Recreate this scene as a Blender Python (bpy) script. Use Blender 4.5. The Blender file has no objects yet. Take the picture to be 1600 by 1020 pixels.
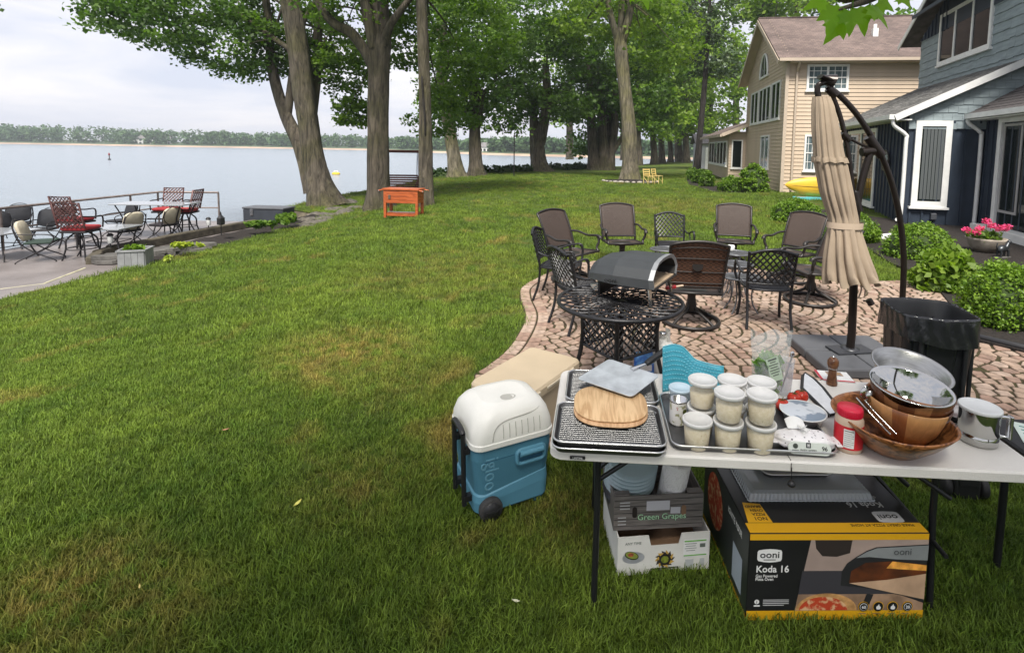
import bpy, bmesh, math, random
import numpy as np
from mathutils import Vector, Matrix
random.seed(7)
RNG = np.random.default_rng(11)
sc = bpy.context.scene
# ---------------------------------------------------------------- camera
CAM_H = 1.95
F = 810.0                      # focal length in photo pixels (photo 1600 x 1020)
PPX, PPY = 885.0, 302.0        # principal point (cropped photograph -> lens shift)
PITCH, ROLL = math.radians(5.0), math.radians(1.0)
_r0 = Vector((1, 0, 0)); _f0 = Vector((0, math.cos(PITCH), -math.sin(PITCH))); _u0 = Vector((0, math.sin(PITCH), math.cos(PITCH)))
CR = _r0 * math.cos(ROLL) + _u0 * math.sin(ROLL)
CU = _u0 * math.cos(ROLL) - _r0 * math.sin(ROLL)
CF = _f0
CO = Vector((0, 0, CAM_H))
cam = bpy.data.cameras.new('camera')
cam.sensor_width = 36.0
cam.lens = F / 1600 * 36.0
cam.shift_x = -(PPX - 800) / 1600
cam.shift_y = -(510 - PPY) / 1600
cam.clip_start = 0.05
cam.clip_end = 4000
camo = bpy.data.objects.new('camera', cam)
sc.collection.objects.link(camo)
camo.matrix_world = Matrix(((CR.x, CU.x, -CF.x, CO.x), (CR.y, CU.y, -CF.y, CO.y), (CR.z, CU.z, -CF.z, CO.z), (0, 0, 0, 1)))
sc.camera = camo
# ---------------------------------------------------------------- sky, sun, exposure
SUN_EL, SUN_AZ = math.radians(58), math.radians(186)     # azimuth clockwise from +Y
w = bpy.data.worlds.new('World'); sc.world = w; w.use_nodes = True
nt = w.node_tree; nt.nodes.clear()
def _n(t, **k):
    n = nt.nodes.new(t)
    for a, b in k.items(): setattr(n, a, b)
    return n
sky = _n('ShaderNodeTexSky', sky_type='NISHITA'); sky.sun_disc = False
sky.sun_elevation = SUN_EL; sky.sun_rotation = SUN_AZ; sky.air_density = 1.0; sky.dust_density = 2.0
tc = _n('ShaderNodeTexCoord'); mp = _n('ShaderNodeMapping'); mp.inputs['Scale'].default_value = (1.6, 2.2, 9.0); mp.inputs['Rotation'].default_value = (0.0, -0.14, 0.0)
nz = _n('ShaderNodeTexNoise'); nz.inputs['Scale'].default_value = 1.7; nz.inputs['Detail'].default_value = 7; nz.inputs['Roughness'].default_value = 0.55; nz.inputs['Distortion'].default_value = 0.5
rp = _n('ShaderNodeValToRGB'); rp.color_ramp.elements[0].position = 0.36; rp.color_ramp.elements[0].color = (7.0, 7.35, 8.6, 1); rp.color_ramp.elements[1].position = 0.66; rp.color_ramp.elements[1].color = (10.2, 9.8, 9.9, 1)
mx = _n('ShaderNodeMix', data_type='RGBA'); mx.inputs[0].default_value = 0.86
bg = _n('ShaderNodeBackground'); bg.inputs['Strength'].default_value = 0.069
ow = _n('ShaderNodeOutputWorld')
nt.links.new(tc.outputs['Generated'], mp.inputs['Vector']); nt.links.new(mp.outputs[0], nz.inputs['Vector'])
nt.links.new(nz.outputs['Fac'], rp.inputs[0]); nt.links.new(sky.outputs[0], mx.inputs[6]); nt.links.new(rp.outputs[0], mx.inputs[7])
nt.links.new(mx.outputs[2], bg.inputs[0]); nt.links.new(bg.outputs[0], ow.inputs[0])
sl = bpy.data.lights.new('sun', 'SUN'); sl.energy = 4.4; sl.angle = math.radians(16); sl.color = (1.0, 0.95, 0.87)
so = bpy.data.objects.new('sun', sl); sc.collection.objects.link(so)
so.rotation_euler = (math.radians(90) - SUN_EL, 0, -SUN_AZ + math.pi)
so.location = (0, -5, 30)
_sd = Vector((math.sin(SUN_AZ) * math.cos(SUN_EL), math.cos(SUN_AZ) * math.cos(SUN_EL), math.sin(SUN_EL)))
so.rotation_euler = _sd.to_track_quat('Z', 'Y').to_euler()
vs = sc.view_settings
vs.view_transform = 'Standard'; vs.look = 'None'; vs.gamma = 1.0; vs.use_curve_mapping = False
vs.exposure = 0.80
sc.cycles.max_bounces = 8; sc.cycles.transparent_max_bounces = 12; sc.cycles.caustics_reflective = False; sc.cycles.caustics_refractive = False
# ---------------------------------------------------------------- pixel -> world
def ray(px, py):
    return (CF + CR * ((px - PPX) / F) + CU * ((PPY - py) / F))
def on(px, py, z=0.0):
    d = ray(px, py); t = (z - CO.z) / d.z
    return CO + d * t
def at(px, py, y):
    d = ray(px, py); return CO + d * (y / d.y)
# ---------------------------------------------------------------- materials
MATS = {}
def mat(name, col=(.5, .5, .5), rough=.6, metal=0.0, var=0.0, scale=8.0, bump=0.0, bscale=60.0, spec=.5, trans=0.0, alpha=1.0, col2=None, stretch=None, coat=0.0, detail=4, ior=1.45, emit=None, lo=.35, hi=.65):
    if name in MATS: return MATS[name]
    m = bpy.data.materials.new(name); m.use_nodes = True; t = m.node_tree
    b = t.nodes['Principled BSDF']
    b.inputs['Base Color'].default_value = (*col, 1); b.inputs['Roughness'].default_value = rough
    b.inputs['Metallic'].default_value = metal; b.inputs['Specular IOR Level'].default_value = spec
    b.inputs['Transmission Weight'].default_value = trans; b.inputs['Alpha'].default_value = alpha
    b.inputs['Coat Weight'].default_value = coat; b.inputs['IOR'].default_value = ior
    def coords():
        c = t.nodes.new('ShaderNodeTexCoord'); p = t.nodes.new('ShaderNodeMapping')
        t.links.new(c.outputs['Object'], p.inputs['Vector'])
        if stretch: p.inputs['Scale'].default_value = stretch
        return p.outputs[0]
    cv = coords() if (var or col2 or bump) else None
    if var or col2:
        n = t.nodes.new('ShaderNodeTexNoise'); n.inputs['Scale'].default_value = scale; n.inputs['Detail'].default_value = detail
        t.links.new(cv, n.inputs['Vector'])
        r = t.nodes.new('ShaderNodeValToRGB')
        c2 = col2 if col2 else tuple(min(1, c * (1 + var)) for c in col)
        c1 = col if col2 else tuple(c * (1 - var) for c in col)
        r.color_ramp.elements[0].position = lo; r.color_ramp.elements[0].color = (*c1, 1)
        r.color_ramp.elements[1].position = hi; r.color_ramp.elements[1].color = (*c2, 1)
        t.links.new(n.outputs['Fac'], r.inputs[0]); t.links.new(r.outputs[0], b.inputs['Base Color'])
        if not trans and metal < .5:
            mr = t.nodes.new('ShaderNodeMapRange'); mr.inputs[3].default_value = max(0, rough - .08); mr.inputs[4].default_value = min(1, rough + .08)
            t.links.new(n.outputs['Fac'], mr.inputs[0]); t.links.new(mr.outputs[0], b.inputs['Roughness'])
    if bump:
        n2 = t.nodes.new('ShaderNodeTexNoise'); n2.inputs['Scale'].default_value = bscale; n2.inputs['Detail'].default_value = 5
        t.links.new(cv, n2.inputs['Vector'])
        bm = t.nodes.new('ShaderNodeBump'); bm.inputs['Strength'].default_value = bump; bm.inputs['Distance'].default_value = .02
        t.links.new(n2.outputs['Fac'], bm.inputs['Height']); t.links.new(bm.outputs[0], b.inputs['Normal'])
    if emit:
        b.inputs['Emission Color'].default_value = (*emit, 1); b.inputs['Emission Strength'].default_value = 1
    MATS[name] = m
    return m
def leafmat(name, c1, c2, transl=.35, rough=.5):
    """foliage: colour from the per-leaf attribute 'tint', some light passes through"""
    if name in MATS: return MATS[name]
    m = bpy.data.materials.new(name); m.use_nodes = True; t = m.node_tree; b = t.nodes['Principled BSDF']; o = t.nodes['Material Output']
    a = t.nodes.new('ShaderNodeAttribute'); a.attribute_name = 'tint'
    r = t.nodes.new('ShaderNodeValToRGB'); r.color_ramp.elements[0].color = (*c1, 1); r.color_ramp.elements[1].color = (*c2, 1)
    t.links.new(a.outputs['Fac'], r.inputs[0]); t.links.new(r.outputs[0], b.inputs['Base Color'])
    b.inputs['Roughness'].default_value = rough; b.inputs['Specular IOR Level'].default_value = .35
    tr = t.nodes.new('ShaderNodeBsdfTranslucent'); mu = t.nodes.new('ShaderNodeMix'); mu.data_type = 'RGBA'; mu.blend_type = 'MULTIPLY'; mu.inputs[0].default_value = 1
    mu.inputs[7].default_value = (1.3, 1.5, .5, 1)
    t.links.new(r.outputs[0], mu.inputs[6]); t.links.new(mu.outputs[2], tr.inputs[0])
    mx = t.nodes.new('ShaderNodeMixShader'); mx.inputs[0].default_value = transl
    t.links.new(b.outputs[0], mx.inputs[1]); t.links.new(tr.outputs[0], mx.inputs[2]); t.links.new(mx.outputs[0], o.inputs[0])
    MATS[name] = m; return m
# ---------------------------------------------------------------- mesh builder
COL = sc.collection
_cube_cache = {}
def _rcube(sx, sy, sz, r, seg=2):
    k = (round(sx, 4), round(sy, 4), round(sz, 4), round(r, 4), seg)
    if k not in _cube_cache:
        bm = bmesh.new(); bmesh.ops.create_cube(bm, size=1)
        bmesh.ops.scale(bm, vec=(sx, sy, sz), verts=bm.verts)
        bmesh.ops.bevel(bm, geom=list(bm.edges), offset=min(r, .49 * min(sx, sy, sz)), segments=seg, profile=.5, affect='EDGES')
        bm.verts.index_update()
        _cube_cache[k] = ([v.co.copy() for v in bm.verts], [[v.index for v in f.verts] for f in bm.faces]); bm.free()
    return _cube_cache[k]
class MB:
    def __init__(s): s.v = []; s.f = []; s.m = []; s.sm = []
    def add(s, vs, fs, m=0, smooth=False, M=None):
        o = len(s.v)
        s.v.extend([tuple(M @ Vector(p)) if M is not None else tuple(p) for p in vs])
        for f in fs: s.f.append([i + o for i in f]); s.m.append(m); s.sm.append(smooth)
        return s
    def box(s, c, d, rz=0.0, m=0, M=None, r=0.0, seg=2):
        T = Matrix.Translation(Vector(c)) @ Matrix.Rotation(rz, 4, 'Z')
        if M is not None: T = M @ T
        if r > 0:
            vs, fs = _rcube(d[0], d[1], d[2], r, seg); return s.add(vs, fs, m, False, T)
        x, y, z = d[0] / 2, d[1] / 2, d[2] / 2
        vs = [(-x, -y, -z), (x, -y, -z), (x, y, -z), (-x, y, -z), (-x, -y, z), (x, -y, z), (x, y, z), (-x, y, z)]
        return s.add(vs, [(3, 2, 1, 0), (4, 5, 6, 7), (0, 1, 5, 4), (1, 2, 6, 5), (2, 3, 7, 6), (3, 0, 4, 7)], m, False, T)
    def tube(s, pts, r, n=8, m=0, M=None, caps=True, smooth=True, closed=False, flat=1.0):
        pts = [Vector(p) for p in pts]; N = len(pts)
        rs = r if hasattr(r, '__len__') else [r] * N
        vs = []; up = None
        for i, p in enumerate(pts):
            if closed: d = (pts[(i + 1) % N] - pts[i - 1])
            else: d = pts[min(i + 1, N - 1)] - pts[max(i - 1, 0)]
            d.normalize()
            if up is None:
                up = Vector((0, 0, 1)) if abs(d.z) < .9 else Vector((1, 0, 0))
            a = up - d * up.dot(d)
            if a.length < 1e-5: a = d.orthogonal()
            a.normalize(); b = d.cross(a); up = a
            for k in range(n):
                t = 2 * math.pi * k / n
                vs.append(p + (a * math.cos(t) * flat + b * math.sin(t)) * rs[i])
        fs = []
        for i in range(N if closed else N - 1):
            j = (i + 1) % N
            for k in range(n):
                k2 = (k + 1) % n
                fs.append((i * n + k, j * n + k, j * n + k2, i * n + k2))
        s.add(vs, fs, m, smooth, M)
        if caps and not closed:
            s.add(vs[:n], [tuple(range(n))], m, False, M); s.add(vs[-n:], [tuple(reversed(range(n)))], m, False, M)
        return s
    def lathe(s, prof, n=24, c=(0, 0, 0), m=0, M=None, smooth=True, sq=0.0, sx=1.0, sy=1.0, caps=True):
        """profile [(r,z)] around z; sq>0 makes the section squarish"""
        vs = []; fs = []; N = len(prof)
        for (r, z) in prof:
            for k in range(n):
                t = 2 * math.pi * k / n
                q = 1.0
                if sq: q = 1.0 / ((abs(math.cos(t)) ** (2 + sq * 6) + abs(math.sin(t)) ** (2 + sq * 6)) ** (1 / (2 + sq * 6)))
                vs.append((c[0] + r * q * math.cos(t) * sx, c[1] + r * q * math.sin(t) * sy, c[2] + z))
        for i in range(N - 1):
            for k in range(n):
                k2 = (k + 1) % n
                fs.append((i * n + k, i * n + k2, (i + 1) * n + k2, (i + 1) * n + k))
        s.add(vs, fs, m, smooth, M)
        if not caps: return s
        if prof[0][0] > 1e-6: s.add(vs[:n], [tuple(reversed(range(n)))], m, False, M)
        if prof[-1][0] > 1e-6: s.add(vs[-n:], [tuple(range(n))], m, False, M)
        return s
    def prism(s, poly, z0, z1, m=0, M=None, smooth=False):
        n = len(poly)
        vs = [(p[0], p[1], z0) for p in poly] + [(p[0], p[1], z1) for p in poly]
        fs = [tuple(reversed(range(n))), tuple(range(n, 2 * n))] + [(i, (i + 1) % n, n + (i + 1) % n, n + i) for i in range(n)]
        return s.add(vs, fs, m, smooth, M)
    def quad(s, a, b, c, d, m=0, M=None): return s.add([a, b, c, d], [(0, 1, 2, 3)], m, False, M)
    def sheet(s, fn, nu, nv, m=0, M=None, smooth=True, closeu=False):
        vs = [fn(i / (nu if closeu else nu - 1), j / (nv - 1)) for j in range(nv) for i in range(nu)]
        fs = []
        for j in range(nv - 1):
            for i in range(nu if closeu else nu - 1):
                i2 = (i + 1) % nu
                fs.append((j * nu + i, j * nu + i2, (j + 1) * nu + i2, (j + 1) * nu + i))
        return s.add(vs, fs, m, smooth, M)
    def mesh(s, name, mats):
        me = bpy.data.meshes.new(name); me.from_pydata(s.v, [], s.f)
        for mt in (mats if isinstance(mats, (list, tuple)) else [mats]): me.materials.append(mt)
        me.polygons.foreach_set('material_index', s.m); me.polygons.foreach_set('use_smooth', s.sm)
        me.update(); return me
    def build(s, name, mats, parent=None, loc=None, rz=0.0):
        return put(name, s.mesh(name, mats), parent, loc, rz)
def put(name, me, parent=None, loc=None, rz=0.0, scale=None):
    o = bpy.data.objects.new(name, me); COL.objects.link(o)
    if parent is not None: o.parent = parent
    if loc is not None: o.location = loc
    if rz: o.rotation_euler = (0, 0, rz)
    if scale is not None: o.scale = scale
    return o
def tag(o, label=None, cat=None, group=None, kind=None):
    if label: o['label'] = label
    if cat: o['category'] = cat
    if group: o['group'] = group
    if kind: o['kind'] = kind
    return o
def thing(name, label, cat, loc=(0, 0, 0), rz=0.0, group=None):
    o = bpy.data.objects.new(name, None); COL.objects.link(o); o.empty_display_size = .1
    o.location = loc; o.rotation_euler = (0, 0, rz)
    return tag(o, label, cat, group)
def structure(o): o['kind'] = 'structure'; return o
def dup(root, loc, rz, label, group=None, scale=None):
    r = root.copy(); COL.objects.link(r); r.location = loc; r.rotation_euler = (0, 0, rz); r['label'] = label
    if group: r['group'] = group
    if scale: r.scale = scale
    for ch in list(root.children):
        c = ch.copy(); COL.objects.link(c); c.parent = r
        for g in list(ch.children):
            d = g.copy(); COL.objects.link(d); d.parent = c
    return r
def bez(p, n=10):
    """Catmull-Rom through the points"""
    p = [Vector(q) for q in p]; out = []
    for i in range(len(p) - 1):
        a = p[max(i - 1, 0)]; b = p[i]; c = p[i + 1]; d = p[min(i + 2, len(p) - 1)]
        for k in range(n):
            t = k / n
            out.append(.5 * ((2 * b) + (-a + c) * t + (2 * a - 5 * b + 4 * c - d) * t * t + (-a + 3 * b - 3 * c + d) * t ** 3))
    out.append(p[-1]); return out
def lerp(xs, ys, x): return float(np.interp(x, xs, ys))
def sstep(a, b, x):
    t = min(1, max(0, (x - a) / (b - a))); return t * t * (3 - 2 * t)
def text(name, body, size, m, parent, M, depth=.0006, align='LEFT', sx=1.0, bold=0.0):
    cu = bpy.data.curves.new(name, 'FONT'); cu.body = body; cu.size = size; cu.extrude = depth; cu.align_x = align; cu.align_y = 'BOTTOM_BASELINE'
    cu.resolution_u = 3; cu.offset = bold
    tmp = bpy.data.objects.new(name + '_tmp', cu); COL.objects.link(tmp)
    me = bpy.data.meshes.new_from_object(tmp.evaluated_get(bpy.context.evaluated_depsgraph_get()))
    bpy.data.objects.remove(tmp); bpy.data.curves.remove(cu)
    me.materials.clear(); me.materials.append(m); me.name = name
    o = put(name, me, parent); o.matrix_local = M @ Matrix.Diagonal((sx, 1, 1, 1)); return o
def frame(origin, xdir, ydir):
    """matrix with its x and y axes along the given directions (text and print lie in that plane)"""
    x = Vector(xdir).normalized(); y = Vector(ydir); y = (y - x * y.dot(x)).normalized(); z = x.cross(y); o = Vector(origin)
    return Matrix(((x.x, y.x, z.x, o.x), (x.y, y.y, z.y, o.y), (x.z, y.z, z.z, o.z), (0, 0, 0, 1)))
# ================================================================ THE SETTING
LAKE_Z = -2.2; TER_Z = -0.7
SX_Y = [-6, 8.4, 10.5, 12, 14.4, 17, 19, 20.6, 24.5, 30, 36, 41, 44, 48, 55, 65, 80, 120]
SX_X = [-9.3, -9.2, -9.0, -8.8, -8.6, -8.4, -9.0, -11.4, -11.4, -9.6, -9.3, -7.5, -4.6, 0.0, 4.0, 10.0, 18.0, 40.0]
def shore_x(y): return lerp(SX_Y, SX_X, y)
def gz(x, y):
    """height of the lawn: falls to the left towards the water, less so further off"""
    s = sstep(-2.6, -9.2, x) * -0.66 * (1 - .8 * sstep(19, 38, y))
    return s + .2 * sstep(7, 12, x) * sstep(12, 20, y)
def patchmat(name, ground):
    """lawn colours from world position, the same on soil and blades"""
    m = bpy.data.materials.new(name); m.use_nodes = True; t = m.node_tree; b = t.nodes['Principled BSDF']; o = t.nodes['Material Output']
    g = t.nodes.new('ShaderNodeNewGeometry')
    def noise(s, d, dist=0):
        n = t.nodes.new('ShaderNodeTexNoise'); n.inputs['Scale'].default_value = s; n.inputs['Detail'].default_value = d; n.inputs['Distortion'].default_value = dist
        t.links.new(g.outputs['Position'], n.inputs['Vector']); return n.outputs['Fac']
    def ramp(f, a, b_, ca, cb):
        r = t.nodes.new('ShaderNodeValToRGB'); e = r.color_ramp.elements
        e[0].position = a; e[0].color = (*ca, 1); e[1].position = b_; e[1].color = (*cb, 1); t.links.new(f, r.inputs[0]); return r.outputs[0]
    def mix(f, a, b_):
        x = t.nodes.new('ShaderNodeMix'); x.data_type = 'RGBA'; t.links.new(f, x.inputs[0]); t.links.new(a, x.inputs[6]); t.links.new(b_, x.inputs[7]); return x.outputs[2]
    k = .6 if ground else 1.15
    c = ramp(noise(.55, 5, .6), .36, .64, (.068 * k, .130 * k, .014 * k), (.150 * k, .215 * k, .024 * k))
    fine = ramp(noise(9 if not ground else 30, 6), .3, .7, (.05 * k, .095 * k, .012 * k), (.20 * k, .262 * k, .038 * k))
    x = t.nodes.new('ShaderNodeMix'); x.data_type = 'RGBA'; x.inputs[0].default_value = .42
    t.links.new(c, x.inputs[6]); t.links.new(fine, x.inputs[7]); c = x.outputs[2]
    wv = t.nodes.new('ShaderNodeRGB'); wv.outputs[0].default_value = (.29 * k, .215 * k, .06 * k, 1)
    dry = ramp(noise(.9, 4, 1.2), .58, .72, (0, 0, 0), (.75, .75, .75))
    c = mix(dry, c, wv.outputs[0])
    for (px, py, rad, amt) in ((545, 545, .75, .85), (85, 935, .42, .8), (890, 800, .35, .7), (250, 960, .3, .5), (640, 600, .5, .4), (1040, 320, 3.0, .55), (700, 420, 1.6, .4), (960, 350, 2.0, .45), (560, 760, .4, .4)):
        c0 = on(px, py, 0); vd = t.nodes.new('ShaderNodeVectorMath'); vd.operation = 'DISTANCE'; vd.inputs[1].default_value = (c0.x, c0.y, gz(c0.x, c0.y)); t.links.new(g.outputs['Position'], vd.inputs[0])
        mr_ = t.nodes.new('ShaderNodeMapRange'); mr_.inputs[1].default_value = rad * 1.25; mr_.inputs[2].default_value = rad * .15; mr_.inputs[4].default_value = amt; t.links.new(vd.outputs['Value'], mr_.inputs[0])
        mm = t.nodes.new('ShaderNodeMath'); mm.operation = 'MULTIPLY'; nz_ = t.nodes.new('ShaderNodeMapRange'); nz_.inputs[1].default_value = .35; nz_.inputs[2].default_value = .6; t.links.new(noise(7 / max(.5, rad), 5), nz_.inputs[0]); t.links.new(mr_.outputs[0], mm.inputs[0]); t.links.new(nz_.outputs[0], mm.inputs[1]); c = mix(mm.outputs[0], c, wv.outputs[0])
    if not ground:
        oi = t.nodes.new('ShaderNodeObjectInfo'); hs = t.nodes.new('ShaderNodeHueSaturation'); mr = t.nodes.new('ShaderNodeMapRange'); mr.inputs[3].default_value = .55; mr.inputs[4].default_value = 1.5
        t.links.new(oi.outputs['Random'], mr.inputs[0]); t.links.new(mr.outputs[0], hs.inputs['Value']); t.links.new(c, hs.inputs['Color']); c = hs.outputs[0]
    t.links.new(c, b.inputs['Base Color']); b.inputs['Roughness'].default_value = .6 if not ground else .9; b.inputs['Specular IOR Level'].default_value = .25
    if ground:
        bp = t.nodes.new('ShaderNodeBump'); bp.inputs['Strength'].default_value = 1; bp.inputs['Distance'].default_value = .06
        t.links.new(noise(55, 6), bp.inputs['Height']); t.links.new(bp.outputs[0], b.inputs['Normal'])
    else:
        tr = t.nodes.new('ShaderNodeBsdfTranslucent'); t.links.new(c, tr.inputs[0]); ms = t.nodes.new('ShaderNodeMixShader'); ms.inputs[0].default_value = .35
        t.links.new(b.outputs[0], ms.inputs[1]); t.links.new(tr.outputs[0], ms.inputs[2]); t.links.new(ms.outputs[0], o.inputs[0])
    return m
M_LAWN = patchmat('lawn_soil', True); M_BLADE = patchmat('grass_blade', False)
# ---- lawn sheet
ys = list(np.concatenate([np.arange(-6, 14, .5), np.arange(14, 50, 1.0), np.arange(50, 121, 5.0)]))
NX = 60
vs_, fs_ = [], []
for y in ys:
    x0 = shore_x(y)
    for i in range(NX + 1):
        u = i / NX; x = x0 + (90 - x0) * (u * .25 + .75 * u ** 3)
        vs_.append((x, y, gz(x, y) - .004))
for j in range(len(ys) - 1):
    for i in range(NX):
        a = j * (NX + 1) + i; fs_.append((a, a + 1, a + NX + 2, a + NX + 1))
lawn = MB().add(vs_, fs_, 0, True).build('lawn', M_LAWN); structure(lawn)
# ---- bank below the lawn's water side
M_BANK = mat('bank_soil', (.09, .075, .05), .95, var=.4, scale=3, bump=.8, bscale=6)
def bank(u, v):
    y = 10.5 + 109.5 * u ** 1.6; x = shore_x(y); z = gz(x, y) - .03
    out = [0, .45, 1.1, 2.2][int(round(v * 3))]; dz = [0, -.35, -1.2, -2.6][int(round(v * 3))]
    return (x - out + (.9 * out if y > 43 else 0) * 0, y + (out if y > 41 else 0), z + dz)
bk = MB().sheet(bank, 90, 4, smooth=True).build('bank', M_BANK); structure(bk)
# ---- lake
m = mat('lake_water', (.21, .25, .29), .20, spec=.5); t = m.node_tree; b = t.nodes['Principled BSDF']
g = t.nodes.new('ShaderNodeNewGeometry'); mp_ = t.nodes.new('ShaderNodeMapping'); mp_.inputs['Scale'].default_value = (.32, .55, 1)
n1 = t.nodes.new('ShaderNodeTexNoise'); n1.inputs['Scale'].default_value = 1.3; n1.inputs['Detail'].default_value = 8; n1.inputs['Roughness'].default_value = .68
bp = t.nodes.new('ShaderNodeBump'); bp.inputs['Strength'].default_value = .55; bp.inputs['Distance'].default_value = .9
t.links.new(g.outputs['Position'], mp_.inputs[0]); t.links.new(mp_.outputs[0], n1.inputs['Vector']); t.links.new(n1.outputs['Fac'], bp.inputs['Height']); t.links.new(bp.outputs[0], b.inputs['Normal'])
lake = MB().quad((-1500, -60, LAKE_Z), (1500, -60, LAKE_Z), (1500, 1500, LAKE_Z), (-1500, 1500, LAKE_Z)).build('lake', m); structure(lake)
lb = MB().quad((-1600, -200, -3.2), (1600, -200, -3.2), (1600, 1600, -3.2), (-1600, 1600, -3.2)).build('lake_bed', M_BANK); structure(lb)
# ---- far shore: beach, low land, wood
SH = [(-900, 217), (-400, 221), (0, 225.0), (200, 228.5), (400, 232), (580, 235.2), (690, 239.5), (780, 243), (900, 246), (1040, 249), (1150, 251)]
shp = [on(px, py, LAKE_Z) for px, py in SH]
def shore_pt(u):
    k = u * (len(shp) - 1); i = min(int(k), len(shp) - 2); return shp[i].lerp(shp[i + 1], k - i)
def land(u, v):
    p = shore_pt(u); d = Vector((p.x, p.y, 0)).normalized(); k = [0, .035, .06, .5][int(round(v * 3))]; z = [-.3, .9, 1.6, 3.0][int(round(v * 3))]
    q = p + d * (p.length * k); return (q.x, q.y, LAKE_Z + z)
M_SAND = mat('beach_sand', (.36, .26, .19), .95, var=.25, scale=.06); M_FARG = mat('far_ground', (.05, .08, .035), .95, var=.3, scale=.1)
mb = MB().sheet(land, 60, 4)
for i in range(len(mb.f)): mb.m[i] = 0 if i < 59 * 1 else 1
structure(mb.build('far_shore', [M_SAND, M_FARG]))
def leaf_soup(C, R, per, size, rng, flat=.6, tint_c=None, up=.5):
    """leaf quads scattered around cluster centres C with radius R; returns verts, faces, tint"""
    C = np.asarray(C, float); n = len(C) * per
    R = np.repeat(np.broadcast_to(np.asarray(R, float), (len(C),)), per)
    d = rng.normal(size=(n, 3)); d /= np.linalg.norm(d, axis=1)[:, None]
    d *= (rng.random(n) ** .45)[:, None]; d[:, 2] *= flat
    p = np.repeat(C, per, 0) + d * R[:, None]
    nrm = rng.normal(size=(n, 3)); nrm[:, 2] += up * 2; nrm /= np.linalg.norm(nrm, axis=1)[:, None]
    a = np.cross(nrm, rng.normal(size=(n, 3))); a /= np.linalg.norm(a, axis=1)[:, None]; b_ = np.cross(nrm, a)
    s = (size * (.65 + .7 * rng.random(n)))[:, None]
    V = np.empty((n, 4, 3)); V[:, 0] = p - a * s * .5; V[:, 1] = p + b_ * s * .36 - nrm * s * .1 - a * s * .06; V[:, 2] = p + a * s * .55; V[:, 3] = p - b_ * s * .36 - nrm * s * .1 - a * s * .06
    tc_ = np.repeat(rng.random(len(C)) if tint_c is None else tint_c, per)
    tint = np.clip(tc_ * .6 + rng.random(n) * .4, 0, 1)
    return V.reshape(-1, 3), tint
def soup_mesh(name, V, tint, m):
    n = len(V) // 4; me = bpy.data.meshes.new(name)
    me.vertices.add(len(V)); me.vertices.foreach_set('co', V.astype('f').ravel())
    me.loops.add(4 * n); me.loops.foreach_set('vertex_index', np.arange(4 * n, dtype='i')); me.polygons.add(n)
    me.polygons.foreach_set('loop_start', np.arange(0, 4 * n, 4, dtype='i'))
    me.update(calc_edges=True); at_ = me.attributes.new('tint', 'FLOAT', 'FACE'); at_.data.foreach_set('value', tint.astype('f'))
    me.materials.append(m); return me
C, R = [], []
for i in range(620):
    u = random.random() ** .85 * .98; p = shore_pt(u); d = Vector((p.x, p.y, 0)).normalized(); D = math.hypot(p.x, p.y)
    back = D * (.062 + .22 * random.random() ** 1.6); q = p + d * back
    h = (D * .021 if D > 250 else 6.5) * (.75 + .5 * random.random()) + 1.0 + back * .012
    for k in range(7):
        a = random.uniform(0, 6.28); rr = h * .30
        C.append((q.x + math.cos(a) * rr * .8, q.y + math.sin(a) * rr * .8, LAKE_Z + 1.2 + h * (.10 + .8 * k / 6) - (.12 * h if k > 5 else 0))); R.append(h * (.30 - .1 * abs(k - 3) / 3))
V, T_ = leaf_soup(C, R, 18, 1.7, RNG, .85)
M_FARLEAF = leafmat('far_leaf', (.030, .080, .030), (.105, .175, .065), .2, .8)
tag(put('far_wood', soup_mesh('far_wood', V, T_, M_FARLEAF)), 'hazy green belt of trees along the far shore', 'wood', kind='stuff')
# houses on the far shore
M_W = mat('white_paint', (.78, .78, .76), .5); M_ROOFG = mat('far_roof', (.16, .15, .15), .9, var=.2, scale=1); M_DGL = mat('dark_glass', (.02, .025, .03), .08)
for i, (px, py, wd, lab) in enumerate([(206, 227.5, 7, 'small white house on the far shore, leftmost of the four in a row'), (226, 228, 8, 'white gabled house on the far shore, second of the four from the left'), (241, 228, 7, 'white gabled house on the far shore, third of the four from the left'), (257, 228.5, 9, 'wide white house on the far shore, rightmost of the four in a row'), (441, 231, 7, 'white cottage on the far shore between the left trunks of the leaning tree'), (757, 241, 6, 'low white building behind the beach, right of the porch swing')]):
    p = on(px, py, LAKE_Z + .3); d = Vector((p.x, p.y, 0)).normalized(); q = p * 1.06; yaw = math.atan2(-d.x, d.y)
    t = thing('far_house', lab, 'house', (q.x, q.y, LAKE_Z + 1.0), yaw, 'houses on the far shore')
    hgt = 4.6 if i < 4 else 2.8; dp = 7
    MB().box((0, 0, hgt / 2 - .5), (wd, dp, hgt + 1)).build('wall', M_W, t)
    rf = MB(); rf.add([(-wd / 2 - .4, -dp / 2 - .4, hgt), (wd / 2 + .4, -dp / 2 - .4, hgt), (wd / 2 + .4, dp / 2 + .4, hgt), (-wd / 2 - .4, dp / 2 + .4, hgt), (-wd / 2 - .4, 0, hgt + 2.4), (wd / 2 + .4, 0, hgt + 2.4)], [(0, 1, 5, 4), (2, 3, 4, 5), (3, 0, 4), (1, 2, 5), (3, 2, 1, 0)])
    rf.build('roof', M_ROOFG, t)
    for k in range(3):
        for zz in ((1.3, 3.4) if hgt > 4 else (1.3,)):
            MB().box((-wd * .3 + k * wd * .3, -dp / 2 - .02, zz), (1.2, .1, 1.2)).build('window', M_DGL, t)
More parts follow.
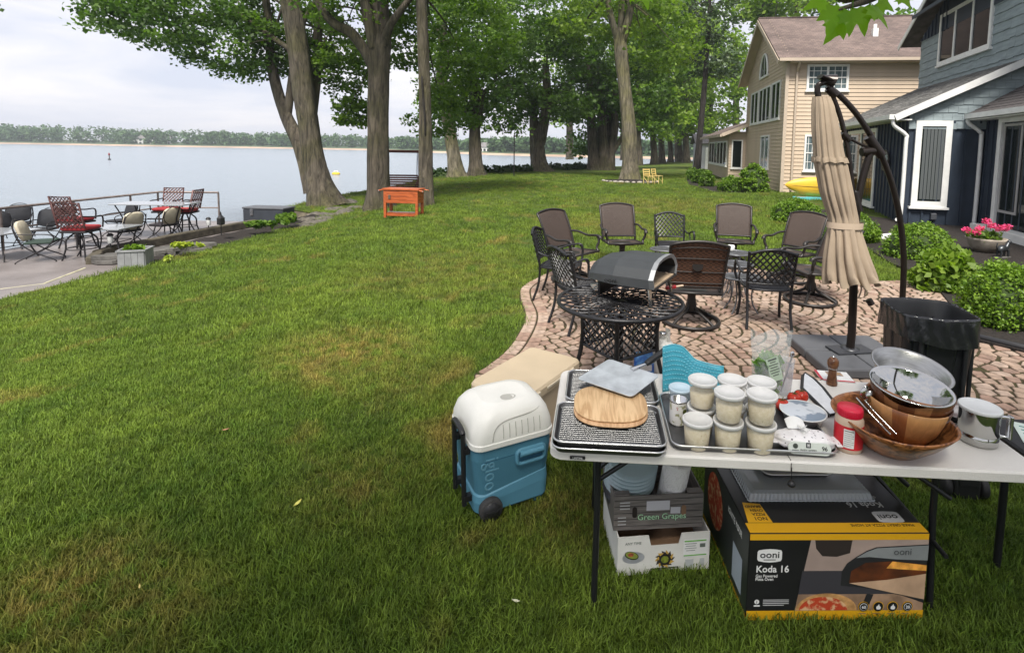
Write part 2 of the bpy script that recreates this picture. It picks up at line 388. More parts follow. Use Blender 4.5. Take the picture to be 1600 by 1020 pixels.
# ---- terrace by the water
M_CONC = mat('terrace_concrete', (.115, .10, .095), .36, col2=(.20, .178, .172), scale=.9, bump=.15, bscale=40, detail=8)
TV = [on(0, 473, TER_Z), on(100, 452, TER_Z), on(180, 426, TER_Z), on(215, 412, TER_Z)]
poly = [(-13.4, 3.0), (-8.9, 3.0), (-8.9, 10.4), (-10.3, 11.9), (-9.6, 14), (-9.3, 17.25), (-13.4, 17.25)]
ter = MB().prism(poly, TER_Z - 2.6, TER_Z).build('terrace', M_CONC); structure(ter)
M_JOINT = mat('terrace_joint', (.42, .40, .27), .9, var=.2, scale=6)
jt = MB(); a_, b_ = on(70, 443, TER_Z), on(133, 419, TER_Z)
jt.tube([a_ + Vector((0, 0, -.004)), b_ + Vector((0, 0, -.004))], .022, 6); c_ = on(-120, 466, TER_Z)
jt.tube([a_ + Vector((0, 0, -.006)), c_ + Vector((0, 0, -.006))], .012, 6)
jt.build('joint', M_JOINT, ter)
# ---- garden bed between terrace and lawn
M_MULCH = mat('mulch', (.015, .011, .009), .95, var=.5, scale=25, bump=1, bscale=35)
def bed(u, v):
    y = 10.6 + 8.2 * u; x1 = shore_x(y) + .02; x0 = min(x1 - .12, lerp([10.6, 11.4, 13, 16, 22.4], [-9.35, -9.95, -9.62, -9.16, -9.0], y))
    z = TER_Z + .12 + (gz(x1, y) - TER_Z - .12) * v
    return (x0 + (x1 - x0) * v, y, z + .015 * math.sin(y * 9 + v * 7))
structure(MB().sheet(bed, 40, 6).build('garden_bed', M_MULCH))
# ================================================================ PATIO
def gp(px, py): p = on(px, py, 0); return (p.x, p.y)
edge = [(0.05, 3.12), (-.30, 3.36), (-.62, 3.75)] + [gp(*q) for q in [(740, 590), (758, 574), (790, 548), (812, 517), (820, 492), (812, 466), (816, 448), (846, 431)]]
edge = [tuple(v[:2]) for v in bez([(x, y, 0) for x, y in edge], 8)]
far = [tuple(v[:2]) for v in bez([(*edge[-1], 0), (.25, 8.7, 0), (1.6, 9.15, 0), (3.0, 8.6, 0), (*gp(1300, 440), 0), (*gp(1452, 436), 0)], 8)][1:]
bedge = [gp(1452, 436), gp(1478, 470), gp(1530, 536), gp(1600, 553), (5.6, 3.9), (6.4, 3.15)]
PATIO = edge + far + bedge[1:]
def inside(poly, x, y):
    c = False; n = len(poly); j = n - 1
    for i in range(n):
        xi, yi = poly[i]; xj, yj = poly[j]
        if (yi > y) != (yj > y) and x < (xj - xi) * (y - yi) / (yj - yi) + xi: c = not c
        j = i
    return c
M_SANDJ = mat('joint_sand', (.030, .019, .009), .95, col2=(.042, .038, .010), scale=9, bump=.6, bscale=80)
patio = MB().prism(PATIO, -.05, .001).build('patio', M_SANDJ); structure(patio)
BR = [mat('paver_a', (.285, .205, .155), .85, var=.22, scale=14, bump=.5, bscale=90), mat('paver_b', (.235, .155, .118), .85, var=.22, scale=14, bump=.5, bscale=90), mat('paver_c', (.32, .24, .19), .85, var=.22, scale=14, bump=.5, bscale=90)]
pav = []   # x, y, angle, len(tangential), width
# soldier courses along the left edge
def offset_path(path, d):
    out = []
    for i in range(len(path)):
        a = Vector(path[max(i - 1, 0)]); b_ = Vector(path[min(i + 1, len(path) - 1)]); t = (b_ - a).normalized(); out.append((path[i][0] + t.y * d, path[i][1] - t.x * d))
    return out
full_edge = edge + far
for row, dist in ((0, .075), (1, .215)):
    pth = offset_path(full_edge, dist); acc = 0.0; step = .118; need = .06
    for i in range(len(pth) - 1):
        a = Vector(pth[i]); b_ = Vector(pth[i + 1]); L = (b_ - a).length
        while acc + L >= need and L > 0:
            t = (need - acc) / L; p = a.lerp(b_, t); ang = math.atan2(b_.y - a.y, b_.x - a.x)
            pav.append((p.x, p.y, ang, .096, .120)); need += step
        acc += L
inner = offset_path(full_edge, .25)
INN = inner + bedge[1:]
R_ = .98; st = .118
cents = []
for i in range(-3, 14):
    for j in range(-1, 9):
        cents.append((-1.3 + i * R_ * .98, 2.6 + j * 2 * R_ + (R_ if i % 2 else 0)))
def owner(x, y):
    best = None
    for ci, c in enumerate(cents):
        if (x - c[0]) ** 2 + (y - c[1]) ** 2 <= R_ * R_ * 1.02 and (best is None or c[0] < cents[best][0]): best = ci
    return best
fan = []          # x, y, angle, length, width, owner
for ci, c in enumerate(cents):
    r = .06
    while r < R_:
        circ = 2 * math.pi * r; nb = max(3, int(circ / .122)); off = random.random()
        for q in range(nb):
            a = 2 * math.pi * (q + off) / nb; x, y = c[0] + r * math.cos(a), c[1] + r * math.sin(a)
            if not (-1.2 < x < 7.2 and 3.1 < y < 9.3) or owner(x, y) != ci: continue
            if inside(INN, x, y): fan.append((x, y, a + math.pi / 2, circ / nb - .026, st - .025, ci))
        r += st
def cut(poly, mx_, my_, nx_, ny_):
    """keep the side of a line through (mx,my) that its normal points away from"""
    out = []; n = len(poly)
    for i in range(n):
        p, q = poly[i], poly[(i + 1) % n]; dp = (p[0] - mx_) * nx_ + (p[1] - my_) * ny_; dq = (q[0] - mx_) * nx_ + (q[1] - my_) * ny_
        if dp <= 0: out.append(p)
        if dp * dq < 0:
            t = dp / (dp - dq); out.append((p[0] + (q[0] - p[0]) * t, p[1] + (q[1] - p[1]) * t))
    return out
nf_ = len(fan); fan += [(x, y, a, l_, w_, -1) for x, y, a, l_, w_ in pav]
FX = np.array([(f[0], f[1]) for f in fan])
pieces = []       # x, y, angle, local polygon
for i, f in enumerate(fan[:nf_]):
    dd = FX - FX[i]; d2 = (dd ** 2).sum(1); nb = [j for j in np.nonzero((d2 < .30 ** 2) & (d2 > 1e-8))[0]]
    seam = any(fan[j][5] != f[5] for j in nb if d2[j] < .24 ** 2)
    a, b_ = f[3] / 2, f[4] / 2
    if seam: a, b_ = a * 1.7, b_ * 1.7
    poly = [(-a, -b_), (a, -b_), (a, b_), (-a, b_)]
    if seam:
        ca, sa = math.cos(-f[2]), math.sin(-f[2])
        for j in nb:
            lx, ly = dd[j][0] * ca - dd[j][1] * sa, dd[j][0] * sa + dd[j][1] * ca; L = math.hypot(lx, ly)
            poly = cut(poly, lx * (.5 - .013 / L), ly * (.5 - .013 / L), lx / L, ly / L)
            if len(poly) < 3: break
    if len(poly) >= 3: pieces.append((f[0], f[1], f[2], poly, seam))
for (x, y, a, l_, w_) in pav: pieces.append((x, y, a, [(-l_ / 2, -w_ / 2), (l_ / 2, -w_ / 2), (l_ / 2, w_ / 2), (-l_ / 2, w_ / 2)], False))
def paver_mb(mb, M, poly, m):
    n = len(poly); z0, z1, z2 = -.02, .008, .014; cx = sum(p[0] for p in poly) / n; cy = sum(p[1] for p in poly) / n
    k = .88
    vs = [(x, y, z0) for x, y in poly] + [(x, y, z1) for x, y in poly] + [(cx + (x - cx) * k, cy + (y - cy) * k, z2) for x, y in poly]
    fs = [tuple(range(2 * n, 3 * n))] + [(i, (i + 1) % n, n + (i + 1) % n, n + i) for i in range(n)] + [(n + i, n + (i + 1) % n, 2 * n + (i + 1) % n, 2 * n + i) for i in range(n)]
    mb.add(vs, fs, m, False, M)
def proj(p):
    d = Vector(p) - CO; z = d.dot(CF); return PPX + F * d.dot(CR) / z, PPY - F * d.dot(CU) / z, z
def vis(p):
    x, y, z = proj((p[0], p[1], 0)); return 0 < x < 1600 and y < 600 and not (1050 < x < 1480 and y > 560) and not (1240 < x < 1390 and y > 515)
order = sorted(range(len(pieces)), key=lambda i: (0 if vis(pieces[i]) else 1, pieces[i][1] ** 2 + pieces[i][0] ** 2))
shared = {}
rest = MB()
for n_, i in enumerate(order):
    x, y, a, poly, seam = pieces[i]; k = random.choice((0, 0, 1, 2)); dz = random.uniform(-.003, .003)
    if n_ < 290:
        key = (k, i) if seam else (k, round(poly[1][0], 2), round(poly[1][1], 2))
        if key not in shared:
            q = MB(); paver_mb(q, Matrix.Identity(4), poly, 0); shared[key] = q.mesh('paver', BR[k])
        put('paver', shared[key], patio, (x, y, dz), a)
    else:
        paver_mb(rest, Matrix.Translation((x, y, dz)) @ Matrix.Rotation(a, 4, 'Z'), poly, k)
tag(rest.build('pavers', BR, patio), kind='stuff')
# ---- mulch bed beside the blue house with black edging
BED = [gp(1452, 436), gp(1478, 470), gp(1530, 536), gp(1600, 553), (5.62, 3.9), (7.6, 3.9), (9.2, 8), (11.2, 14.2), (9.5, 15.2), (10.6, 19.5), (8.6, 19.6), (6.9, 13.4), gp(1352, 388), gp(1395, 415)]
structure(MB().prism(BED, -.05, .035).build('mulch_bed', M_MULCH))
ed = MB(); ed.tube([(x, y, .045) for x, y in [gp(1500, 500), gp(1528, 533), gp(1600, 550), (5.58, 3.92), (6.2, 3.5)]], .035, 8)
tag(ed.build('lawn_edging', mat('black_edging', (.02, .02, .022), .45)), 'black plastic edging curving round the mulch bed by the patio', 'edging')
# ================================================================ GRASS
BEDP2 = [gp(1075, 288), gp(1110, 300), gp(1160, 302), gp(1210, 306), gp(1215, 295), (16, 24), (14, 34), gp(1070, 268)]
RING = on(985, 284, 0)
def lawn_ok(x, y):
    if x < shore_x(y) + .03: return False
    if x > -1.3 and x < 7 and y > 3 and y < 9.4 and inside(PATIO, x, y): return False
    if x > 3 and inside(BED, x, y): return False
    if y > 20 and inside(BEDP2, x, y): return False
    if y > 25 and ((x - RING.x) / 1.7) ** 2 + ((y - RING.y) / 1.5) ** 2 < 1: return False
    return True
GP, GR, GS = [], [], []
def scatter(n, y0, y1, s0, s1, power=1.0):
    cnt = 0
    yy = y0 + (y1 - y0) * RNG.random(n) ** power; lo = np.maximum(-12, (-120 - PPX) / F * yy - .6); hi = (1720 - PPX) / F * yy + .6
    xx = lo + (hi - lo) * RNG.random(n)
    for x, y, r1, r2, r3 in zip(xx, yy, RNG.random(n), RNG.random(n), RNG.random(n)):
        if y < 1.2 or not lawn_ok(x, y): continue
        if x > 10 and y > 12: continue
        GP.append((x, y, gz(x, y) - .006)); GR.append(((r2 - .5) * .35, (r3 - .5) * .35, r1 * 6.283)); GS.append(s0 + (s1 - s0) * r2)
scatter(9500, 1.45, 3.0, .85, 1.35); scatter(12500, 3.0, 5.0, .8, 1.3); scatter(13000, 5.0, 9, 1.1, 1.7); scatter(13000, 9, 17, 1.5, 2.2); scatter(14000, 17, 40, 2.0, 3.0)
def tuft(seed):
    r = random.Random(seed); vs = []; fs = []
    for k in range(26):
        a = r.uniform(0, 6.283); d = .075 * r.random() ** .6; x, y = d * math.cos(a), d * math.sin(a)
        h = r.uniform(.016, .044); w_ = r.uniform(.0012, .0024); la = r.uniform(0, 6.283); ln = r.uniform(.15, 1.0) * h
        tx, ty = -math.sin(la), math.cos(la); lx, ly = math.cos(la), math.sin(la); b0 = len(vs)
        vs += [(x - tx * w_, y - ty * w_, 0), (x + tx * w_, y + ty * w_, 0), (x + lx * ln * .4 + tx * w_ * .8, y + ly * ln * .4 + ty * w_ * .8, h * .65), (x + lx * ln * .4 - tx * w_ * .8, y + ly * ln * .4 - ty * w_ * .8, h * .65), (x + lx * ln, y + ly * ln, h)]
        fs += [(b0, b0 + 1, b0 + 2, b0 + 3), (b0 + 3, b0 + 2, b0 + 4)]
    return vs, fs
gv, gf, gvar = [], [], []
for sd in (1, 2, 3):
    v_, f_ = tuft(sd); o_ = len(gv); gv += [(x, y, z) for x, y, z in v_]; gf += [[i + o_ for i in f] for f in f_]; gvar += [sd] * len(v_)
nt_ = len(gv); gv += GP; gvar += [0] * len(GP)
me = bpy.data.meshes.new('grass'); me.from_pydata(gv, [], gf); me.materials.append(M_BLADE)
a_ = me.attributes.new('variant', 'INT', 'POINT'); a_.data.foreach_set('value', np.array(gvar, 'i'))
a_ = me.attributes.new('rot', 'FLOAT_VECTOR', 'POINT'); a_.data.foreach_set('vector', np.array([(0, 0, 0)] * nt_ + GR, 'f').ravel())
a_ = me.attributes.new('scl', 'FLOAT', 'POINT'); a_.data.foreach_set('value', np.array([1.0] * nt_ + GS, 'f'))
grass = put('grass', me); tag(grass, 'mown green lawn grass with yellowed patches sloping down to the lake', 'grass', kind='stuff')
ng = bpy.data.node_groups.new('grass_scatter', 'GeometryNodeTree')
ng.interface.new_socket('Geometry', in_out='INPUT', socket_type='NodeSocketGeometry'); ng.interface.new_socket('Geometry', in_out='OUTPUT', socket_type='NodeSocketGeometry')
gi = ng.nodes.new('NodeGroupInput'); go = ng.nodes.new('NodeGroupOutput')
def nattr(nm, ty):
    n = ng.nodes.new('GeometryNodeInputNamedAttribute'); n.data_type = ty; n.inputs['Name'].default_value = nm; return [o for o in n.outputs if o.enabled][0]
var_ = nattr('variant', 'INT')
def pick(v):
    c = ng.nodes.new('FunctionNodeCompare'); c.data_type = 'INT'; c.operation = 'EQUAL'
    ins = [i for i in c.inputs if i.enabled]; ng.links.new(var_, ins[0]); ins[1].default_value = v
    s = ng.nodes.new('GeometryNodeSeparateGeometry'); s.domain = 'POINT'; ng.links.new(gi.outputs[0], s.inputs[0]); ng.links.new(c.outputs[0], s.inputs['Selection']); return s.outputs[0]
gj = ng.nodes.new('GeometryNodeGeometryToInstance')
for v in (1, 2, 3): ng.links.new(pick(v), gj.inputs[0])
m2p = ng.nodes.new('GeometryNodeMeshToPoints'); ng.links.new(pick(0), m2p.inputs['Mesh'])
iop = ng.nodes.new('GeometryNodeInstanceOnPoints'); iop.inputs['Pick Instance'].default_value = True
er = ng.nodes.new('FunctionNodeEulerToRotation'); ng.links.new(nattr('rot', 'FLOAT_VECTOR'), er.inputs[0])
ri = ng.nodes.new('FunctionNodeRandomValue'); ri.data_type = 'INT'
for i in ri.inputs:
    if i.enabled and i.name == 'Min': i.default_value = 0
    if i.enabled and i.name == 'Max': i.default_value = 2
ng.links.new(m2p.outputs[0], iop.inputs['Points']); ng.links.new(gj.outputs[0], iop.inputs['Instance']); ng.links.new(er.outputs[0], iop.inputs['Rotation'])
ng.links.new(nattr('scl', 'FLOAT'), iop.inputs['Scale']); ng.links.new([o for o in ri.outputs if o.enabled][0], iop.inputs['Instance Index'])
ng.links.new(iop.outputs[0], go.inputs[0])
md = grass.modifiers.new('scatter', 'NODES'); md.node_group = ng
# ================================================================ HOUSES
M_TRIM = mat('white_trim', (.72, .72, .70), .45, var=.06, scale=5)
M_GLASS = mat('window_glass', (.008, .012, .011), .04, spec=.16)
M_CURT = mat('curtain', (.30, .34, .36), .8, var=.2, scale=6, stretch=(8, 8, .5))
def wall_at(E, axis, val, px, py):
    """local coordinates where the pixel's ray meets the local plane x=val or y=val of the house"""
    Mi = E.matrix_basis.inverted(); o = Mi @ CO; d = Mi.to_3x3() @ ray(px, py)
    k = 0 if axis == 'x' else 1; t = (val - o[k]) / d[k]; return o + d * t
def wplace(axis, val, u, z, out):
    return (val - out, u, z) if axis == 'x' else (u, val - out, z)
def wbox(mb, axis, val, u0, u1, z0, z1, o0, o1, m=0):
    """box on a wall: from o0 to o1 proud of it"""
    c = wplace(axis, val, (u0 + u1) / 2, (z0 + z1) / 2, (o0 + o1) / 2)
    d = (abs(o1 - o0), abs(u1 - u0), abs(z1 - z0)) if axis == 'x' else (abs(u1 - u0), abs(o1 - o0), abs(z1 - z0))
    mb.box(c, d, m=m)
def window(E, axis, val, u0, u1, z0, z1, cols=1, rows=1, fr=.09, bar=.05, curtain=False, label=None, muntin=0):
    mb = MB(); wbox(mb, axis, val, u0, u0 + fr, z0, z1, 0, .08); wbox(mb, axis, val, u1 - fr, u1, z0, z1, 0, .08)
    wbox(mb, axis, val, u0 + fr, u1 - fr, z1 - fr, z1, 0, .078); wbox(mb, axis, val, u0 + fr, u1 - fr, z0, z0 + fr, 0, .078)
    for i in range(1, cols): c = u0 + (u1 - u0) * i / cols; wbox(mb, axis, val, c - bar / 2 - .02, c + bar / 2 + .02, z0 + fr, z1 - fr, 0, .072)
    for j in range(1, rows): c = z0 + (z1 - z0) * j / rows; wbox(mb, axis, val, u0 + fr, u1 - fr, c - bar / 2, c + bar / 2, 0, .066)
    wd = mb.build('window', M_TRIM, E)
    if label: wd['label'] = label
    for i in range(cols):
        for j in range(rows):
            a = u0 + (u1 - u0) * i / cols; b_ = u0 + (u1 - u0) * (i + 1) / cols; c = z0 + (z1 - z0) * j / rows; d = z0 + (z1 - z0) * (j + 1) / rows
            q = MB(); wbox(q, axis, val, a, b_, c + .001, d - .001, .034 + .001 * i, .040 + .001 * i); q.build('pane', M_CURTGL if curtain else M_GLASS, wd)
            if muntin:
                q = MB()
                for k in range(1, muntin): e = a + (b_ - a) * k / muntin; wbox(q, axis, val, e - .012, e + .012, c, d, .046, .052)
                e = (c + d) / 2; wbox(q, axis, val, a, b_, e - .012, e + .012, .047, .051); q.build('muntin', M_TRIM, wd)
    q = MB(); wbox(q, axis, val, u0 - .05, u1 + .05, z0 - .06, z0, 0, .11); q.build('sill', M_TRIM, wd)
    return wd
M_CURTGL = mat('curtained_glass', (.10, .135, .145), .07, spec=.8, var=.45, scale=7, stretch=(9, 9, .6))
def roofmat(name, c1, c2, rot, sc_=3.2):
    m = mat(name, c1, .92); t = m.node_tree; b = t.nodes['Principled BSDF']
    c = t.nodes.new('ShaderNodeTexCoord'); p = t.nodes.new('ShaderNodeMapping'); p.inputs['Rotation'].default_value = (0, 0, rot)
    k = t.nodes.new('ShaderNodeTexBrick'); k.inputs['Scale'].default_value = sc_; k.inputs['Color1'].default_value = (*c1, 1); k.inputs['Color2'].default_value = (*c2, 1); k.inputs['Mortar'].default_value = tuple(q * .45 for q in c1) + (1,)
    k.inputs['Mortar Size'].default_value = .018; k.inputs['Brick Width'].default_value = .7; k.inputs['Row Height'].default_value = .42; k.inputs['Bias'].default_value = -.1
    n = t.nodes.new('ShaderNodeTexNoise'); n.inputs['Scale'].default_value = .8; n.inputs['Detail'].default_value = 8
    x = t.nodes.new('ShaderNodeMix'); x.data_type = 'RGBA'; x.blend_type = 'OVERLAY'; x.inputs[0].default_value = .7
    bp = t.nodes.new('ShaderNodeBump'); bp.inputs['Strength'].default_value = .5; bp.inputs['Distance'].default_value = .02
    t.links.new(c.outputs['Object'], p.inputs[0]); t.links.new(p.outputs[0], k.inputs[0]); t.links.new(c.outputs['Object'], n.inputs[0])
    t.links.new(k.outputs[0], x.inputs[6]); t.links.new(n.outputs['Fac'], x.inputs[7]); t.links.new(x.outputs[2], b.inputs['Base Color'])
    t.links.new(k.outputs['Fac'], bp.inputs['Height']); bp.invert = True; t.links.new(bp.outputs[0], b.inputs['Normal']); return m
def slab(mb, a, b_, c, d, th, m=0):
    """thick four-cornered sheet, th below its top"""
    n = (Vector(b_) - Vector(a)).cross(Vector(d) - Vector(a)).normalized()
    if n.z < 0: n = -n
    top = [Vector(q) for q in (a, b_, c, d)]; bot = [q - n * th for q in top]
    mb.add(top + bot, [(0, 1, 2, 3), (7, 6, 5, 4), (0, 4, 5, 1), (1, 5, 6, 2), (2, 6, 7, 3), (3, 7, 4, 0)], m)
# ---------------------------------------------------------------- beige house
A1 = math.radians(8.1)
O1 = at(1221, 300, 23.5)
HB = thing('beige_house', 'two-storey beige clapboard house with brown shingle roof and arched gable window', 'house', (O1.x, O1.y, .12), -A1)
M_BEIGE = mat('beige_siding', (.50, .40, .30), .65, var=.06, scale=1.5); M_BTRIM = mat('beige_trim', (.46, .38, .30), .6, var=.05, scale=3)
EV, GD, RISE, LEN = 6.05, 8.8, 2.6, 12.0
w_ = MB(); w_.box((LEN / 2, GD / 2, EV / 2 - .15), (LEN, GD, EV + .3)); w_.add([(.0, 0, EV), (0, GD, EV), (0, GD / 2, EV + RISE), (.3, 0, EV), (.3, GD, EV), (.3, GD / 2, EV + RISE)], [(0, 2, 1), (3, 4, 5), (0, 3, 5, 2), (1, 2, 5, 4)])
w_.build('wall', M_BEIGE, HB)
ch = .172
def plank_mesh(axis, L):
    mb = MB()
    if axis == 'x': mb.add([(0, 0, 0), (0, L, 0), (0, L, ch), (0, 0, ch), (-.028, 0, 0), (-.028, L, 0), (-.006, L, ch), (-.006, 0, ch)], [(4, 7, 6, 5), (0, 1, 5, 4)[::-1], (0, 4, 7, 3)[::-1], (1, 2, 6, 5)[::-1], (3, 7, 6, 2)[::-1]])
    else: mb.add([(0, 0, 0), (L, 0, 0), (L, 0, ch), (0, 0, ch), (0, -.028, 0), (L, -.028, 0), (L, -.006, ch), (0, -.006, ch)], [(4, 5, 6, 7), (0, 4, 5, 1)[::-1], (0, 3, 7, 4)[::-1], (1, 5, 6, 2)[::-1], (3, 2, 6, 7)[::-1]])
    return mb.mesh('siding_board', M_BEIGE)
fm, gm = plank_mesh('y', LEN), plank_mesh('x', GD)
for i in range(int(EV / ch)):
    put('siding_board', fm, HB, (0, 0, i * ch)); put('siding_board', gm, HB, (0, 0, i * ch))
for i in range(int(EV / ch), int((EV + RISE) / ch)):
    z = i * ch; k = max(0, z - EV) / RISE; y0 = GD / 2 * k; L = GD - 2 * y0 - .05
    if L > .4: put('siding_board', plank_mesh('x', L), HB, (0, y0, z))
tr = MB(); tr.box((-.03, -.03, EV / 2), (.14, .14, EV)); tr.build('corner_trim', M_BTRIM, HB)
M_ROOFB = roofmat('brown_shingle', (.105, .078, .070), (.155, .115, .10), 0)
ov = .42; k_ = RISE / (GD / 2); ze = EV - ov * k_
rf = MB(); slab(rf, (-.5, -ov, ze + .12), (LEN, -ov, ze + .12), (LEN, GD / 2, EV + RISE + .12), (-.5, GD / 2, EV + RISE + .12), .1)
slab(rf, (-.5, GD / 2 + .002, EV + RISE + .12), (LEN, GD / 2 + .002, EV + RISE + .12), (LEN, GD + ov, ze + .12), (-.5, GD + ov, ze + .12), .1)
roofb = rf.build('roof', M_ROOFB, HB)
MB().box((LEN / 2 - .25, GD / 2, EV + RISE + .12), (LEN + .45, .22, .05)).build('ridge_cap', M_ROOFB, roofb)
p = wall_at(HB, 'y', 1.9, 1367, 52); MB().box((p.x, 1.9, EV + 1.9 * k_ + .25), (.22, .22, .38)).lathe([(.07, .18), (.07, .38), (.0, .38)], 10, (p.x, 1.9, EV + 1.9 * k_ + .25)).build('vent_pipe', M_W, roofb)
rk = MB()
slab(rk, (-.53, -ov - .01, ze + .02), (-.50, -ov - .01, ze + .02), (-.50, GD / 2, EV + RISE + .02), (-.53, GD / 2, EV + RISE + .02), .2)
slab(rk, (-.53, GD / 2, EV + RISE + .02), (-.50, GD / 2, EV + RISE + .02), (-.50, GD + ov, ze + .02), (-.53, GD + ov, ze + .02), .2)
rk.build('rake_board', M_BTRIM, HB)
so_ = MB(); slab(so_, (-.49, -ov, ze - .01), (0, -ov, ze - .01), (0, GD / 2, EV + RISE - .01), (-.49, GD / 2, EV + RISE - .01), .03); slab(so_, (-.49, GD / 2 + .01, EV + RISE - .01), (0, GD / 2 + .01, EV + RISE - .01), (0, GD + ov, ze - .01), (-.49, GD + ov, ze - .01), .03)
so_.box((LEN / 2, -ov / 2, ze - .06), (LEN, ov, .05)); so_.build('soffit', M_BTRIM, HB)
gt = MB(); gt.box((LEN / 2 - .25, -ov - .06, ze + .03), (LEN + .5, .12, .13)); gt.build('gutter', M_BTRIM, HB)
ds = MB(); ds.tube(bez([(.38, -ov - .06, ze), (.38, -ov + .05, ze - .15), (.38, -.10, ze - .42), (.38, -.08, ze - .7), (.38, -.08, .1)], 4), .055, 8); ds.build('downspout', M_BTRIM, HB)
def win_px(E, axis, val, x0, y0, x1, y1, **k):
    a = wall_at(E, axis, val, x0, y1); b_ = wall_at(E, axis, val, x1, y0); i = 1 if axis == 'x' else 0
    u0, u1 = sorted((a[i], b_[i])); return window(E, axis, val, u0, u1, a.z, b_.z, **k)
win_px(HB, 'y', 0, 1259, 101, 1327, 142, cols=2, rows=2, fr=.10, curtain=True, muntin=3)
win_px(HB, 'y', 0, 1254, 211, 1276, 267, cols=1, rows=2, fr=.08, curtain=True, muntin=3)
z0, z1 = 3.35, 5.15
for y0, y1 in ((.9, 2.55), (2.75, 5.3), (5.5, 7.4)): window(HB, 'x', 0, y0, y1, z0, z1, cols=2 if y1 - y0 < 2 else 3, fr=.08)
window(HB, 'x', 0, 2.6, 4.4, .95, 2.65, cols=2, fr=.08, curtain=True)
# arched gable window
ar = MB(); R0 = .85; cy, cz = GD / 2, 5.75
pts = [(-.07, cy + R0 * math.cos(t), cz + 1.35 * R0 * math.sin(t)) for t in np.linspace(0, math.pi, 17)]
ar.tube(pts, .06, 6); ar.box((-.05, cy, cz - .02), (.1, 2 * R0 + .16, .1)); aw = ar.build('window', M_TRIM, HB); aw['label'] = 'arched window in the gable'
q = MB(); q.add([(-.045, cy, cz)] + [(-.045, y, z) for _, y, z in pts], [(0, i + 2, i + 1) for i in range(16)]); q.build('pane', M_GLASS, aw)
q = MB(); q.box((-.055, cy, cz + .5), (.03, .035, 1.1)); q.build('muntin', M_TRIM, aw)
# sunroom wing
SW = MB(); SW.box((2.0, 13.6, 1.35), (6.0, 10.0, 3.3)); SW.build('sunroom_wall', M_BEIGE, HB)
wm = MB()
for i in range(17): wm.add([(-1.0, 8.6, i * ch), (-.0, 8.6, i * ch), (-.0, 8.594, i * ch + ch), (-1.0, 8.594, i * ch + ch), (-1.0, 8.572, i * ch), (-.0, 8.572, i * ch)], [(4, 5, 2, 3), (0, 4, 5, 1)[::-1]])
wm.build('sunroom_siding', M_BEIGE, HB)
rf = MB(); slab(rf, (-1.55, 8.1, 2.85), (-1.55, 19, 2.85), (.6, 19, 3.75), (.6, 8.1, 3.75), .12); rf.build('sunroom_roof', M_ROOFB, HB)
fb = MB(); slab(fb, (-1.57, 8.06, 2.86), (.6, 8.06, 3.76), (.6, 8.095, 3.76), (-1.57, 8.095, 2.86), .2); fb.box((-1.6, 13.5, 2.74), (.1, 10.9, .16)); fb.build('sunroom_fascia', M_BTRIM, HB)
window(HB, 'x', -1.0, 9.2, 17.6, .85, 2.45, cols=6, fr=.1, bar=.12)
window(HB, 'y', 8.6, -.85, -.2, .75, 2.5, fr=.07)
# ---------------------------------------------------------------- blue house
A2 = math.radians(15)
O2 = at(1410, 345, 14.3)
HU = thing('blue_house', 'dark blue board-and-batten house with grey shingle roofs and white trim', 'house', (O2.x, O2.y, .05), -A2)
M_NAVY = mat('navy_board', (.024, .035, .054), .55, var=.12, scale=3); M_SLATE = mat('slate_shingle', (.225, .27, .285), .75, var=.14, scale=2.5, stretch=(1, 1, 6))
EVU = 2.95; UX = 2.5; LA = 7.1
mb = MB(); mb.box((3.0, LA / 2, EVU / 2 - .1), (6.0, LA, EVU + .2)); mb.box((6.78, -3.5, EVU / 2 - .1), (10.0, 6.99, EVU + .2)); mb.build('wall', M_NAVY, HU)
bt = MB().box((-.02, 0, EVU / 2), (.04, .05, EVU)).mesh('batten', M_NAVY); bt2 = MB().box((0, -.02, EVU / 2), (.05, .04, EVU)).mesh('batten', M_NAVY)
for i in range(23): put('batten', bt, HU, (0, .16 + i * .3, 0))
for i in range(6): put('batten', bt2, HU, (.15 + i * .3, 0, 0))
for i in range(8): put('batten', bt, HU, (1.78, -.15 - i * .3, 0))
M_GSH = roofmat('grey_shingle', (.105, .105, .10), (.15, .145, .14), math.pi / 2); M_DSH = mat('dark_shingle', (.072, .064, .062), .95, var=.35, scale=3, bump=.5, bscale=120)
SL = .5
def za(x): return EVU + SL * (x + .4)
rf = MB(); slab(rf, (-.42, -.2, za(-.42)), (UX + .3, -.2, za(UX + .3)), (UX + .3, LA + .2, za(UX + .3)), (-.42, LA + .2, za(-.42)), .1)
lowr = rf.build('low_roof', M_GSH, HU)
# shingle courses of the low roof
tb = MB(); n = Vector((-SL, 0, 1)).normalized(); e = Vector((1, 0, SL)).normalized()
for i in range(24):
    x = -.42 + i * .125; yy = -.2 - random.random() * .3
    while yy < LA + .2:
        w1 = random.uniform(.18, .34); y0, y1 = max(-.2, yy + .006), min(LA + .2, yy + w1); h = random.choice((.006, .011, .014))
        if y1 > y0 and x + .13 < UX + .2:
            b0 = Vector((x - .01, 0, za(x - .01))); b1 = Vector((x + .135, 0, za(x + .135)))
            tb.add([b0 + Vector((0, y0, .001)), b0 + Vector((0, y1, .001)), b0 + n * h + Vector((0, y1, 0)), b0 + n * h + Vector((0, y0, 0)), b1 + Vector((0, y1, .002)), b1 + Vector((0, y0, .002))], [(0, 3, 2, 1), (3, 5, 4, 2), (0, 5, 3), (1, 2, 4)], random.choice((0, 0, 1)))
        yy += w1
tag(tb.build('shingles', [M_GSH, mat('pale_shingle', (.155, .15, .14), .95, var=.25, scale=4)], lowr), kind='stuff')
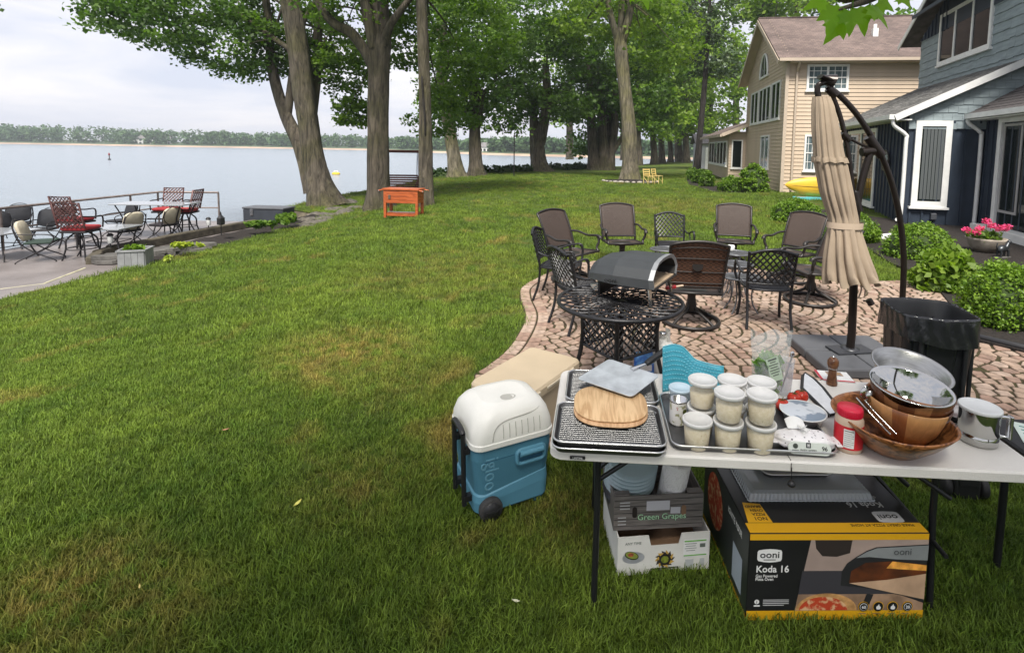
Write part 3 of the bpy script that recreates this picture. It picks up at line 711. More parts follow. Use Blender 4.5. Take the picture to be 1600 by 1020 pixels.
rk = MB(); slab(rk, (-.46, -.24, za(-.46) + .02), (UX + .4, -.24, za(UX + .4) + .02), (UX + .4, -.205, za(UX + .4) + .02), (-.46, -.205, za(-.46) + .02), .17); rk.build('rake_board', M_TRIM, HU)
gt = MB(); gt.box((-.50, LA / 2, EVU - .06), (.13, LA + .44, .13)); gt.build('gutter', M_TRIM, HU)
gt = MB(); gt.box((1.78 - .46, -3.5, EVU - .04), (.13, 7.1, .13)); gt.build('gutter', M_TRIM, HU)
sf = MB(); sf.box((-.22, LA / 2, EVU - .13), (.43, LA + .36, .03)); sf.box((1.56, -3.53, EVU - .13), (.42, 6.9, .03)); sf.build('soffit', M_TRIM, HU)
ds = MB(); ds.tube(bez([(-.45, -.12, EVU - .1), (-.4, -.12, EVU - .3), (-.09, -.08, EVU - .55), (-.08, -.08, EVU - .8), (-.08, -.08, .25), (-.2, -.2, .1)], 4), .052, 8); ds.build('downspout', M_TRIM, HU)
ds = MB(); ds.tube(bez([(1.34, -.05, EVU - .1), (1.36, -.06, EVU - .22), (1.62, -.1, EVU - .45), (1.66, -.1, EVU - .7), (1.66, -.1, .12), (1.55, -.25, .06)], 4), .052, 8); ds.build('downspout', M_TRIM, HU)
# light shingle triangle above the wall window
tri = MB(); tri.add([(-.02, -.03, EVU - .35), (6, -.03, EVU - .35), (6, -.03, za(6) - .1), (-.02, -.03, za(0) - .13), (-.02, .0, EVU - .35), (6, .0, EVU - .35), (6, .0, za(6) - .1), (-.02, .0, za(0) - .13)], [(0, 1, 2, 3), (0, 4, 5, 1), (0, 3, 7, 4)]); tri.build('gable_infill', M_SLATE, HU)
for j in range(9):
    zc = EVU - .36 + j * .21
    for i in range(26):
        x0 = -.02 + i * .225 + (j % 2) * .11; zt = za(x0) - .15
        if zc + .05 > zt or x0 > 4.2: continue
        hh = min(.215, zt - zc); q = MB(); dz = random.uniform(-.015, .015); q.add([(x0, -.052, zc + dz), (x0 + .22, -.052, zc + dz + random.uniform(-.008, .008)), (x0 + .22, -.034, zc + hh), (x0, -.034, zc + hh), (x0, -.031, zc + dz), (x0 + .22, -.031, zc + dz)], [(0, 1, 2, 3), (4, 5, 1, 0), (4, 0, 3), (5, 2, 1)]); q.build('shingle', M_SLATE, HU)
# near roof on the right, tab by tab
SL2 = .62; X2 = 1.34
def zb(x): return EVU + .03 + SL2 * (x - X2)
rf = MB(); slab(rf, (X2, -6.9, zb(X2)), (X2 + 4.6, -6.9, zb(X2 + 4.6)), (X2 + 4.6, -.06, zb(X2 + 4.6)), (X2, -.06, zb(X2)), .1); nr = rf.build('near_roof', M_DSH, HU)
n = Vector((-SL2, 0, 1)).normalized()
tm = {}
for i in range(17):
    x = X2 - .01 + i * .145; off = (i % 2) * .15
    for j in range(12):
        y1 = -.07 - j * .3 - (off if j or not off else 0); y0 = y1 - .294
        if j == 0 and off: y1, y0 = -.07, -.07 - off + .006
        b0 = Vector((0, 0, 0)); b1 = Vector((.16, 0, .16 * SL2)); h = .012; L = round(y1 - y0, 3)
        if L not in tm:
            q = MB(); q.add([b0, b0 + Vector((0, -L, 0)), b0 + n * h + Vector((0, -L, 0)), b0 + n * h, b1 + Vector((0, -L, .002)), b1 + Vector((0, 0, .002))], [(1, 0, 3, 2)[::-1], (3, 5, 4, 2)[::-1], (0, 5, 3), (1, 2, 4)]); tm[L] = q.mesh('shingle', M_DSH)
        put('shingle', tm[L], nr, (x, y1, zb(x) + .004 + random.uniform(0, .003)))
# upper storey facing the lake
ZB = za(UX) - .15
pk = wall_at(HU, 'x', UX - .35, 1413, 70); pk2 = wall_at(HU, 'x', UX - .35, 1450, 4); slope_u = (pk2.z - pk.z) / (pk.y - pk2.y)
YP = 1.2; ZE = pk.z - .05; ZP = ZE + slope_u * (pk.y - YP); YF = LA - .1
mb = MB(); mb.box((UX + 2.5, (YF + (2 * YP - YF)) / 2, (ZB + ZE) / 2), (5.0, 2 * (YF - YP), ZE - ZB)); y0, y1 = 2 * YP - YF, YF
mb.add([(UX, y0, ZE), (UX, y1, ZE), (UX, YP, ZP - .3), (UX + 5, y0, ZE), (UX + 5, y1, ZE), (UX + 5, YP, ZP - .3)], [(0, 2, 1), (3, 4, 5), (0, 3, 5, 2), (1, 2, 5, 4)]); mb.build('upper_wall', M_SLATE, HU)
ns = 0
for j in range(int((ZE - .05 - ZB) / .27) + 1):
    zc = ZB + j * .27; k = 0; yy = y1 - .02 - (j % 2) * .13
    while yy > -2.6 and ns < 290:
        wd_ = random.uniform(.27, .36); ya, yb = yy, max(yy - wd_, -2.6); dz = random.uniform(-.018, .018)
        q = MB(); q.add([(UX - .03, ya, zc + dz), (UX - .03, yb + .004, zc + dz + random.uniform(-.01, .01)), (UX - .006, yb + .004, zc + .275), (UX - .006, ya, zc + .275), (UX, ya, zc + dz), (UX, yb, zc + dz)], [(0, 1, 2, 3), (4, 5, 1, 0), (4, 0, 3), (5, 2, 1)]); q.build('shingle', M_SLATE, HU); ns += 1
        yy -= wd_
# board and batten in the peak
q = MB(); q.add([(UX - .05, YF, ZE - .02), (UX - .05, 2 * YP - YF, ZE - .02), (UX - .05, YP, ZP - .35), (UX, YF, ZE - .02), (UX, 2 * YP - YF, ZE - .02)], [(0, 2, 1), (3, 0, 1, 4)]); q.build('peak_boarding', M_NAVY, HU)
for i in range(26):
    y = YF - .2 - i * .3
    if -1.6 < y < 4.6: continue
    h = max(0.05, (ZP - .4 - ZE) * (1 - abs(y - YP) / (YF - YP)))
    MB().box((UX - .07, y, ZE + h / 2 - .03), (.045, .05, h)).build('batten', M_NAVY, HU)
rf = MB()
for sgn in (1, -1):
    yf = YP + sgn * (pk.y - YP + .15); zf = ZE - slope_u * .15
    slab(rf, (UX - .5, yf, zf + .1), (UX + 5.3, yf, zf + .1), (UX + 5.3, YP + sgn * .002, ZP + .1), (UX - .5, YP + sgn * .002, ZP + .1), .09)
rf.build('upper_roof', M_DSH, HU)
rk = MB()
for sgn in (1, -1):
    yf = YP + sgn * (pk.y - YP + .17); zf = ZE - slope_u * .17
    slab(rk, (UX - .54, yf, zf + .06), (UX - .505, yf, zf + .06), (UX - .505, YP + sgn * .002, ZP + .06), (UX - .54, YP + sgn * .002, ZP + .06), .17)
rk.build('upper_rake', M_TRIM, HU)
a = wall_at(HU, 'x', UX, 1467, 104); b_ = wall_at(HU, 'x', UX, 1556, 8)
wz1 = wall_at(HU, 'x', UX, 1467, 28).z
window(HU, 'x', UX, b_.y, a.y, a.z, wz1, cols=3, fr=.12, bar=.06)
q = MB(); slab(q, (UX - .75, b_.y - .5, wz1 + .12), (UX - .75, a.y + .5, wz1 + .12), (UX, a.y + .5, wz1 + .62), (UX, b_.y - .5, wz1 + .62), .1); aw_ = q.build('window_hood', M_DSH, HU)
MB().box((UX - .78, (a.y + b_.y) / 2, wz1 + .06), (.03, a.y - b_.y + 1.0, .12)).build('hood_fascia', M_NAVY, aw_)
win_px(HU, 'x', 0, 1322, 200, 1374, 308, cols=2, fr=.13, bar=.08)
win_px(HU, 'y', 0, 1421, 189, 1488, 322, fr=.15)
# sliding door of the right wing
a = wall_at(HU, 'x', 1.78, 1553, 352); zt = wall_at(HU, 'x', 1.78, 1553, 184).z; y1_ = a.y
q = MB(); wbox(q, 'x', 1.78, y1_ - .16, y1_, 0, zt, 0, .1); wbox(q, 'x', 1.78, y1_ - 2.3, y1_ - .16, zt - .16, zt, 0, .098); wbox(q, 'x', 1.78, y1_ - 2.3, y1_ - .16, 0.02, .14, 0, .098); wbox(q, 'x', 1.78, y1_ - 2.3, y1_ - 2.14, .14, zt - .16, 0, .1)
dr = q.build('sliding_door', M_TRIM, HU)
q = MB(); wbox(q, 'x', 1.78, y1_ - 2.14, y1_ - .16, .14, zt - .16, .03, .036); q.build('pane', M_GLASS, dr)
q = MB()
for u0, u1, z0, z1 in ((y1_ - .26, y1_ - .2, .5, zt - .2), (y1_ - 1.0, y1_ - .94, .5, zt - .2), (y1_ - .94, y1_ - .26, .5, .56), (y1_ - .94, y1_ - .26, zt - .26, zt - .2)): wbox(q, 'x', 1.78, u0, u1, z0, z1, .04, .06)
q.build('inner_sash', mat('grey_sash', (.34, .33, .32), .5), dr)
q = MB(); wbox(q, 'x', 1.78, y1_ - 2.4, y1_ + .05, -.02, .16, .1, .5); q.build('door_step', M_TRIM, HU)
p = wall_at(HU, 'y', 0, 1457, 338); q = MB(); q.box((p.x, -.06, p.z), (.14, .09, .18), r=.02); q.build('outlet_cover', mat('grey_plastic_dark', (.06, .065, .075), .5), HU)
# vertical blinds behind the wall window read through the glass: pale slats on the pane
wl = wall_at(HU, 'y', 0, 1421, 322); wr = wall_at(HU, 'y', 0, 1488, 189)
q = MB(); M_BLIND = mat('blind_slat', (.085, .095, .097), .6)
for i in range(6): q.box((wl.x + .235 + i * .085, -.046, (wl.z + wr.z) / 2), (.070, .003, wr.z - wl.z - .42))
q.build('vertical_blind', M_BLIND, HU)
HU_M = HU.matrix_basis.copy()
p = wall_at(HU, 'x', -.03, 1386, 251)
clk = thing('wall_clock', 'round outdoor clock with pale dial hung on the dark blue wall', 'clock', HU_M @ Vector((-.05, p.y, p.z)), -A2)
q = MB(); Mr = Matrix.Rotation(-math.pi / 2, 4, 'Y'); q.lathe([(.30, 0), (.33, .03), (.31, .06), (.27, .05), (.26, .035)], 32, M=Mr); q.build('rim', mat('clock_rim', (.05, .045, .04), .4, metal=.4), clk)
q = MB(); q.lathe([(0, .036), (.265, .036)][::-1], 32, M=Mr); q.build('dial', mat('clock_dial', (.50, .60, .60), .5, var=.1), clk)
q = MB(); q.box((-.042, .04, .05), (.006, .02, .17)); q.box((-.044, -.06, -.02), (.006, .15, .018)); q.build('hand', mat('black_metal', (.012, .012, .012), .4), clk)
q = MB()
for k in range(12): a = k * math.pi / 6; q.box((-.040, .225 * math.sin(a), .225 * math.cos(a)), (.004, .02, .045), M=None)
q.build('hour_marks', MATS['black_metal'], clk)
# ================================================================ TREES
def barkmat(name, c1, c2, sc_=5.0):
    m = mat(name, c1, .95); t = m.node_tree; b = t.nodes['Principled BSDF']
    c = t.nodes.new('ShaderNodeTexCoord'); p = t.nodes.new('ShaderNodeMapping'); p.inputs['Scale'].default_value = (1, 1, .16)
    n = t.nodes.new('ShaderNodeTexNoise'); n.inputs['Scale'].default_value = sc_ * 1.6; n.inputs['Detail'].default_value = 9; n.inputs['Roughness'].default_value = .65; n.inputs['Distortion'].default_value = .6
    n2 = t.nodes.new('ShaderNodeTexNoise'); n2.inputs['Scale'].default_value = .9; n2.inputs['Detail'].default_value = 4
    r = t.nodes.new('ShaderNodeValToRGB'); r.color_ramp.elements[0].position = .36; r.color_ramp.elements[0].color = (*[q * .28 for q in c1], 1); r.color_ramp.elements[1].position = .60; r.color_ramp.elements[1].color = (*c1, 1)
    x = t.nodes.new('ShaderNodeMix'); x.data_type = 'RGBA'; r2 = t.nodes.new('ShaderNodeValToRGB'); r2.color_ramp.elements[0].position = .42; r2.color_ramp.elements[1].position = .62
    x2 = t.nodes.new('ShaderNodeMix'); x2.data_type = 'RGBA'; x2.blend_type = 'MULTIPLY'; x2.inputs[0].default_value = .75
    bp = t.nodes.new('ShaderNodeBump'); bp.inputs['Strength'].default_value = 1.0; bp.inputs['Distance'].default_value = .14
    t.links.new(c.outputs['Object'], p.inputs[0]); t.links.new(p.outputs[0], n.inputs[0]); t.links.new(c.outputs['Object'], n2.inputs[0]); t.links.new(n.outputs['Fac'], r.inputs[0])
    t.links.new(n2.outputs['Fac'], r2.inputs[0]); t.links.new(r2.outputs[0], x.inputs[0]); t.links.new(r.outputs[0], x.inputs[6]); x2.inputs[7].default_value = (*[q * 5 for q in c2], 1); t.links.new(r.outputs[0], x2.inputs[6]); t.links.new(x2.outputs[2], x.inputs[7])
    t.links.new(x.outputs[2], b.inputs['Base Color']); t.links.new(n.outputs['Fac'], bp.inputs['Height']); t.links.new(bp.outputs[0], b.inputs['Normal']); return m
BK_GREY = barkmat('bark_grey', (.125, .105, .078), (.14, .155, .085)); BK_DARK = barkmat('bark_dark', (.115, .095, .07), (.10, .115, .06)); BK_PALE = barkmat('bark_pale', (.20, .175, .125), (.17, .18, .11)); BK_BLACK = barkmat('bark_black', (.045, .038, .034), (.12, .12, .10))
LF_DARK = leafmat('leaf_dark', (.026, .066, .010), (.105, .185, .024), .40); LF_MID = leafmat('leaf_mid', (.045, .105, .012), (.165, .265, .030), .42); LF_BRIGHT = leafmat('leaf_bright', (.07, .14, .014), (.24, .34, .045), .45); LF_PINE = leafmat('leaf_pine', (.03, .06, .03), (.10, .145, .06), .2)
def trunk_mesh(mb, pts, rad, n=18, seed=0, flare=0.0, lobes=5):
    r = random.Random(seed); ph = [r.uniform(0, 6.28) for _ in range(6)]
    P = bez(pts, 8); k = np.linspace(0, 1, len(P)); R = np.interp(k, np.linspace(0, 1, len(rad)), rad)
    vs = []; L = 0
    for i, p in enumerate(P):
        d = (P[min(i + 1, len(P) - 1)] - P[max(i - 1, 0)]).normalized(); a = Vector((1, 0, 0)); a = (a - d * a.dot(d)).normalized(); b_ = d.cross(a)
        if i: L += (P[i] - P[i - 1]).length
        fl = flare * math.exp(-L / .38)
        for q in range(n):
            t = 2 * math.pi * q / n
            w_ = 1 + .06 * math.sin(3 * t + ph[0] + L * .4) + .05 * math.sin(5 * t + ph[1] - L * .7) + .03 * math.sin(9 * t + ph[2] + L * 2) + fl * (.55 + .45 * math.sin(lobes * t + ph[3])) + r.uniform(-.015, .015)
            vs.append(p + (a * math.cos(t) + b_ * math.sin(t)) * R[i] * w_)
    N = len(P); fs = [(i * n + q, i * n + (q + 1) % n, (i + 1) * n + (q + 1) % n, (i + 1) * n + q) for i in range(N - 1) for q in range(n)]
    mb.add(vs, fs, 0, True); mb.add(vs[-n:], [tuple(range(n))], 0, False)
    return P
def crown_pts(ell, rng, shell=.5):
    out = []
    for (c, rx, ry, rz, n) in ell:
        d = rng.normal(size=(n, 3)); d /= np.linalg.norm(d, axis=1)[:, None]; d *= (shell + (1 - shell) * rng.random(n) ** .6)[:, None]
        out.append(np.array(c) + d * np.array((rx, ry, rz)))
    return np.concatenate(out)
TREES = 0
def tree(name, label, stems, ell, bark, leaf, lsize=.2, per=42, crad=.75, group=None, flare=.5, limbs=10, flat=.5, up=.5, base=None):
    """stems: [([(px,py,depth),...], [radius px at each], flare?)] ; ell: [(px,py,depth,rx px,rz px,n clusters)]"""
    global TREES; TREES += 1; rng = np.random.default_rng(100 + TREES)
    s0 = stems[0][0][0]; b0 = at(*s0); gb = gz(b0.x, b0.y) if base is None else base
    t = thing(name, label, 'tree', (b0.x, b0.y, gb), 0, group); off = Vector((b0.x, b0.y, gb))
    mb = MB(); tips = []
    for k, (pts, rad, fl) in enumerate(stems):
        W = [at(*p) - off for p in pts]; Rr = [r * p[2] / F for r, p in zip(rad, pts)]
        if fl: W[0].z = -.12
        P = trunk_mesh(mb, W, Rr, 20 if k == 0 else 12, TREES * 7 + k, flare if fl else 0); tips.append((P, Rr[-1]))
    E = []
    for (px, py, dp, rx, rz, n) in ell:
        c = at(px, py, dp) - off; E.append((tuple(c), rx * dp / F, min(rx * dp / F, 3.5), rz * dp / F, n))
    C = crown_pts(E, rng)
    lm = MB(); r = random.Random(TREES)
    for i in range(limbs):
        P, rr = r.choice(tips); s = P[int(len(P) * r.uniform(.62, .98))]; c = Vector(C[r.randrange(len(C))])
        mid = (s + c) / 2 + Vector((r.uniform(-.4, .4), r.uniform(-.4, .4), r.uniform(.1, .7))); d = (c - s).length
        r0 = min(rr * .5, .03 + d * .012); lm.tube(bez([s, mid, c], 5), list(np.linspace(r0, .012, 11)), 6)
        for j in range(2):
            c2 = Vector(C[r.randrange(len(C))])
            if (c2 - mid).length < 3.5: lm.tube(bez([mid, (mid + c2) / 2 + Vector((0, 0, .2)), c2], 4), list(np.linspace(r0 * .5, .008, 9)), 5)
    mb.build('trunk', bark, t)
    if lm.v: lm.build('limbs', bark, t)
    V, T_ = leaf_soup(C, crad * (.7 + .6 * rng.random(len(C))), per, lsize, rng, flat, up=up)
    put('crown', soup_mesh('crown', V, T_, leaf), t)
    return t
G1 = 'old trees along the shore'
tree('maple_tree', 'massive leaning shore tree with three stems and spreading roots, left of the orange cart', [
    ([(510, 313, 21.8), (498, 280, 21.8), (488, 235, 21.8), (482, 190, 21.8), (475, 140, 21.8), (467, 80, 21.8), (454, 5, 21.8), (435, -80, 21.8)], [24, 17, 15.5, 15, 15, 15, 14, 11], True),
    ([(490, 300, 22.3), (470, 230, 22.3), (445, 175, 22.5), (428, 115, 22.6), (420, 40, 22.6), (410, -50, 22.6)], [15, 11, 8.5, 7.5, 6, 4], False),
    ([(448, 184, 22.5), (452, 160, 22.5), (457, 120, 22.6), (470, 20, 22.8)], [7, 6, 5.5, 4], False),
    ([(483, 215, 22.1), (490, 165, 22.5), (495, 110, 22.8), (496, 60, 23), (498, -30, 23)], [8, 7.5, 7, 6.5, 5], False)],
    [(285, 35, 21, 125, 48, 95), (375, 68, 22.2, 92, 55, 110), (335, -40, 24, 190, 70, 120), (450, 60, 23.5, 70, 60, 60), (530, 90, 24, 50, 60, 40), (420, -190, 22, 240, 120, 130), (215, 5, 20, 55, 25, 26)], BK_GREY, LF_DARK, .17, 46, .62, G1, .5, 16)
rt = MB(); rp_ = [at(520, 300, 21.6), at(535, 303, 21.3), at(552, 301, 21.0), at(572, 305, 20.8)]
tree('maple_tree', 'tall thick dark-barked tree with low fork, directly behind the orange cart', [
    ([(592, 321, 19.7), (591, 290, 19.7), (591, 200, 19.7), (592, 120, 19.7), (593, 70, 19.7), (594, 0, 19.7), (596, -90, 19.7)], [22, 17, 15, 15, 17, 12.5, 9], True),
    ([(583, 105, 19.6), (570, 80, 19.5), (548, 52, 19.4), (525, 40, 19.3), (505, 18, 19.2), (488, -15, 19.1)], [9, 8, 8, 7, 6, 5], False),
    ([(585, 75, 19.5), (578, 40, 19.4), (570, 0, 19.3), (560, -50, 19.2)], [9, 8, 7, 6], False),
    ([(600, 70, 19.5), (610, 40, 19.3), (630, 12, 19.2), (655, -20, 19.1)], [8, 6, 5, 4], False)],
    [(560, 175, 23, 32, 26, 34), (548, 100, 23, 48, 40, 42), (640, 60, 22, 40, 55, 40), (560, 20, 21, 90, 45, 55), (620, -60, 19.5, 170, 70, 90), (640, -190, 19.5, 200, 100, 80)], BK_DARK, LF_MID, .17, 44, .55, G1, .55, 12)
tree('maple_tree', 'slim pale-barked tree with a long dark scar, right behind the orange cart', [
    ([(667, 331, 18.2), (666, 300, 18.2), (665, 230, 18.2), (664, 150, 18.2), (661, 70, 18.2), (658, -10, 18.2), (655, -80, 18.2)], [12.5, 11, 10, 8.5, 8.5, 7.5, 5], True)],
    [(690, 190, 26, 55, 24, 30), (700, 120, 25, 50, 55, 60), (740, 50, 24, 70, 60, 75), (680, -80, 19, 140, 60, 70)], BK_GREY, LF_MID, .18, 42, .6, G1, .35, 8); scar_t = [o for o in COL.objects if o.get('label', '').startswith('slim pale-barked')][0]; sc_o = Vector(scar_t.location); MB().tube(bez([at(665, 215, 18.03) - sc_o, at(664, 185, 18.0) - sc_o, at(661, 150, 17.99) - sc_o, at(659, 118, 18.0) - sc_o], 5), [.01] + [.055] * 14 + [.01], 8, flat=.7).build('bark_scar', BK_BLACK, scar_t)
tree('maple_tree', 'pale trunk leaning left by the shore, first beyond the slim scarred tree', [
    ([(713, 277, 35), (709, 250, 35), (700, 190, 35), (691, 130, 35), (692, 60, 35), (690, -20, 35)], [14, 10.5, 9, 8.5, 7, 5], True), ([(694, 115, 35), (700, 90, 34.5), (712, 60, 34)], [5, 4, 3], False)],
    [(720, 60, 35, 75, 70, 80), (700, 160, 36, 50, 30, 34), (740, -60, 35, 110, 60, 70)], BK_PALE, LF_MID, .27, 40, .95, G1, .5, 8)
tree('maple_tree', 'straight grey trunk by the shore between the leaning pale tree and the forked tree', [
    ([(746, 273, 36), (744, 250, 36), (742, 200, 36), (741, 140, 36), (742, 60, 36)], [14, 10, 8.5, 8, 5], True), ([(747, 190, 36), (752, 165, 35.6), (752, 140, 35.6)], [4, 3.5, 3], False), ([(738, 200, 36), (729, 175, 35.8), (728, 150, 35.6)], [4, 3.5, 3], False)],
    [(775, 120, 36, 70, 55, 75), (725, 175, 37, 40, 24, 24), (780, 195, 36, 40, 14, 12), (800, 30, 35, 100, 80, 90)], BK_DARK, LF_DARK, .27, 40, .95, G1, .5, 8)
tree('maple_tree', 'stout tree forking low into two stems on the shore, left of the trunk cluster', [
    ([(844, 270, 43), (842, 250, 43), (838, 215, 43), (834, 185, 43), (830, 140, 43)], [17, 12, 10, 6.5, 4], True), ([(843, 225, 43), (850, 190, 42.6), (854, 150, 42.4), (852, 100, 42)], [9, 8, 7, 5], False)],
    [(800, 160, 43, 55, 28, 50), (870, 165, 43, 60, 26, 50), (840, 100, 43, 95, 60, 110), (850, 20, 42, 110, 70, 90)], BK_GREY, LF_DARK, .32, 40, 1.1, G1, .5, 10)
tree('maple_tree', 'cluster of dark upright trunks on the shore, left of the pale lawn tree', [
    ([(928, 267, 47), (926, 230, 47), (923, 170, 47), (922, 100, 47)], [11, 8, 7, 5], True), ([(944, 267, 47), (943, 230, 47), (940, 170, 47), (938, 100, 47)], [10, 8, 7, 5], True),
    ([(953, 267, 47), (955, 235, 47), (960, 200, 47), (962, 140, 47)], [8, 6, 6, 4], True), ([(951, 240, 47), (952, 200, 47.4), (948, 140, 47.6)], [4, 4, 3], False), ([(957, 240, 47), (970, 218, 47), (982, 200, 47)], [4, 3.5, 3], False)],
    [(920, 150, 47, 65, 45, 70), (980, 140, 47, 60, 55, 70), (940, 60, 46, 100, 70, 110), (912, 225, 49, 22, 20, 14)], BK_DARK, LF_DARK, .34, 40, 1.15, G1, .45, 8)
tree('maple_tree', 'pale straight trunk standing in a mulch ring on the lawn, by the yellow chairs', [
    ([(984, 283, 32), (984, 255, 32), (982, 200, 32), (976, 140, 32), (970, 80, 32), (968, 50, 32)], [17, 12, 11, 9.5, 10, 8], True),
    ([(968, 70, 32), (958, 40, 31.8), (950, 5, 31.6), (945, -40, 31.4)], [6, 5, 4.5, 4], False), ([(972, 66, 32), (982, 30, 31.8), (990, -20, 31.6)], [7, 6, 5], False), ([(970, 60, 32), (971, 20, 32), (974, -40, 32)], [6, 5, 4], False)],
    [(1030, 60, 33, 70, 50, 70), (915, 40, 34, 60, 35, 45), (1000, -30, 32, 130, 50, 80), (990, -120, 32, 160, 70, 60)], BK_PALE, LF_BRIGHT, .25, 38, .85, 'trees on the lawn', .35, 10)
# distant row between the shore and the beige house
far_t = [(1022, 262, 62, 5, 'first'), (1034, 261, 66, 4.5, 'second'), (1048, 260, 72, 3.5, 'third'), (1062, 259, 76, 4, 'fourth'), (1072, 258, 70, 5, 'fifth'), (998, 262, 60, 5, 'sixth')]
for i, (px, py, dp, r, nm) in enumerate(far_t):
    lab = 'slender distant tree trunk, ' + nm + ' to the right of the pale lawn tree' if i < 5 else 'slender distant trunk showing just beside the pale lawn tree'
    tree('maple_tree', lab, [([(px, py, dp), (px, py - 25, dp), (px - 2, py - 60, dp), (px - 3, py - 140, dp)], [r + 2, r, r * .9, r * .5], True)],
         [(px + 10, 190 - 12 * (i % 2), dp, 40, 28, 26), (px + 5, 120, dp, 45, 50, 42), (px, 45, dp, 55, 55, 34)], BK_DARK, LF_MID if i % 2 else LF_BRIGHT, .48, 38, 1.7, 'distant trees beyond the lawn', .4, 4)
tree('pine_tree', 'dark slim pine rising beside the beige house', [([(1089, 264, 44), (1093, 220, 44), (1100, 140, 44), (1106, 60, 44), (1110, -20, 44)], [6, 4.6, 4, 3.2, 2], True)],
     [(1110, 85, 44, 42, 16, 16), (1120, 110, 44, 34, 10, 12), (1105, 40, 44, 50, 26, 26), (1110, -10, 44, 55, 40, 30)], BK_BLACK, LF_PINE, .3, 40, 1.0, None, .3, 12, .35)
for i, (px, py, dp, rx, rz, n, lab) in enumerate([(1110, 130, 78, 60, 95, 110, 'tall leafy tree behind the slim pine'), (1150, 60, 85, 50, 90, 70, 'broad tree rising behind the gable of the beige house'), (1245, 5, 62, 60, 45, 60, 'olive tree top above the beige roof'), (1195, -10, 60, 40, 45, 40, 'loose tree top just left above the beige ridge'), (1385, 38, 55, 30, 12, 12, 'small tree top peeping over the right of the beige roof'), (1060, 60, 88, 70, 110, 110, 'tall pale green tree far behind the row of trunks'), (890, 110, 84, 70, 90, 90, 'broad green tree far behind the forked shore tree'), (975, 130, 86, 70, 90, 90, 'dark broad tree far behind the trunk cluster')]):
    b = at(px, 250, dp)
    tree('leafy_tree', lab, [([(px, 250, dp), (px, 200, dp), (px, py, dp)], [6, 5, 3], True)], [(px, py, dp, rx, rz, n)], BK_DARK, (LF_BRIGHT, LF_MID, LF_BRIGHT)[i % 3], .6, 36, 1.9, 'trees behind the houses and shore', .2, 5, base=.2)
tree('maple_tree', 'leafy bough entering at the top left corner of the view', [([(-330, 330, 14), (-320, 200, 14), (-300, 60, 14), (-260, -60, 14)], [26, 20, 18, 12], True)],
     [(-40, -8, 14, 68, 20, 16), (-200, -60, 14, 180, 60, 60)], BK_GREY, LF_DARK, .15, 40, .4, None, .4, 8)
# ---------------------------------------------------------------- maple over the camera
TREES += 1; rng = np.random.default_rng(5)
mt = thing('maple_tree', 'overhanging maple whose big bright leaves dip in at the top right', 'tree', (3.4, -2.6, 0))
mb = MB(); trunk_mesh(mb, [(0, 0, -.1), (-.05, 0, 1.5), (-.2, .2, 3.2), (-.6, .7, 5.0), (-1.2, 1.4, 7)], [.32, .26, .24, .2, .12], 18, 3, .5); mb.build('trunk', BK_GREY, mt)
lm = MB(); tw0 = at(1345, -60, 1.75) - Vector((3.4, -2.6, 0)); tw1 = at(1372, 4, 1.62) - Vector((3.4, -2.6, 0)); tw2 = at(1310, 16, 1.6) - Vector((3.4, -2.6, 0))
lm.tube(bez([(-.25, .25, 3.4), (-.9, 1.6, 3.7), (-1.8, 3.4, 3.35), tw0, tw1 + Vector((0, 0, .03)), tw2], 6), list(np.linspace(.07, .003, 31)), 6)
lm.tube(bez([(-.4, .4, 4.2), (-1.5, 2.2, 4.3), (-2.6, 3.6, 3.6), at(1008, -40, 1.6) - Vector((3.4, -2.6, 0))], 6), list(np.linspace(.06, .004, 19)), 6)
for k in range(9):
    a = k * .7; lm.tube(bez([(-.5, .6, 4.6), (-.5 + 1.8 * math.cos(a), .8 + 1.8 * math.sin(a), 6.0), (-.8 + 3.6 * math.cos(a), 1.2 + 3.4 * math.sin(a), 6.8)], 5), list(np.linspace(.09, .015, 11)), 6)
lm.build('limbs', BK_GREY, mt)
C = crown_pts([((-1.9, -.7, 7.3), 5.2, 2.8, 1.8, 330)], rng); V, T_ = leaf_soup(C, .62, 40, .16, rng, .5); put('crown', soup_mesh('crown', V, T_, LF_MID), mt)
def maple_leaf():
    L = [(0, 0), (.10, .04), (.30, -.08), (.28, .10), (.50, .18), (.36, .30), (.42, .52), (.22, .48), (.14, .62), (.10, .78), (0, 1.0)]
    P = L + [(-x, y) for x, y in reversed(L[1:-1])]
    mb = MB(); n = len(P); vs = [(0, .42, .0)] + [(x, y, -.22 * abs(x) + .10 * y * (1 - y) * 2 - .12 * y * y) for x, y in P]
    mb.add(vs, [(0, i + 1, (i + 1) % n + 1) for i in range(n)], 0, True); me = mb.mesh('leaf', LF_NEAR)
    a_ = me.attributes.new('tint', 'FLOAT', 'FACE'); a_.data.foreach_set('value', np.full(len(me.polygons), .6, 'f')); return me
LF_NEAR = leafmat('leaf_near', (.10, .22, .012), (.24, .42, .03), .68, .4)
lme = maple_leaf(); rl = random.Random(4)
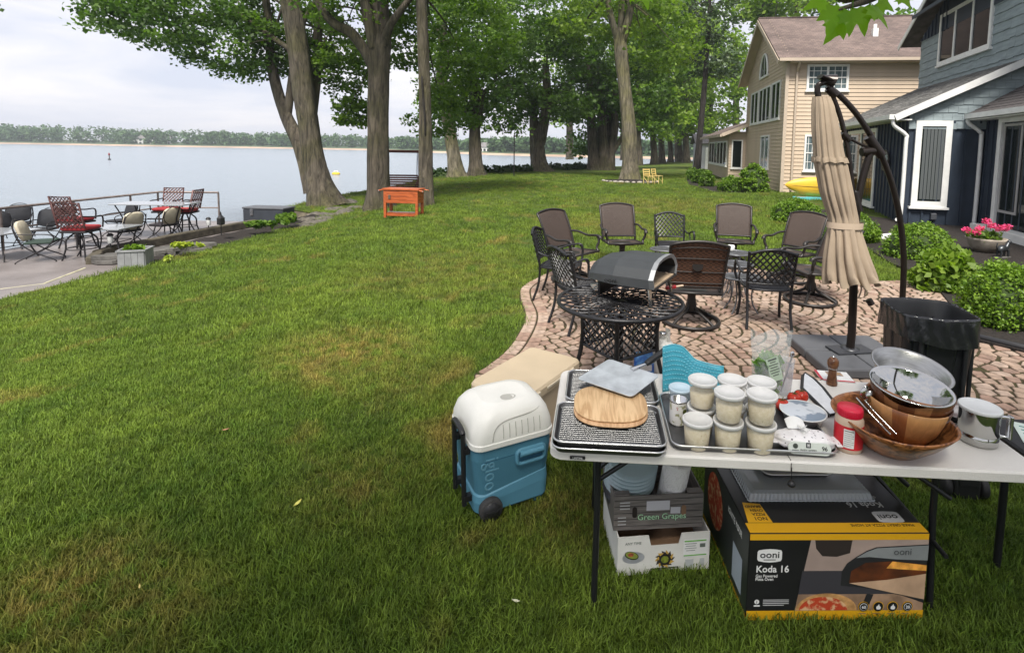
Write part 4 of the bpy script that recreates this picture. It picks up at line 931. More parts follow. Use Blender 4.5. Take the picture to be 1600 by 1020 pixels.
for (px, py, dp, size, ax, ay) in [(1307, 8, 1.6, .115, -.25, -1), (1318, 30, 1.62, .105, -.6, -.8), (1345, 10, 1.64, .11, .1, -1), (1360, 8, 1.6, .10, .5, -.8), (1372, 0, 1.66, .085, .9, -.35), (1288, -4, 1.58, .085, -.8, -.5), (1332, 15, 1.58, .09, -.1, -1), (1408, -6, 1.6, .06, .3, -1), (1004, -12, 1.6, .075, .1, -1), (992, -8, 1.62, .05, -.9, -.3), (1300, -25, 1.7, .10, -.4, -.8), (1390, -28, 1.7, .09, .3, -.9)]:
    p = at(px, py, dp); d = (CR * ax + CU * ay).normalized(); nrm = (CF * -1 + Vector((rl.uniform(-.5, .5), 0, rl.uniform(-.1, .7)))).normalized(); d = (d - nrm * d.dot(nrm)).normalized(); x = d.cross(nrm)
    o = put('leaf', lme, mt); M = Matrix(((x.x, d.x, nrm.x, p.x), (x.y, d.y, nrm.y, p.y), (x.z, d.z, nrm.z, p.z), (0, 0, 0, 1))) @ Matrix.Scale(size * .9, 4)
    o.matrix_parent_inverse = Matrix.Identity(4); o.matrix_basis = Matrix.Translation((-3.4, 2.6, 0)) @ M
    st_ = MB(); st_.tube([p - Vector((3.4, -2.6, 0)), p - d * .05 + Vector((0, 0, .02)) - Vector((3.4, -2.6, 0))], .0015, 5); st_.build('leaf_stalk', LF_NEAR, mt)
# mulch ring and stones round the lawn tree
rg = MB(); rg.lathe([(1.6, -.02), (1.55, .05), (.6, .12), (0, .14)], 28, (RING.x, RING.y, 0), sx=1.05, sy=.95); ring_o = structure(rg.build('mulch_ring', M_MULCH))
M_STONE = mat('pale_stone', (.32, .29, .26), .9, var=.25, scale=6, bump=.4, bscale=20)
for k in range(15):
    a = math.pi * (1.0 + k / 14.0); x, y = 1.62 * math.cos(a), 1.5 * math.sin(a); s = random.uniform(.08, .16)
    q = MB().lathe([(0, -.3), (.8, -.25), (1.0, .1), (.75, .5), (0, .65)], 8, smooth=False); o = q.build('edging_stone', M_STONE, ring_o, (RING.x + x, RING.y + y, .04), random.random() * 6); o.scale = (s * 1.3, s, s)
# ================================================================ PATIO FURNITURE
PZ = .014
M_CAST = mat('cast_black', (.016, .016, .018), .38, metal=.3, spec=.6, var=.25, scale=20)
M_BRONZE = mat('bronze_frame', (.030, .027, .026), .4, metal=.4)
def weave(name, c1, c2, su, sv):
    m = mat(name, c1, .65); t = m.node_tree; b = t.nodes['Principled BSDF']; c = t.nodes.new('ShaderNodeTexCoord'); p = t.nodes.new('ShaderNodeMapping'); p.inputs['Scale'].default_value = (su, su, sv)
    k = t.nodes.new('ShaderNodeTexChecker'); k.inputs['Scale'].default_value = 1; k.inputs['Color1'].default_value = (*c1, 1); k.inputs['Color2'].default_value = (*c2, 1)
    t.links.new(c.outputs['Object'], p.inputs[0]); t.links.new(p.outputs[0], k.inputs[0]); t.links.new(k.outputs[0], b.inputs['Base Color'])
    bp = t.nodes.new('ShaderNodeBump'); bp.inputs['Distance'].default_value = .003; t.links.new(k.outputs['Fac'], bp.inputs['Height']); t.links.new(bp.outputs[0], b.inputs['Normal']); return m
M_SLING = weave('sling_weave', (.080, .055, .043), (.036, .026, .022), 130, 90); M_WICK = weave('wicker_weave', (.125, .060, .036), (.045, .022, .014), 34, 60)
def lattice(mb, fn, nu, nv, r, keep=None, n=4):
    """two families of diagonal bars over a unit square mapped by fn; ends clipped to the square"""
    for fam in (1, -1):
        for k in range(-nv, nu + 1):
            pts = []
            for j in range(0, nv * 2 + 1):
                v = j / (nv * 2); u = (k + fam * v * nv + (0 if fam > 0 else nv)) / nu
                if -1e-6 <= u <= 1 + 1e-6 and (keep is None or keep(u, v)): pts.append(fn(u, v))
            if len(pts) > 1: mb.tube(pts, r, n, caps=False, smooth=False)
def sling_chair(label, x, y, rz, back_mat=None, seat_mat=None):
    t = thing('swivel_chair', label, 'chair', (x, y, PZ), rz, 'woven swivel chairs on the patio')
    base = MB(); base.tube([(.31 * math.cos(a), .31 * math.sin(a), .024) for a in np.linspace(0, 2 * math.pi, 29)[:-1]], .022, 8, closed=True)
    for k in range(4):
        a = k * math.pi / 2 + math.pi / 4; base.tube(bez([(.31 * math.cos(a), .31 * math.sin(a), .03), (.2 * math.cos(a), .2 * math.sin(a), .09), (.07 * math.cos(a), .07 * math.sin(a), .16), (.04 * math.cos(a), .04 * math.sin(a), .25)], 4), [.018] * 13, 6, flat=1.0)
    base.lathe([(.055, .14), (.06, .2), (.045, .28), (.05, .36), (.11, .375), (.11, .385)], 14); base.build('swivel_base', M_BRONZE, t)
    W, D = .28, .25
    sf = MB(); sf.tube([(-W, -D, .43), (W, -D, .43), (W, D, .40), (-W, D, .40)], .018, 6, closed=True); sf.box((0, 0, .392), (.30, .30, .02)); sf.build('seat_frame', M_BRONZE, t)
    st = MB(); st.sheet(lambda u, v: (-W + .01 + u * (2 * W - .02), -D + v * 2 * D, .432 - .03 * v - .022 * math.sin(math.pi * v) * math.sin(math.pi * u)), 9, 9); s2 = st.build('seat', seat_mat or M_SLING, t); so2 = s2.modifiers.new('solid', 'SOLIDIFY'); so2.thickness = .006
    def bp_(u, v, off=0):
        ww = W * (1.0 + .05 * v); yy = D - .01 + .17 * v + .06 * v * v * v; zz = .46 + .50 * v + (.045 * (1 - (2 * u - 1) ** 2) if v > .99 else .045 * (1 - (2 * u - 1) ** 2) * v ** 4)
        return (-ww + u * 2 * ww, yy + .025 * math.sin(math.pi * u) * .6 + off, zz)
    bm = MB(); bm.sheet(lambda u, v: bp_(u, v), 11, 15); bo = bm.build('backrest', back_mat or M_SLING, t); s3 = bo.modifiers.new('solid', 'SOLIDIFY'); s3.thickness = .008
    bf = MB(); bf.tube([bp_(0, v) for v in np.linspace(0, 1, 8)] + [bp_(u, 1) for u in np.linspace(.08, .92, 8)] + [bp_(1, v) for v in np.linspace(1, 0, 8)], .017, 6)
    bf.tube([bp_(u, .03, .0) for u in np.linspace(0, 1, 5)], .014, 6); bf.tube([(-W, D, .40), bp_(0, 0)], .017, 6); bf.tube([(W, D, .40), bp_(1, 0)], .017, 6); bfo = bf.build('back_frame', M_BRONZE, t)
    if back_mat:
        q = MB()
        for v in (.12, .38, .68, .9): q.tube([bp_(u, v, .012) for u in np.linspace(0, 1, 7)], .006, 5)
        q.lathe([(.055, 0), (.055, .012)], 18, M=Matrix.Translation(Vector(bp_(.5, .52, .018))) @ Matrix.Rotation(math.pi / 2, 4, 'X')); q.build('back_straps', M_BRONZE, bfo)
    for s in (-1, 1):
        ar = MB(); b0 = bp_(0 if s < 0 else 1, .42); b0 = Vector((b0[0] + s * .005, b0[1] - .01, b0[2]))
        ar.tube(bez([b0, (s * (W + .045), .18, .665), (s * (W + .055), .02, .63), (s * (W + .05), -.14, .645), (s * (W + .045), -.225, .635), (s * (W + .045), -.25, .60)], 5), [.021] * 16 + [.026] * 5 + [.029] * 5, 8, flat=.8)
        ar.tube(bez([(s * (W + .045), -.19, .635), (s * (W + .04), -.215, .56), (s * (W + .01), -.20, .48), (s * W, -.235, .43)], 4), .020, 7); ar.build('arm', M_BRONZE, t)
    return t
def lattice_chair(label, x, y, rz):
    t = thing('lattice_chair', label, 'chair', (x, y, PZ), rz, 'cast lattice chairs on the patio'); W = .25
    for s in (-1, 1):
        lg = MB(); lg.tube(bez([(s * .24, -.24, .0), (s * .225, -.205, .18), (s * .24, -.22, .36), (s * .285, -.235, .5), (s * .29, -.235, .60), (s * .285, -.2, .645)], 4), [.016] * 21, 7); lg.build('leg', M_CAST, t)
        lg = MB(); lg.tube(bez([(s * .235, .30, .0), (s * .225, .235, .2), (s * .232, .215, .42), (s * .24, .25, .65), (s * .245, .31, .86)], 4), .016, 7); lg.build('leg', M_CAST, t)
        ar = MB(); ar.tube(bez([(s * .24, .235, .62), (s * .27, .1, .585), (s * .29, -.06, .635), (s * .287, -.2, .66), (s * .285, -.24, .62)], 5), .015, 7, flat=.8); ar.tube(bez([(s * .235, -.2, .42), (s * .275, -.05, .50), (s * .28, .05, .59)], 4), .010, 6); ar.build('arm', M_CAST, t)
    se = MB(); rr = [(W * math.cos(a) * 1.0 * (1.0 / max(abs(math.cos(a)), abs(math.sin(a))) ** .55), W * .95 * math.sin(a) * (1.0 / max(abs(math.cos(a)), abs(math.sin(a))) ** .55), .425) for a in np.linspace(0, 2 * math.pi, 29)[:-1]]
    se.tube(rr, .013, 6, closed=True); lattice(se, lambda u, v: (-.235 + .47 * u, -.215 + .43 * v, .424 - .02 * math.sin(math.pi * u) * math.sin(math.pi * v)), 7, 7, .0095); se.build('seat', M_CAST, t)
    def bk(u, v): return (-.235 + .47 * u, .235 + .035 * math.sin(math.pi * u) + .09 * v, .50 + v * (.34 + .055 * math.sin(math.pi * u)))
    bb = MB(); bb.tube([bk(u, 1) for u in np.linspace(0, 1, 11)], .017, 6); bb.tube([bk(u, 0) for u in np.linspace(0, 1, 11)], .012, 6); lattice(bb, bk, 7, 5, .0095); bb.build('backrest', M_CAST, t); return t
sling_chair('woven swivel chair at the left of the back row, turned toward the oven', .12, 7.5, math.radians(48))
sling_chair('woven swivel chair facing the camera, second from the left in the back row', .93, 8.4, math.radians(8))
sling_chair('woven swivel chair facing the camera behind the white candle', 2.85, 8.65, math.radians(-14))
sling_chair('woven swivel chair facing left, just left of the tied beige umbrella', 3.42, 7.75, math.radians(-52))
sling_chair('swivel chair half hidden behind the tied beige umbrella', 3.2, 6.62, math.radians(-80))
sling_chair('brown wicker swivel chair with its back to the camera, right of the pizza oven', 1.43, 5.72, math.radians(174), M_WICK)
lattice_chair('black lattice chair at far left of the patio seen from the side', -.06, 6.62, math.radians(78))
lattice_chair('black lattice chair half hidden behind the pizza oven', .2, 5.55, math.radians(118))
lattice_chair('black lattice chair facing the camera between two woven chairs', 1.72, 8.25, 0)
lattice_chair('black lattice chair with its back to the camera, left of the umbrella pole', 2.27, 5.78, math.radians(172))
# ---- round table
c = on(969, 469, .73); TX, TY = c.x, c.y; TR = .50; TT = .72
rt = thing('round_table', 'round black cast lattice table carrying the pizza oven', 'table', (TX, TY, PZ), .62)
tp = MB(); z = TT - .012
tp.tube([(TR * math.cos(a), TR * math.sin(a), z) for a in np.linspace(0, 2 * math.pi, 49)[:-1]], .017, 8, closed=True)
for r in (.055, .2, .345): tp.tube([(r * math.cos(a), r * math.sin(a), z) for a in np.linspace(0, 2 * math.pi, 41)[:-1]], .007, 5, closed=True)
for k in range(26):
    for s in (1, -1):
        tp.tube([((.05 + .45 * v) * math.cos(k * 2 * math.pi / 26 + s * 1.15 * v ** .75), (.05 + .45 * v) * math.sin(k * 2 * math.pi / 26 + s * 1.15 * v ** .75), z + .001 * s) for v in np.linspace(0, 1, 11)], list(np.linspace(.005, .0085, 11)), 4, caps=False, smooth=False)
tp.lathe([(.055, z - .006), (.055, z + .004), (0, z + .006)], 16); tp.build('table_top', M_CAST, rt)
for k in range(4):
    a = k * math.pi / 2 + math.pi / 4; ca, sa = math.cos(a), math.sin(a)
    lg = MB(); lg.tube(bez([(.41 * ca, .41 * sa, 0), (.345 * ca, .345 * sa, .15), (.305 * ca, .305 * sa, .34), (.305 * ca, .305 * sa, .55), (.36 * ca, .36 * sa, .70)], 4), .018, 8); lg.build('leg', M_CAST, rt)
bs = MB()
for k in range(4):
    a = k * math.pi / 2; M = Matrix.Rotation(a, 4, 'Z'); sub = MB(); lattice(sub, lambda u, v: (-.205 + .41 * u, -.208, .33 + .27 * v), 6, 4, .0085); bs.add(sub.v, sub.f, 0, False, M)
    for zz in (.33, .6): bs.tube([(-.21, -.21, zz), (.21, -.21, zz)], .013, 6, M=M)
bs.build('lattice_basket', M_CAST, rt)
# ---- pizza oven
ZT = PZ + TT + .008
ov_ = thing('pizza_oven', 'grey gas pizza oven on steel legs on the round lattice table', 'oven', (TX + .125, TY + .12, ZT), math.radians(62))
M_OVEN = mat('oven_shell', (.030, .034, .037), .55, var=.1, scale=6, bump=.1, bscale=300); M_OVLT = mat('oven_side', (.15, .16, .17), .5, metal=.2, var=.08); M_FRONT = mat('oven_front_frame', (.24, .25, .26), .5, metal=.4); M_STEEL = mat('stainless', (.62, .62, .62), .22, metal=1.0); M_BLK = mat('black_plastic', (.014, .014, .015), .4)
HALF = [(.305, 0), (.335, .078), (.275, .145), (.20, .188), (.10, .205), (0, .207)]
SEC = HALF + [(-x, z) for x, z in reversed(HALF[:-1])]
def sect(y, kx, kz, dz=0): return [(x * kx, y, .15 + dz + z * kz) for x, z in SEC]
S = [sect(-.27, .97, 1.0), sect(-.235, 1.0, 1.0), sect(.06, .98, .98), sect(.24, .84, .80), sect(.30, .74, .62)]
n = len(SEC); sh = MB(); lo_ = MB(); lo2 = MB(); fr_ = MB()
for a, b_ in ((1, 2), (2, 3), (3, 4)):
    for i in range(n - 1):
        (lo_ if i == 0 else lo2 if i == n - 2 else sh).add([S[a][i], S[a][i + 1], S[b_][i + 1], S[b_][i]], [(0, 1, 2, 3)])
sh.add(S[4], [tuple(range(n))]); shell = sh.build('shell', M_OVEN, ov_); lo_.build('side_panel', M_OVLT, ov_); lo2.build('side_panel', M_OVLT, ov_)
inn = [(x * .86, -.262, .15 + .012 + z * .80) for x, z in SEC]
for i in range(n - 1): fr_.add([S[0][i], S[0][i + 1], S[1][i + 1], S[1][i]], [(0, 1, 2, 3)]); fr_.add([S[0][i], inn[i], inn[i + 1], S[0][i + 1]], [(0, 1, 2, 3)])
fr_.build('front_frame', M_FRONT, ov_)
iv = MB(); bk_ = [(x * .7, .22, .165 + z * .55) for x, z in SEC]
for i in range(n - 1): iv.add([inn[i], bk_[i], bk_[i + 1], inn[i + 1]], [(0, 1, 2, 3)])
iv.add(bk_, [tuple(range(n))]); iv.build('oven_chamber', mat('oven_inside', (.02, .018, .017), .8), ov_)
MB().box((0, -.07, .153), (.50, .38, .016)).build('baking_stone', mat('baking_stone', (.30, .225, .15), .9, var=.3, scale=5), ov_)
MB().box((0, -.02, .139), (.50, .44, .012)).box((0, -.262, .147), (.585, .03, .008)).build('floor_pan', M_BLK, ov_)
for sx_ in (-1, 1):
    lg = MB(); lg.add([(sx_ * .255 - .03, -.225, .14), (sx_ * .255 + .03, -.225, .14), (sx_ * .265 + .02, -.245, 0), (sx_ * .265 - .02, -.245, 0), (sx_ * .255 - .03, -.215, .14), (sx_ * .255 + .03, -.215, .14), (sx_ * .265 + .02, -.235, 0), (sx_ * .265 - .02, -.235, 0)], [(0, 3, 2, 1), (4, 5, 6, 7), (0, 4, 7, 3), (1, 2, 6, 5), (3, 7, 6, 2), (0, 1, 5, 4)]); lg.build('leg', M_STEEL, ov_)
lg = MB(); lg.box((0, .25, .068), (.3, .02, .136)); lg.build('leg', M_BLK, ov_)
text('lettering', 'ooni', .058, mat('oven_logo', (.02, .022, .025), .5), ov_, frame((-.318, .13, .166), (0, -1, 0), (-.03, 0, .085)) @ Matrix.Translation((0, 0, .001)), .002)
text('lettering', 'ooni', .03, MATS['oven_logo'], ov_, frame((.15, -.268, .334), (-1, -.02, 0), (0, 0.02, 1)) @ Matrix.Translation((0, 0, .004)), .001)
kn = MB(); kn.lathe([(.03, 0), (.026, .03), (0, .03)], 14, M=Matrix.Translation((-.2, .27, .21)) @ Matrix.Rotation(-math.pi / 2, 4, 'X')); kn.build('knob', M_BLK, ov_)
p = on(1048, 452, ZT); tl = thing('lighter', 'red plastic lighter lying under the oven mouth', 'lighter', (p.x, p.y, ZT), .5)
MB().box((0, 0, .018), (.11, .03, .03), r=.01).build('body', mat('red_plastic', (.45, .02, .025), .35), tl); MB().box((.095, 0, .018), (.09, .016, .014), r=.004).build('nozzle', mat('cream_plastic', (.55, .42, .3), .5), tl)
p = on(933, 453, ZT); gl = thing('glass_lens', 'small glass visor lying on the lattice table left of the oven', 'visor', (p.x, p.y, ZT), .6)
M_CLEAR = mat('clear_plastic', (.75, .82, .8), .06, trans=.85, ior=1.3); MB().sheet(lambda u, v: (-.06 + .12 * u, -.035 + .07 * v, .008 + .05 * v * v), 8, 6).build('visor', M_CLEAR, gl); MB().tube([(-.06, -.035, .006), (.06, -.035, .006), (.06, .035, .056), (-.06, .035, .056)], .005, 6, closed=True).build('visor_rim', M_BLK, gl)
# ---- side tables and candle
M_STEELG = mat('slat_grey', (.12, .125, .135), .35, metal=.5, var=.2, scale=12)
def side_table(label, px, py, h, rx):
    p = on(px, py, h); t = thing('side_table', label, 'table', (p.x, p.y, PZ), .1, 'small slatted side tables'); hh = h - PZ
    tp = MB(); ell = [(rx * math.cos(a), .19 * math.sin(a), hh - .012) for a in np.linspace(0, 2 * math.pi, 33)[:-1]]; tp.tube(ell, .012, 6, closed=True); tp.build('rim', M_STEELG, t)
    me = {}
    for k in range(-5, 6):
        y = k * .033; L = 2 * rx * math.sqrt(max(0, 1 - (y / .19) ** 2)) - .01
        if L > .1: MB().box((0, y, hh - .012), (L, .019, .008)).build('slat', M_STEELG, t)
    for a in (.7, 2.4, 3.9, 5.5):
        lg = MB(); c_, s_ = math.cos(a), math.sin(a); lg.tube(bez([(rx * .95 * c_, .17 * s_, 0), (rx * .6 * c_, .12 * s_, .12), (rx * .55 * c_, .11 * s_, hh * .6), (rx * .75 * c_, .15 * s_, hh - .02)], 4), .009, 6); lg.build('leg', M_STEELG, t)
    return t
side_table('small slatted table between the woven chairs behind the oven', 1043, 388, .52, .25)
side_table('small slatted table with the white candle on it', 1150, 394, .56, .20)
side_table('middle of the three slatted tables right of the wicker chair', 1152, 411, .50, .20)
side_table('nearest slatted table right of the wicker chair', 1160, 431, .45, .24)
p = on(1142, 391, .565); cd = thing('candle', 'white glass candle on the slatted table', 'candle', (p.x, p.y, .562))
MB().lathe([(.042, 0), (.052, .02), (.052, .06), (.045, .075)], 16).build('candle_body', mat('white_glass', (.75, .76, .75), .3), cd); MB().lathe([(.0035, .075), (.003, .095)], 6).build('wick', M_BLK, cd)
# ---- umbrella
UD = 4.95; ub0 = on(1328, 548, .1); UD = ub0.y
um = thing('patio_umbrella', 'closed beige cantilever umbrella tied round its dark bronze pole', 'umbrella', (ub0.x, ub0.y, PZ)); uo = Vector((ub0.x, ub0.y, PZ))
M_UPOLE = mat('umbrella_bronze', (.022, .017, .015), .3, metal=.5); M_UBASE = mat('umbrella_base', (.085, .088, .095), .5, var=.1, scale=4)
for i, (sx_, sy_) in enumerate(((-1, -1), (1, -1), (-1, 1), (1, 1))):
    MB().box((sx_ * .212, sy_ * .212, .045), (.418, .418, .09), r=.018).build('base_slab', M_UBASE, um)
MB().box((0, 0, .10), (.38, .20, .02), r=.008, rz=.15).lathe([(.085, .09), (.08, .118), (.052, .122)], 20).build('base_plate', mat('base_plate', (.05, .052, .058), .4, metal=.4), um)
def U(px, py, dd=0): return at(px, py, UD + dd) - uo
q = MB(); q.tube([(0, 0, .1)] + bez([U(1331, 520), U(1334, 440), U(1338, 340), U(1345, 290), U(1358, 245), U(1364, 232)], 4), [.036] + [.036] * 8 + [.032] * 13, 14); q.build('pole', M_UPOLE, um)
q = MB(); q.tube(bez([U(1410, 468, .1), U(1412, 400, .08), U(1404, 330, .06), U(1388, 270, .04), U(1366, 222, .02), U(1338, 178), U(1310, 148), U(1292, 135)], 5), .026, 12); q.build('boom', M_UPOLE, um)
q = MB(); q.tube(bez([U(1300, 148), U(1312, 180), U(1322, 220), U(1329, 265), U(1333, 308)], 4), .021, 10); q.build('link_arm', M_UPOLE, um)
MB().tube([U(1318, 212), U(1345, 226), U(1362, 232)], .012, 8).build('strut', M_UPOLE, um)
for a_, b_, r_ in ((U(1332, 300), U(1340, 330), [.05, .046]), (U(1356, 214), U(1378, 244), [.045, .042]), (U(1346, 238), U(1366, 236), .04), (U(1315, 208), U(1327, 220), .034)): MB().tube([a_, b_], r_, 12).build('joint', M_UPOLE, um)
q = MB(); q.tube([U(1294, 138), U(1306, 150)], .04, 10); q.tube([U(1281, 120), U(1302, 128)], [.012, .07], 12); q.tube([U(1300, 128), U(1281, 120)], .062, 14, flat=.35); q.tube(bez([U(1294, 128), U(1280, 132), U(1277, 142), U(1279, 152)], 4), .026, 10); q.build('top_hub', M_UPOLE, um)
q = MB(); q.tube([U(1357, 468, -.04), U(1362, 476, -.05)], .03, 8); q.tube([U(1349, 470), U(1362, 470, -.06)], .008, 6); q.build('crank', M_UPOLE, um)
M_CANV = mat('umbrella_canvas', (.30, .235, .17), .85, var=.1, scale=5, bump=.15, bscale=200)
prof = [(152, 1270, 1297), (165, 1269, 1303), (200, 1269, 1311), (245, 1272, 1319), (252, 1272, 1322), (300, 1281, 1332), (340, 1294, 1340), (350, 1295, 1341), (360, 1293, 1344), (400, 1286, 1356), (430, 1283, 1368), (440, 1284, 1375)]
yy_ = [a for a, _, _ in prof]
def canopy(u, v):
    py = 152 + (440 - 152) * v; l = lerp(yy_, [a for _, a, _ in prof], py); r = lerp(yy_, [b for _, _, b in prof], py); cx = (l + r) / 2; hw = (r - l) / 2
    a = 2 * math.pi * u; c0 = at(cx, py, UD - .02) - uo; w = hw * UD / F
    fold = 1.04 - (.10 + .22 * v) * (1 if not .66 < v < .72 else .4) * (1 - abs(math.sin(a * 6.5 + 1.1 * math.sin(2.5 * v) + .25 * math.sin(a * 3))) ** .6) + .04 * math.sin(a * 5 + v * 4) + .02 * math.sin(a * 23 + v * 11)
    return (c0.x + w * fold * .93 * math.cos(a), c0.y + w * .8 * fold * math.sin(a), c0.z + (.03 * math.cos(a * 7) if v > .97 else 0))
q = MB(); q.sheet(canopy, 200, 40, closeu=True); can = q.build('canopy', M_CANV, um)
q = MB(); q.sheet(lambda u, v: tuple(Vector(canopy(u, .325 + .028 * v)) + Vector((.016 * math.cos(2 * math.pi * u), .016 * math.sin(2 * math.pi * u), .012 * math.cos(u * 88) * v * 0 - .006 * math.cos(u * 60)))), 112, 3, closeu=True); q.build('vent_flap', M_CANV, can)
q = MB()
def strap(u, v):
    a = 2 * math.pi * u; c0 = at(1320, 351, UD - .02) - uo; w = 27 * UD / F
    return (c0.x + w * math.cos(a), c0.y + w * .78 * math.sin(a), c0.z - .03 + .055 * v)
q.sheet(strap, 36, 3, closeu=True); q.build('tie_strap', mat('canvas_strap', (.42, .33, .245), .8), um)
q = MB(); q.tube([U(1336 + 9 * math.cos(a), 440 + 3 * math.sin(a), -.05 * math.sin(a)) for a in np.linspace(0, 6.283, 14)[:-1]], .012, 6, closed=True); q.tube(bez([U(1343, 441, -.05), U(1346, 452, -.07), U(1341, 466, -.06)], 4), .008, 6); q.tube(bez([U(1347, 440, -.05), U(1352, 450, -.06), U(1351, 462, -.05)], 4), .007, 6); q.build('tie_knot', MATS['canvas_strap'], um)
# ---- bin
c = at(1449, 482, 3.42); tr_ = thing('trash_bin', 'black plastic trash bin lined with a bulging black bag', 'bin', (c.x, c.y, PZ), math.radians(-8)); HZ = c.z - PZ - .0; tr_.scale = (.82, .82, 1)
M_BIN = mat('bin_plastic', (.016, .017, .019), .42, var=.2, scale=8)
q = MB(); q.lathe([(.0, 0), (.20, 0), (.215, .03), (.232, .3), (.262, HZ - .02), (.272, HZ)], 40, sq=.55, caps=False); bo = q.build('bin_body', M_BIN, tr_)
for k in range(4):
    a = k * math.pi / 2 + math.pi / 4; 
q = MB()
for s in (-1, 1): q.box((s * .16, -.262, HZ * .45), (.03, .03, HZ * .75), r=.01); q.box((.262, s * .16, HZ * .45), (.03, .03, HZ * .75), r=.01)
q.build('rib', M_BIN, tr_)
def bag(u, v):
    a = 2 * math.pi * u; ex = 5.3; q_ = 1 / ((abs(math.cos(a)) ** ex + abs(math.sin(a)) ** ex) ** (1 / ex))
    pl = abs(math.sin(a * 8 + .8 * math.sin(a * 3))) ** .5; pl2 = abs(math.sin(a * 13.5 + 1 + v * 2.5)) ** .6
    if v < .45: k = v / .45; r = .288 - .006 * k + .004 * pl2 * (1 - k) + .002 * math.sin(a * 21 + k * 5); z = HZ - .165 + .025 * math.sin(a * 2 + 1) + .004 * math.sin(a * 5) + (.175 - .025 * math.sin(a * 2 + 1)) * k
    else: k = (v - .45) / .55; r = .276 - .03 * k - .030 * pl * min(1, k * 2.2) * (.4 + .6 * k) + .004 * math.sin(a * 31); z = HZ + .006 * math.sin(a * 5) * (1 - k) + .012 * math.sin(math.pi * min(1, k * 6)) - .45 * k
    return (r * q_ * math.cos(a), r * q_ * math.sin(a), z)
q = MB(); q.sheet(bag, 220, 26, closeu=True); M_BAG = mat('bin_bag', (.012, .013, .016), .2, spec=.9, bump=.8, bscale=11, stretch=(1, 1, .5)); q.build('liner_bag', M_BAG, tr_)
MB().lathe([(.22, 0), (0, .001)], 24, (0, 0, HZ - .4), sq=.4).build('bag_bottom', M_BAG, tr_)
# ---- behind the table: propane bottle, blue bag
p = on(1033, 588, PZ); pt = thing('propane_cylinder', 'small white propane cylinder on the pavers under the lattice table', 'gas cylinder', (p.x, p.y, PZ))
M_PWH = mat('cylinder_white', (.62, .61, .57), .4, var=.08, scale=10); q = MB(); q.lathe([(.085, 0), (.085, .03), (.10, .05), (.105, .10), (.105, .24), (.09, .30), (.05, .33), (.03, .335)], 24); q.build('tank', M_PWH, pt)
q = MB()
for s in (-1, 1): q.tube([(.065 * math.cos(a), .065 * math.sin(a), .33 + .0) for a in np.linspace(s * .5 - .9 + (math.pi if s < 0 else 0), s * .5 + .9 + (math.pi if s < 0 else 0), 7)], .006, 5); q.sheet(lambda u, v, s=s: (.065 * math.cos((u - .5) * 2 + (math.pi if s < 0 else 0)), .065 * math.sin((u - .5) * 2 + (math.pi if s < 0 else 0)), .32 + .09 * v), 8, 3)
q.build('collar', M_PWH, pt); MB().lathe([(.02, .33), (.02, .37), (.035, .375), (.035, .39), (0, .39)], 12).build('valve', M_STEEL, pt)
p = on(1006, 592, PZ); bg_ = thing('blue_bag', 'blue and white printed bag standing beside the propane cylinder', 'bag', (p.x, p.y, PZ), .1)
q = MB(); q.sheet(lambda u, v: (.088 * (1 - .06 * v) * math.cos(6.283 * u) * (1 if abs(math.cos(6.283 * u)) < .6 else 1.05), .05 * (1 - .9 * v ** 3) * math.sin(6.283 * u), .24 * v + .006 * math.sin(u * 40)), 30, 12, closeu=True); M_BLUEB = mat('blue_print', (.02, .10, .42), .4, col2=(.16, .38, .70), scale=14, lo=.42, hi=.6); q.build('pouch', M_BLUEB, bg_)
q = MB(); q.box((0, -.056, .12), (.10, .004, .05)); q.build('label', mat('label_white', (.7, .7, .7), .5), bg_)
# ================================================================ THE SERVING TABLE
def rrect(w, d, r, n=6, z=0.0, cx=0.0, cy=0.0):
    out = []
    for (sx_, sy_, a0) in ((1, 1, 0), (-1, 1, 90), (-1, -1, 180), (1, -1, 270)):
        for k in range(n + 1):
            a = math.radians(a0 + 90 * k / n); out.append((cx + sx_ * (w / 2 - r) + r * math.cos(a), cy + sy_ * (d / 2 - r) + r * math.sin(a), z))
    return out
def loft(mb, loops, m=0, cap0=True, cap1=True, smooth=False, M=None):
    n = len(loops[0]); vs = [p for l in loops for p in l]
    fs = [(i * n + k, i * n + (k + 1) % n, (i + 1) * n + (k + 1) % n, (i + 1) * n + k) for i in range(len(loops) - 1) for k in range(n)]
    mb.add(vs, fs, m, smooth, M)
    if cap0: mb.add(loops[0], [tuple(reversed(range(n)))], m, False, M)
    if cap1: mb.add(loops[-1], [tuple(range(n))], m, False, M)
    return mb
TH = math.radians(-3.1); TBZ = .74
P0 = on(858, 702, TBZ)
tbl = thing('folding_table', 'long white plastic folding table laden with food', 'table', (P0.x, P0.y, 0), TH)
TM = Matrix.Translation((P0.x, P0.y, 0)) @ Matrix.Rotation(TH, 4, 'Z')
M_TABLE = mat('table_plastic', (.68, .655, .61), .5, var=.05, scale=3, bump=.12, bscale=160)
TL = 1.92; w_, d_ = TL, .76; cx, cy = w_ / 2, d_ / 2
q = MB(); loft(q, [rrect(w_ - .02, d_ - .02, .05, 6, TBZ - .048, cx, cy), rrect(w_, d_, .055, 6, TBZ - .04, cx, cy), rrect(w_, d_, .055, 6, TBZ - .008, cx, cy), rrect(w_ - .012, d_ - .012, .05, 6, TBZ, cx, cy)]); q.build('table_top', M_TABLE, tbl)
q = MB(); q.box((.955, -.0008, TBZ - .024), (.003, .003, .034)); q.box((.955, .38, TBZ + .0003), (.003, .75, .001)); q.build('fold_seam', mat('seam_dark', (.12, .11, .10), .8), tbl)
M_LEGT = mat('table_leg', (.025, .026, .028), .38, metal=.5)
